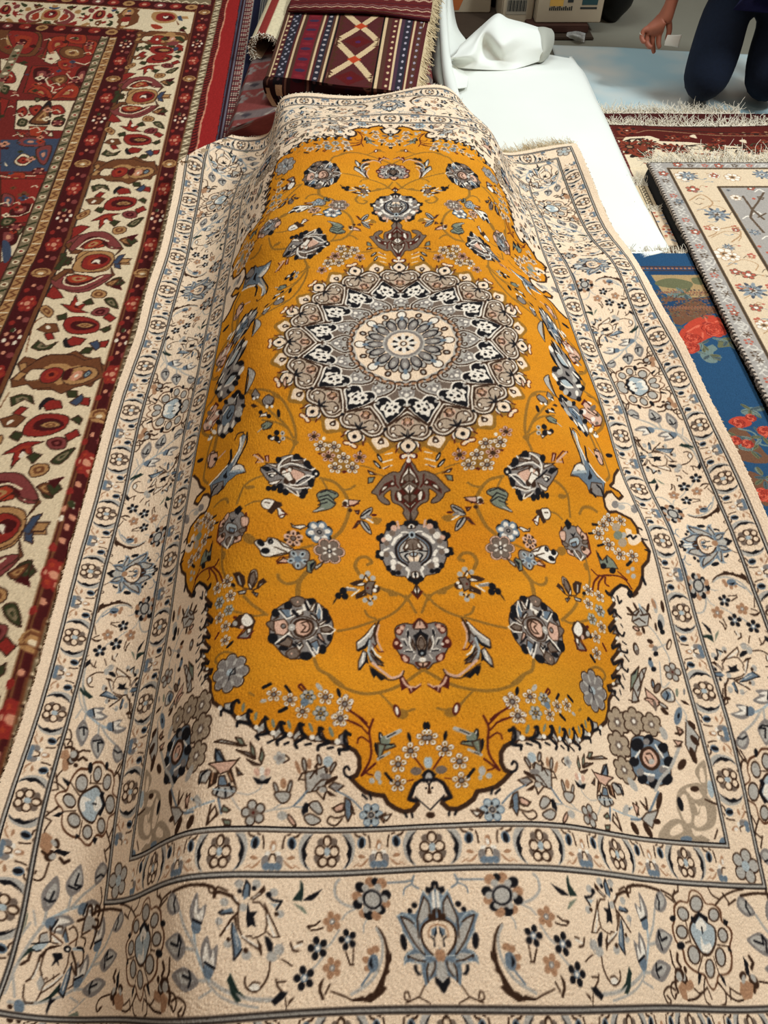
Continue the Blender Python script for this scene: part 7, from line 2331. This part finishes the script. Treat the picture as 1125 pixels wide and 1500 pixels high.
# grey and cream rug
GP = dict(r=(176, 92, 74), b=(92, 74, 58), t=(176, 140, 104), u=(136, 142, 146), c=(206, 198, 186), w=(230, 220, 205))
def p_grey(c):
    s = dict(PAL); PAL.update(GP)
    gy, cr_, ln_ = (.63, .60, .57), (.84, .75, .63), (.36, .29, .20)
    c.poly([(.897, .8), (1.9, .8), (1.9, 2.477), (.897, 2.477)], gy)
    c.poly([(.955, .8), (1.9, .8), (1.9, 2.431), (.955, 2.431)], cr_)
    c.poly([(1.087, .8), (1.9, .8), (1.9, 2.304), (1.087, 2.304)], gy)
    # repeat of the border figures towards the near end
    r2 = np.random.default_rng(12)
    for k in range(9):
        y = 2.10-.155*k; x = 1.02
        if k > 4:
            for i in range(8): a = i*.785; c.ell(x+.02*math.cos(a), y+.024*math.sin(a), .012, 0, 0, .010, 'u' if k % 2 else 't')
            c.disc(x, y, .012, 'b')
        c.stroke(cat([(x-.045, y+.05), (x+.01, y+.085), (x+.045, y+.06), (x+.03, y+.03)], False), .003, 't')
        for q in (-.04, .042): 
            for i in range(5): a = i*1.257; c.disc(x+q+.008*math.cos(a), y-.05+.010*math.sin(a), .005, 'r')
    for k in range(34):
        y = .82+k*.05
        c.stroke(cat([(.912, y), (.928, y+.014), (.940, y), (.928, y-.010), (.918, y+.004)], False), .004, 'c')
        for i in range(5): a = i*1.257; c.disc(.926+.009*math.cos(a), y+.026+.010*math.sin(a), .0042, ('b', 'r', 'c')[k % 3])
    for k in range(20):
        x = 1.0+k*.05; c.stroke(cat([(x, 2.446), (x+.014, 2.462), (x+.026, 2.448), (x+.014, 2.44)], False), .004, 'c')
        for i in range(5): a = i*1.257; c.disc(x+.035+.008*math.cos(a), 2.453+.008*math.sin(a), .004, ('b', 'r', 'c')[k % 3])
    for k in range(150):
        x = r2.uniform(1.10, 1.5); y = r2.uniform(1.2, 2.29); q = r2.integers(0, 4)
        if q == 0:
            for i in range(5): a = i*1.257; c.disc(x+.008*math.cos(a), y+.009*math.sin(a), .0045, 'b')
        elif q == 1: c.stroke(cat([(x, y), (x+.014, y+.012), (x+.022, y-.004)], False), .003, 'c')
        elif q == 2: c.stroke(cat([(x, y), (x+.02, y+.016), (x+.03, y)], False), .004, 'w')
        else: c.disc(x, y, .006, 'r')
    c.prims([r for r in DIG2['grey'] if r[0] in 'sS'])
    for r in DIG2['grey']:
        if r[0] != 'P': continue
        q = np.array(r[3:], float).reshape(-1, 2)/1000; x, y = q.mean(0); R_ = np.abs(q-q.mean(0)).max(0).mean()
        if r[1] == 'u':
            for i in range(10): a = i*.628; c.ell(x+R_*.75*math.cos(a), y+R_*.75*math.sin(a), R_*.3*math.cos(a), R_*.3*math.sin(a), -R_*.14*math.sin(a), R_*.14*math.cos(a), (.30, .31, .34) if i % 2 else 'u')
            c.disc(x, y, R_*.66, 'u')
            for i in range(8): a = i*.785; c.stroke([(x+R_*.3*math.cos(a), y+R_*.3*math.sin(a)), (x+R_*.6*math.cos(a), y+R_*.6*math.sin(a))], .0022, (.28, .28, .30))
            c.disc(x, y, R_*.28, 'c'); c.disc(x, y, R_*.14, 'b')
        elif r[1] == 'r':
            for i in range(5): a = i*1.257; c.disc(x+R_*.6*math.cos(a), y+R_*.6*math.sin(a), R_*.36, 'b'); c.disc(x+R_*.6*math.cos(a), y+R_*.6*math.sin(a), R_*.27, 'r')
            c.disc(x, y, R_*.3, 'w')
        elif r[1] == 't':
            for i in range(7): a = i*.9; c.disc(x+R_*.6*math.cos(a), y+R_*.6*math.sin(a), R_*.34, 't'); c.disc(x+R_*.6*math.cos(a), y+R_*.6*math.sin(a), R_*.26, 'w')
            c.disc(x, y, R_*.34, 't'); c.disc(x, y, R_*.2, 'b')
        else:
            for i in range(6): a = i*1.047; c.stroke([(x, y), (x+R_*.9*math.cos(a), y+R_*.9*math.sin(a))], .003, 'b')
    for k in range(60):
        x = r2.uniform(.965, 1.075); y = r2.uniform(1.1, 2.42); d = r2.uniform(-.02, .02)
        c.stroke(cat([(x, y), (x+.012, y+d), (x+.024, y+.4*d)], False), .0022, ('t', 'b', 'u')[k % 3]); c.ell(x+.024, y+.4*d, .005, 0, 0, .003, ('r', 't', 'u')[k % 3])
    for L in ([(.955, .8), (.955, 2.431), (1.9, 2.431)], [(1.087, .8), (1.087, 2.304), (1.9, 2.304)]):
        c.stroke(L, .011, (.42, .34, .24)); c.stroke(L, .005, (.25, .2, .16))
    c.stroke([(.9, 2.474), (1.9, 2.474)], .006, (.2, .17, .14))
    for k in range(110):
        y = .8+k*.0155; c.poly([(.896, y), (.904, y), (.904, y+.007), (.896, y+.007)], (.16, .14, .13)); c.poly([(.896, y+.007), (.904, y+.007), (.904, y+.0155), (.896, y+.0155)], (.74, .68, .62))
    PAL.update(s)
ggrey = flat_rug('persian_rug', .897, 1.75, .85, 2.477, 430, 760, 700, (161, 153, 145), p_grey, .030, 'pale grey and cream flowered rug on top of the pile at the right', .010)
n_ = 620; xs = RNG.uniform(.90, 1.7, n_)
zf = lambda x, y: -.045
strands('fringe', np.stack([xs, np.full(n_, 2.478), np.full(n_, .024)], -1), np.stack([RNG.normal(0, .22, n_), np.full(n_, 1.0), RNG.normal(.0, .12, n_)], -1), .085, m_frw, ggrey, .0014, 6, .9)
m_shadeblack = mat_plain('shade_black', (16, 15, 16), .9, .3, 60)  # near-black colour paints in the shade on the pile's open side
lp2 = layer_pile('folded_rug', .899, 1.75, .86, 2.470, FLOOR, lambda y: .019, 'folded rug under the pale grey rug, its side shade painted black', 1, m_shadeblack)
# blue pictorial rug with roses
BP = dict(u=(38, 78, 112), b=(30, 62, 96), t=(168, 140, 98), g=(104, 104, 74), n=(112, 76, 54), r=(186, 66, 46), o=(214, 104, 78), x=(112, 128, 122))
def p_blue(c):
    s = dict(PAL); PAL.update(BP); c.prims(DIG2['blue'])
    q = .965
    for k in range(30):
        x = (.66+k*.0125)*q; c.disc(x, 1.925*q, .0045, (.62, .42, .32)); c.disc(x+.006, 1.925*q, .002, (.2, .2, .25))
    c.stroke([(.5, 1.934*q), (1.0, 1.934*q)], .004, (.3, .2, .16)); c.stroke([(.5, 1.914*q), (1.0, 1.914*q)], .004, (.3, .2, .16))
    r2 = np.random.default_rng(3)
    for k in range(420):
        x = r2.uniform(.74, .895); y = r2.uniform(1.62, 1.755); c.disc(x, y, .0026, ((.50, .34, .26), (.26, .22, .24), (.40, .36, .28))[k % 3])
    for y0 in (1.735, 1.665):
        for k in range(18):
            x = .76+k*.008; c.stroke(cat([(x, y0-.0006*k), (x+.004, y0+.010), (x+.007, y0)], False), .002, (.58, .38, .28))
    def rose(x, y, r):
        for i in range(9): a = i*.7; c.disc(x+.62*r*math.cos(a), y+.62*r*math.sin(a), .42*r, 'r' if i % 3 else (.60, .20, .16))
        c.disc(x, y, .66*r, 'r')
        for kk, rr in enumerate((.8, .58, .38, .2)):
            for i in range(5):
                a = i*1.257+kk*.6; c.stroke(cat([(x+rr*r*math.cos(a), y+rr*r*math.sin(a)), (x+rr*1.12*r*math.cos(a+.5), y+rr*1.12*r*math.sin(a+.5)), (x+rr*r*math.cos(a+.95), y+rr*r*math.sin(a+.95))], False), .0022, 'o' if i % 2 else (.52, .15, .12))
    def leafs(x, y, n, sd):
        rr = np.random.default_rng(sd)
        for i in range(n):
            a = rr.uniform(0, 6.28); d = rr.uniform(.008, .024); px, py = x+d*math.cos(a), y+d*math.sin(a); c.ell(px, py, .013*math.cos(a), .013*math.sin(a), -.005*math.sin(a), .005*math.cos(a), ('x', 'g', (.30, .36, .38))[i % 3]); c.stroke([(px-.010*math.cos(a), py-.010*math.sin(a)), (px+.010*math.cos(a), py+.010*math.sin(a))], .0015, (.22, .24, .22))
    for (X_, Y_, n, sd) in ((0.832, 1.733, 7, 1), (0.76, 1.584, 9, 2), (0.817, 1.512, 10, 3), (0.825, 1.465, 8, 4), (0.885, 1.521, 8, 5), (0.863, 1.263, 10, 6), (0.862, 1.172, 9, 7), (0.82, 1.129, 9, 8), (0.823, 1.047, 12, 9), (0.811, 1.172, 8, 10)):
        leafs(X_, Y_, n, sd)
    for X_, Y_, r in ((0.865, 1.573, 0.034), (0.801, 1.535, 0.024), (0.786, 1.498, 0.022), (0.82, 1.217, 0.016), (0.854, 1.235, 0.013), (0.796, 1.161, 0.014), (0.819, 1.15, 0.014), (0.871, 1.19, 0.017), (0.804, 0.998, 0.02), (0.91, 1.287, 0.014)):
        rose(X_, Y_, r)
    PAL.update(s)
blue = flat_rug('persian_rug', .60, .8965, .80, 1.938, 240, 640, 800, (36, 74, 108), p_blue, .012, 'deep blue pictorial rug with red roses, between the gold rug and the pale grey rug', .008, None, .09, .001, 8)
n_ = 200; xs = RNG.uniform(.66, .895, n_)
strands('fringe', np.stack([xs, np.full(n_, 1.939), np.full(n_, .009)], -1), np.stack([RNG.normal(0, .25, n_), np.full(n_, 1.0), RNG.normal(.1, .15, n_)], -1), .028, m_frw, blue, .0013, 5, .8)
layer_pile('folded_rug', .50, .893, .82, 1.99, FLOOR, lambda y: .002, 'brown folded rug under the blue rose rug', 2, mat_plain('brown_wool', (96, 76, 58), .95, .2, 60))
# narrow ends of rugs lower in the pile
def p_end(c):
    r2 = np.random.default_rng(4)
    c.poly([(.80, 2.0), (.815, 2.0), (.815, 2.6), (.80, 2.6)], (.25, .14, .12))
    for k in range(26): y = 2.0+k*.018; c.stroke([(.868, y), (.876, y+.008), (.868, y+.014)], .004, (.2, .17, .14))
    c.stroke([(.862, 2.0), (.862, 2.6)], .003, (.2, .17, .14)); c.stroke([(.880, 2.0), (.880, 2.6)], .003, (.2, .17, .14))
    c.poly([(.82, 2.0), (.842, 2.0), (.842, 2.6), (.82, 2.6)], (.42, .36, .28))
e1 = flat_rug('persian_rug', .70, .893, 2.06, 2.405, 110, 190, 700, (204, 182, 146), p_end, lambda X, Y: -.016+0*X, 'cream rug end with a dark chain stripe, low in the pile beside the tarpaulin', .007)
def p_end2(c):
    r2 = np.random.default_rng(6)
    for k in range(36):
        x, y = r2.uniform(.865, .893), r2.uniform(2.02, 2.21); c.disc(x, y, .005, ((.66, .34, .26), (.5, .52, .56), (.74, .6, .44))[k % 3])
    c.stroke([(.858, 2.0), (.858, 2.3)], .005, (.22, .14, .12)); c.poly([(.70, 2.0), (.832, 2.0), (.832, 2.3), (.70, 2.3)], (.34, .30, .25))
e2 = flat_rug('persian_rug', .70, .893, 2.012, 2.215, 110, 120, 700, (214, 190, 160), p_end2, lambda X, Y: -.006+0*X, 'small visible rug end with red and grey flecks, beside the shade-black pile edge', .007)
for par, yy_, zz_, ln_ in ((e1, 2.406, -.019, .05), (e2, 2.216, -.009, .03)):
    n_ = 110; xs = RNG.uniform(.80, .892, n_)
    strands('fringe', np.stack([xs, np.full(n_, yy_), np.full(n_, zz_)], -1), np.stack([RNG.normal(0, .3, n_), np.full(n_, 1.0), RNG.normal(.25, .2, n_)], -1), ln_, m_frw, par, .0013, 5, .9)
# dark red rug with a rust palmette
DP = dict(m=(84, 26, 20), r=(158, 84, 58), c=(224, 204, 172), t=(150, 110, 80), b=(44, 28, 22), g=(60, 60, 40))
DP['r'] = (128, 54, 36)
def p_dark(c):
    s = dict(PAL); PAL.update(DP)
    c.poly([(.4, 2.3), (1.9, 2.3), (1.9, 2.83), (.4, 2.83)], 'c')
    for k in range(10):
        x = .93+.16*k; y = 2.74
        for i in range(9): a = i*.7; c.ell(x+.045*math.cos(a), y+.035*math.sin(a), .022, 0, 0, .016, 'r')
        c.disc(x, y, .03, 'b'); c.disc(x, y, .018, 'r')
        c.stroke(cat([(x+.06, y-.03), (x+.09, y+.03), (x+.12, y-.02)], False), .008, 'b')
    c.poly([(.4, 2.82), (1.9, 2.82), (1.9, 2.93), (.4, 2.93)], 'm')
    for k in range(14):
        x = .92+.085*k
        c.ell(x, 2.88, .022, 0, 0, .022, 'r'); c.disc(x, 2.88, .010, 'b'); c.disc(x+.042, 2.87, .010, 'c' if k % 2 else 't'); c.disc(x+.042, 2.895, .007, 't')
    c.stroke([(.4, 2.838), (1.9, 2.838)], .006, 't')
    for r in DIG2['dark']:
        if r[1] == 'c' or r[0] in 'sS' or r[1] == 'm': c.prims([r]); continue
        q = np.array(r[3:], float).reshape(-1, 2)/1000; x, y = q.mean(0); R_ = np.abs(q-q.mean(0)).max(0).mean()
        if r[1] == 'r' and R_ > .02:
            for i in range(11): a = i*.571; c.ell(x+R_*math.cos(a), y+R_*.8*math.sin(a), R_*.42*math.cos(a), R_*.42*math.sin(a), -R_*.2*math.sin(a), R_*.2*math.cos(a), 'b' if i % 2 else 'r')
            c.disc(x, y, R_*.8, 'r'); c.disc(x, y, R_*.5, 'b'); c.disc(x, y, R_*.34, 'r'); c.disc(x, y, R_*.14, 'c')
        elif r[1] == 'b':
            for i in range(9): a = i*.7; c.ell(x+R_*.8*math.cos(a), y+R_*.7*math.sin(a), R_*.3, 0, 0, R_*.14, 'b' if i % 2 else 'g')
        else:
            for i in range(6): a = i*1.047; c.disc(x+R_*.6*math.cos(a), y+R_*.6*math.sin(a), R_*.36, 'r')
            c.disc(x, y, R_*.4, 'b'); c.disc(x, y, R_*.2, 't')
    for x, y, R_ in ((.918, 2.765, .050), (.995, 2.80, .030), (1.10, 2.76, .034), (1.24, 2.78, .032), (1.38, 2.75, .034)):
        for i in range(13): a = i*.483; c.ell(x+R_*math.cos(a), y+R_*.85*math.sin(a), R_*.40*math.cos(a), R_*.40*math.sin(a), -R_*.17*math.sin(a), R_*.17*math.cos(a), 'b' if i % 2 else 'r')
        c.disc(x, y, R_*.85, 'r')
        for i in range(9): a = i*.7; c.stroke([(x+R_*.35*math.cos(a), y+R_*.35*math.sin(a)), (x+R_*.8*math.cos(a), y+R_*.8*math.sin(a))], .004, 'b')
        c.disc(x, y, R_*.36, 'b'); c.disc(x, y, R_*.22, 't')
    r3 = np.random.default_rng(8)
    for k in range(90):
        x, y = r3.uniform(.93, 1.55), r3.uniform(2.60, 2.80); d = r3.uniform(-.03, .03)
        c.stroke(cat([(x, y), (x+.015, y+d), (x+.035, y+.3*d)], False), .006, ('b', 'g', 'r')[k % 3])
    c.poly([(.4, 2.3), (.885, 2.3), (.885, 2.96), (.4, 2.96)], (.36, .14, .13))
    for k in range(60):
        y = 2.3+k*.011; c.stroke([(.845, y), (.880, y+.006)], .003, (.62, .46, .42) if k % 2 else (.28, .1, .1))
    c.poly([(.4, 2.945), (1.9, 2.945), (1.9, 2.96), (.4, 2.96)], (.25, .09, .07))
    PAL.update(s)
dk = flat_rug('persian_rug', .70, 1.75, 2.42, 2.955, 420, 270, 600, (84, 26, 20), p_dark, lambda X, Y: -.050+.004*np.sin(X*9)*(Y > 2.6), 'dark red rug with a rust palmette and thick white fringe, behind the pale grey rug', .008)
n_ = 760; xs = RNG.uniform(.885, 1.74, n_)
strands('fringe', np.stack([xs, np.full(n_, 2.956), np.full(n_, -.052)], -1), np.stack([RNG.normal(0, .35, n_), np.full(n_, 1.0), RNG.normal(.12, .2, n_)], -1), .06, m_frw, dk, .0016, 6, 1.1, True, None, lambda x, y: -.064)
def p_mar(c):
    c.poly([(.8, 2.6), (1.9, 2.6), (1.9, 3.2), (.8, 3.2)], (.26, .08, .07)); c.poly([(.8, 2.6), (.885, 2.6), (.885, 3.2), (.8, 3.2)], (.36, .16, .15))
mr_ = flat_rug('persian_rug', .80, 1.75, 2.45, 3.105, 220, 150, 300, (66, 20, 18), p_mar, -.064, 'plain maroon end of a rug, its white fringe towards the pale sheet', .007)
n_ = 640; xs = RNG.uniform(.82, 1.45, n_)
strands('fringe', np.stack([xs, np.full(n_, 3.106), np.full(n_, -.066)], -1), np.stack([RNG.normal(0, .35, n_), np.full(n_, 1.0), RNG.normal(.1, .2, n_)], -1), .06, m_frw, mr_, .0016, 6, 1.0, True, None, lambda x, y: FLOOR+.012)

# ---------------- kneeling person ----------------
m_skin = mat_plain('skin', (150, 88, 66), .55, .06, 30, 0, .4); m_jean = mat_plain('dark_denim', (14, 26, 46), .9, .25, 70, .15); m_sw = mat_plain('blue_knit', (12, 16, 66), .95, .3, 160, .2)
m_hair = mat_plain('black_hair', (20, 16, 14), .7, .2, 80); m_shoe = mat_plain('black_shoe', (18, 18, 20), .6, .1, 30); m_nail = mat_plain('nail', (186, 128, 108), .4, .05, 30)
def skin(name, verts, edges, radii, mat, parent, root=0, sub=2):
    me = bpy.data.meshes.new(name); me.from_pydata(verts, edges, []); me.update(); o = bpy.data.objects.new(name, me); C.objects.link(o)
    md = o.modifiers.new('skin', 'SKIN'); md.use_smooth_shade = True
    sv = me.skin_vertices[0].data
    for i, r in enumerate(radii):
        rr = r if isinstance(r, tuple) else (r, r); sv[i].radius = rr; sv[i].use_root = (i == root)
    s = o.modifiers.new('smooth', 'SUBSURF'); s.levels = sub; s.render_levels = sub
    dg = bpy.context.evaluated_depsgraph_get(); ev = o.evaluated_get(dg); m2 = bpy.data.meshes.new_from_object(ev)
    o.modifiers.clear(); o.data = m2; m2.materials.clear(); m2.materials.append(mat)
    m2.polygons.foreach_set('use_smooth', np.ones(len(m2.polygons), bool))
    if parent: o.parent = parent
    return o
def chain(V, E, R, start, pts):
    prev = start
    for p, r in pts:
        V.append(p); R.append(r); E.append((prev, len(V)-1)); prev = len(V)-1
    return prev
# body: one continuous surface (torso, head, arms, hands, legs)
V = [(1.49, 3.40, .36)]; E = []; R = [(.13, .11)]
chain(V, E, R, 0, [((1.49, 3.34, .55), .125), ((1.47, 3.24, .74), (.15, .11)), ((1.46, 3.19, .86), (.10, .08)), ((1.46, 3.14, .95), .052), ((1.46, 3.10, 1.03), (.062, .075)), ((1.46, 3.08, 1.12), (.074, .088)), ((1.46, 3.085, 1.19), (.05, .06))])
chain(V, E, R, 2, [((1.32, 3.24, .80), .068), ((1.20, 3.28, .70), .055), ((1.12, 3.40, .52), .047), ((1.124, 3.378, .40), .042), ((1.134, 3.356, .31), .033), ((1.133, 3.352, .255), (.030, .023))])
wr = len(V)-1
chain(V, E, R, wr, [((1.118, 3.348, .212), (.042, .021)), ((1.096, 3.346, .168), (.046, .020))])
pm = len(V)-1
chain(V, E, R, pm, [((1.088, 3.346, .142), .0128), ((1.092, 3.342, .116), .0115), ((1.102, 3.340, .094), .0100), ((1.111, 3.340, .075), .0075)])
chain(V, E, R, pm, [((1.066, 3.344, .144), .0125), ((1.066, 3.336, .118), .0115), ((1.080, 3.322, .104), .0102), ((1.093, 3.324, .104), .0085)])
chain(V, E, R, pm, [((1.112, 3.340, .142), .0122), ((1.112, 3.326, .120), .0110), ((1.116, 3.316, .108), .0095), ((1.122, 3.318, .102), .0080)])
chain(V, E, R, pm, [((1.046, 3.346, .156), .0108), ((1.042, 3.338, .134), .0098), ((1.050, 3.326, .122), .0088), ((1.060, 3.324, .120), .0075)])
chain(V, E, R, pm-1, [((1.138, 3.340, .186), .0140), ((1.146, 3.330, .160), .0118), ((1.144, 3.324, .138), .0102), ((1.140, 3.322, .124), .0080)])
chain(V, E, R, 2, [((1.62, 3.23, .80), .068), ((1.72, 3.25, .70), .055), ((1.78, 3.24, .52), .046), ((1.75, 3.16, .42), .038), ((1.69, 3.08, .36), .030), ((1.66, 3.04, .345), (.036, .018)), ((1.64, 3.01, .335), (.038, .016))])
pr = len(V)-1
for q, dx in enumerate((-.030, -.010, .010, .030)):
    chain(V, E, R, pr, [((1.635+dx, 2.982, .325), .0092), ((1.630+dx, 2.962, .308), .0086), ((1.628+dx, 2.954, .288), .007)])
chain(V, E, R, pr-1, [((1.625, 3.035, .335), .0105), ((1.605, 3.01, .325), .0092), ((1.598, 2.99, .315), .0078)])
for sx_, kx_ in ((1.37, 1.30), (1.56, 1.555)):
    chain(V, E, R, 0, [((sx_, 3.36, .30), .098), ((kx_, 3.20, .02), .068), ((kx_+.05, 3.32, -.025), .056), ((kx_+.11, 3.45, -.035), .046), ((kx_+.12, 3.50, -.040), .038)])
body = skin('person', V, E, R, m_skin, None)
tag(body, 'person kneeling in dark jeans and a blue jumper, a slip of paper in one hand', 'person')
# jeans
V = [(1.49, 3.38, .38)]; E = []; R = [(.160, .130)]
chain(V, E, R, 0, [((1.49, 3.37, .46), (.155, .128))])
for sx_, kx_, kr in ((1.365, 1.300, .100), (1.56, 1.555, .108)):
    chain(V, E, R, 0, [((sx_, 3.32, .27), .112), ((sx_*.4+kx_*.6, 3.255, .15), .106), ((kx_, 3.195, .030), kr), ((kx_+.006, 3.225, -.004), .078), ((kx_+.05, 3.33, -.014), .062), ((kx_+.11, 3.45, -.020), .056)])
skin('jeans', V, E, R, m_jean, body)
# jumper
V = [(1.49, 3.34, .52)]; E = []; R = [(.160, .142)]
chain(V, E, R, 0, [((1.50, 3.20, .42), (.188, .140)), ((1.50, 3.10, .32), (.185, .100)), ((1.49, 3.06, .25), (.165, .050))])
chain(V, E, R, 0, [((1.47, 3.25, .70), (.170, .135)), ((1.46, 3.20, .84), (.115, .095)), ((1.46, 3.16, .90), (.066, .060))])
chain(V, E, R, 3, [((1.31, 3.24, .79), .086), ((1.195, 3.285, .69), .070), ((1.118, 3.405, .52), .060), ((1.120, 3.392, .45), .056)])
chain(V, E, R, 3, [((1.63, 3.24, .79), .086), ((1.725, 3.255, .69), .070), ((1.785, 3.245, .52), .060), ((1.76, 3.18, .44), .054)])
skin('jumper', V, E, R, m_sw, body)
# hair, face, shoes
V = [(1.46, 3.105, 1.20)]; E = []; R = [(.078, .085)]
chain(V, E, R, 0, [((1.46, 3.142, 1.15), (.088, .075)), ((1.46, 3.165, 1.08), (.070, .055)), ((1.46, 3.16, 1.02), (.055, .04))])
skin('hair', V, E, R, m_hair, body)
def blob(name, c, r, mat, par):
    bm = bmesh.new(); bmesh.ops.create_uvsphere(bm, u_segments=16, v_segments=10, radius=1)
    for v in bm.verts: v.co = Vector((c[0]+v.co.x*r[0], c[1]+v.co.y*r[1], c[2]+v.co.z*r[2]))
    me = bpy.data.meshes.new(name); bm.to_mesh(me); bm.free(); me.materials.append(mat); me.polygons.foreach_set('use_smooth', np.ones(len(me.polygons), bool))
    o = bpy.data.objects.new(name, me); C.objects.link(o); o.parent = par; return o
m_eye = mat_plain('eye', (230, 226, 218), .3, .02, 30); m_lip = mat_plain('lip', (140, 74, 64), .5, .05, 30)
for s_ in (-1, 1):
    blob('eye', (1.46+s_*.030, 3.008, 1.105), (.012, .008, .007), m_eye, body); blob('ear', (1.46+s_*.080, 3.10, 1.09), (.010, .018, .030), m_skin, body); blob('eyebrow', (1.46+s_*.030, 3.004, 1.128), (.020, .006, .005), m_hair, body)
blob('nose', (1.46, 2.998, 1.080), (.013, .018, .022), m_skin, body); blob('mouth', (1.46, 3.014, 1.045), (.024, .008, .007), m_lip, body)
for kx_ in (1.445, 1.725):
    V = [(kx_, 3.50, -.040)]; E = []; R = [(.046, .040)]; chain(V, E, R, 0, [((kx_+.02, 3.56, -.044), (.044, .036)), ((kx_+.03, 3.60, -.036), (.036, .03))]); skin('shoe', V, E, R, m_shoe, body, 0, 1)
m_ring = mat_plain('silver_ring', (220, 210, 200), .2, .02, 30, 0, .8)
bmr = bmesh.new(); bmesh.ops.create_cone(bmr, segments=16, radius1=.0118, radius2=.0118, depth=.004); mer = bpy.data.meshes.new('ring'); bmr.to_mesh(mer); bmr.free(); mer.materials.append(m_ring)
ring_o = bpy.data.objects.new('ring', mer); C.objects.link(ring_o); ring_o.location = (1.0445, 3.343, .146); ring_o.rotation_euler = (.4, .3, 0); ring_o.parent = body
m_pap = mat_plain('white_paper', (240, 238, 230), .7, .02, 20)
pp = cloth('paper_slip', [[(1.136, 3.316, .112), (1.165, 3.312, .110), (1.194, 3.312, .106)], [(1.134, 3.314, .130), (1.165, 3.310, .130), (1.192, 3.310, .128)], [(1.138, 3.316, .150), (1.167, 3.312, .150), (1.194, 3.313, .152)]], 12, 10, m_pap, .0006, 44, 40, None, .0006)
tag(pp, 'small white slip of paper pinched in the kneeling person\'s hand', 'paper')
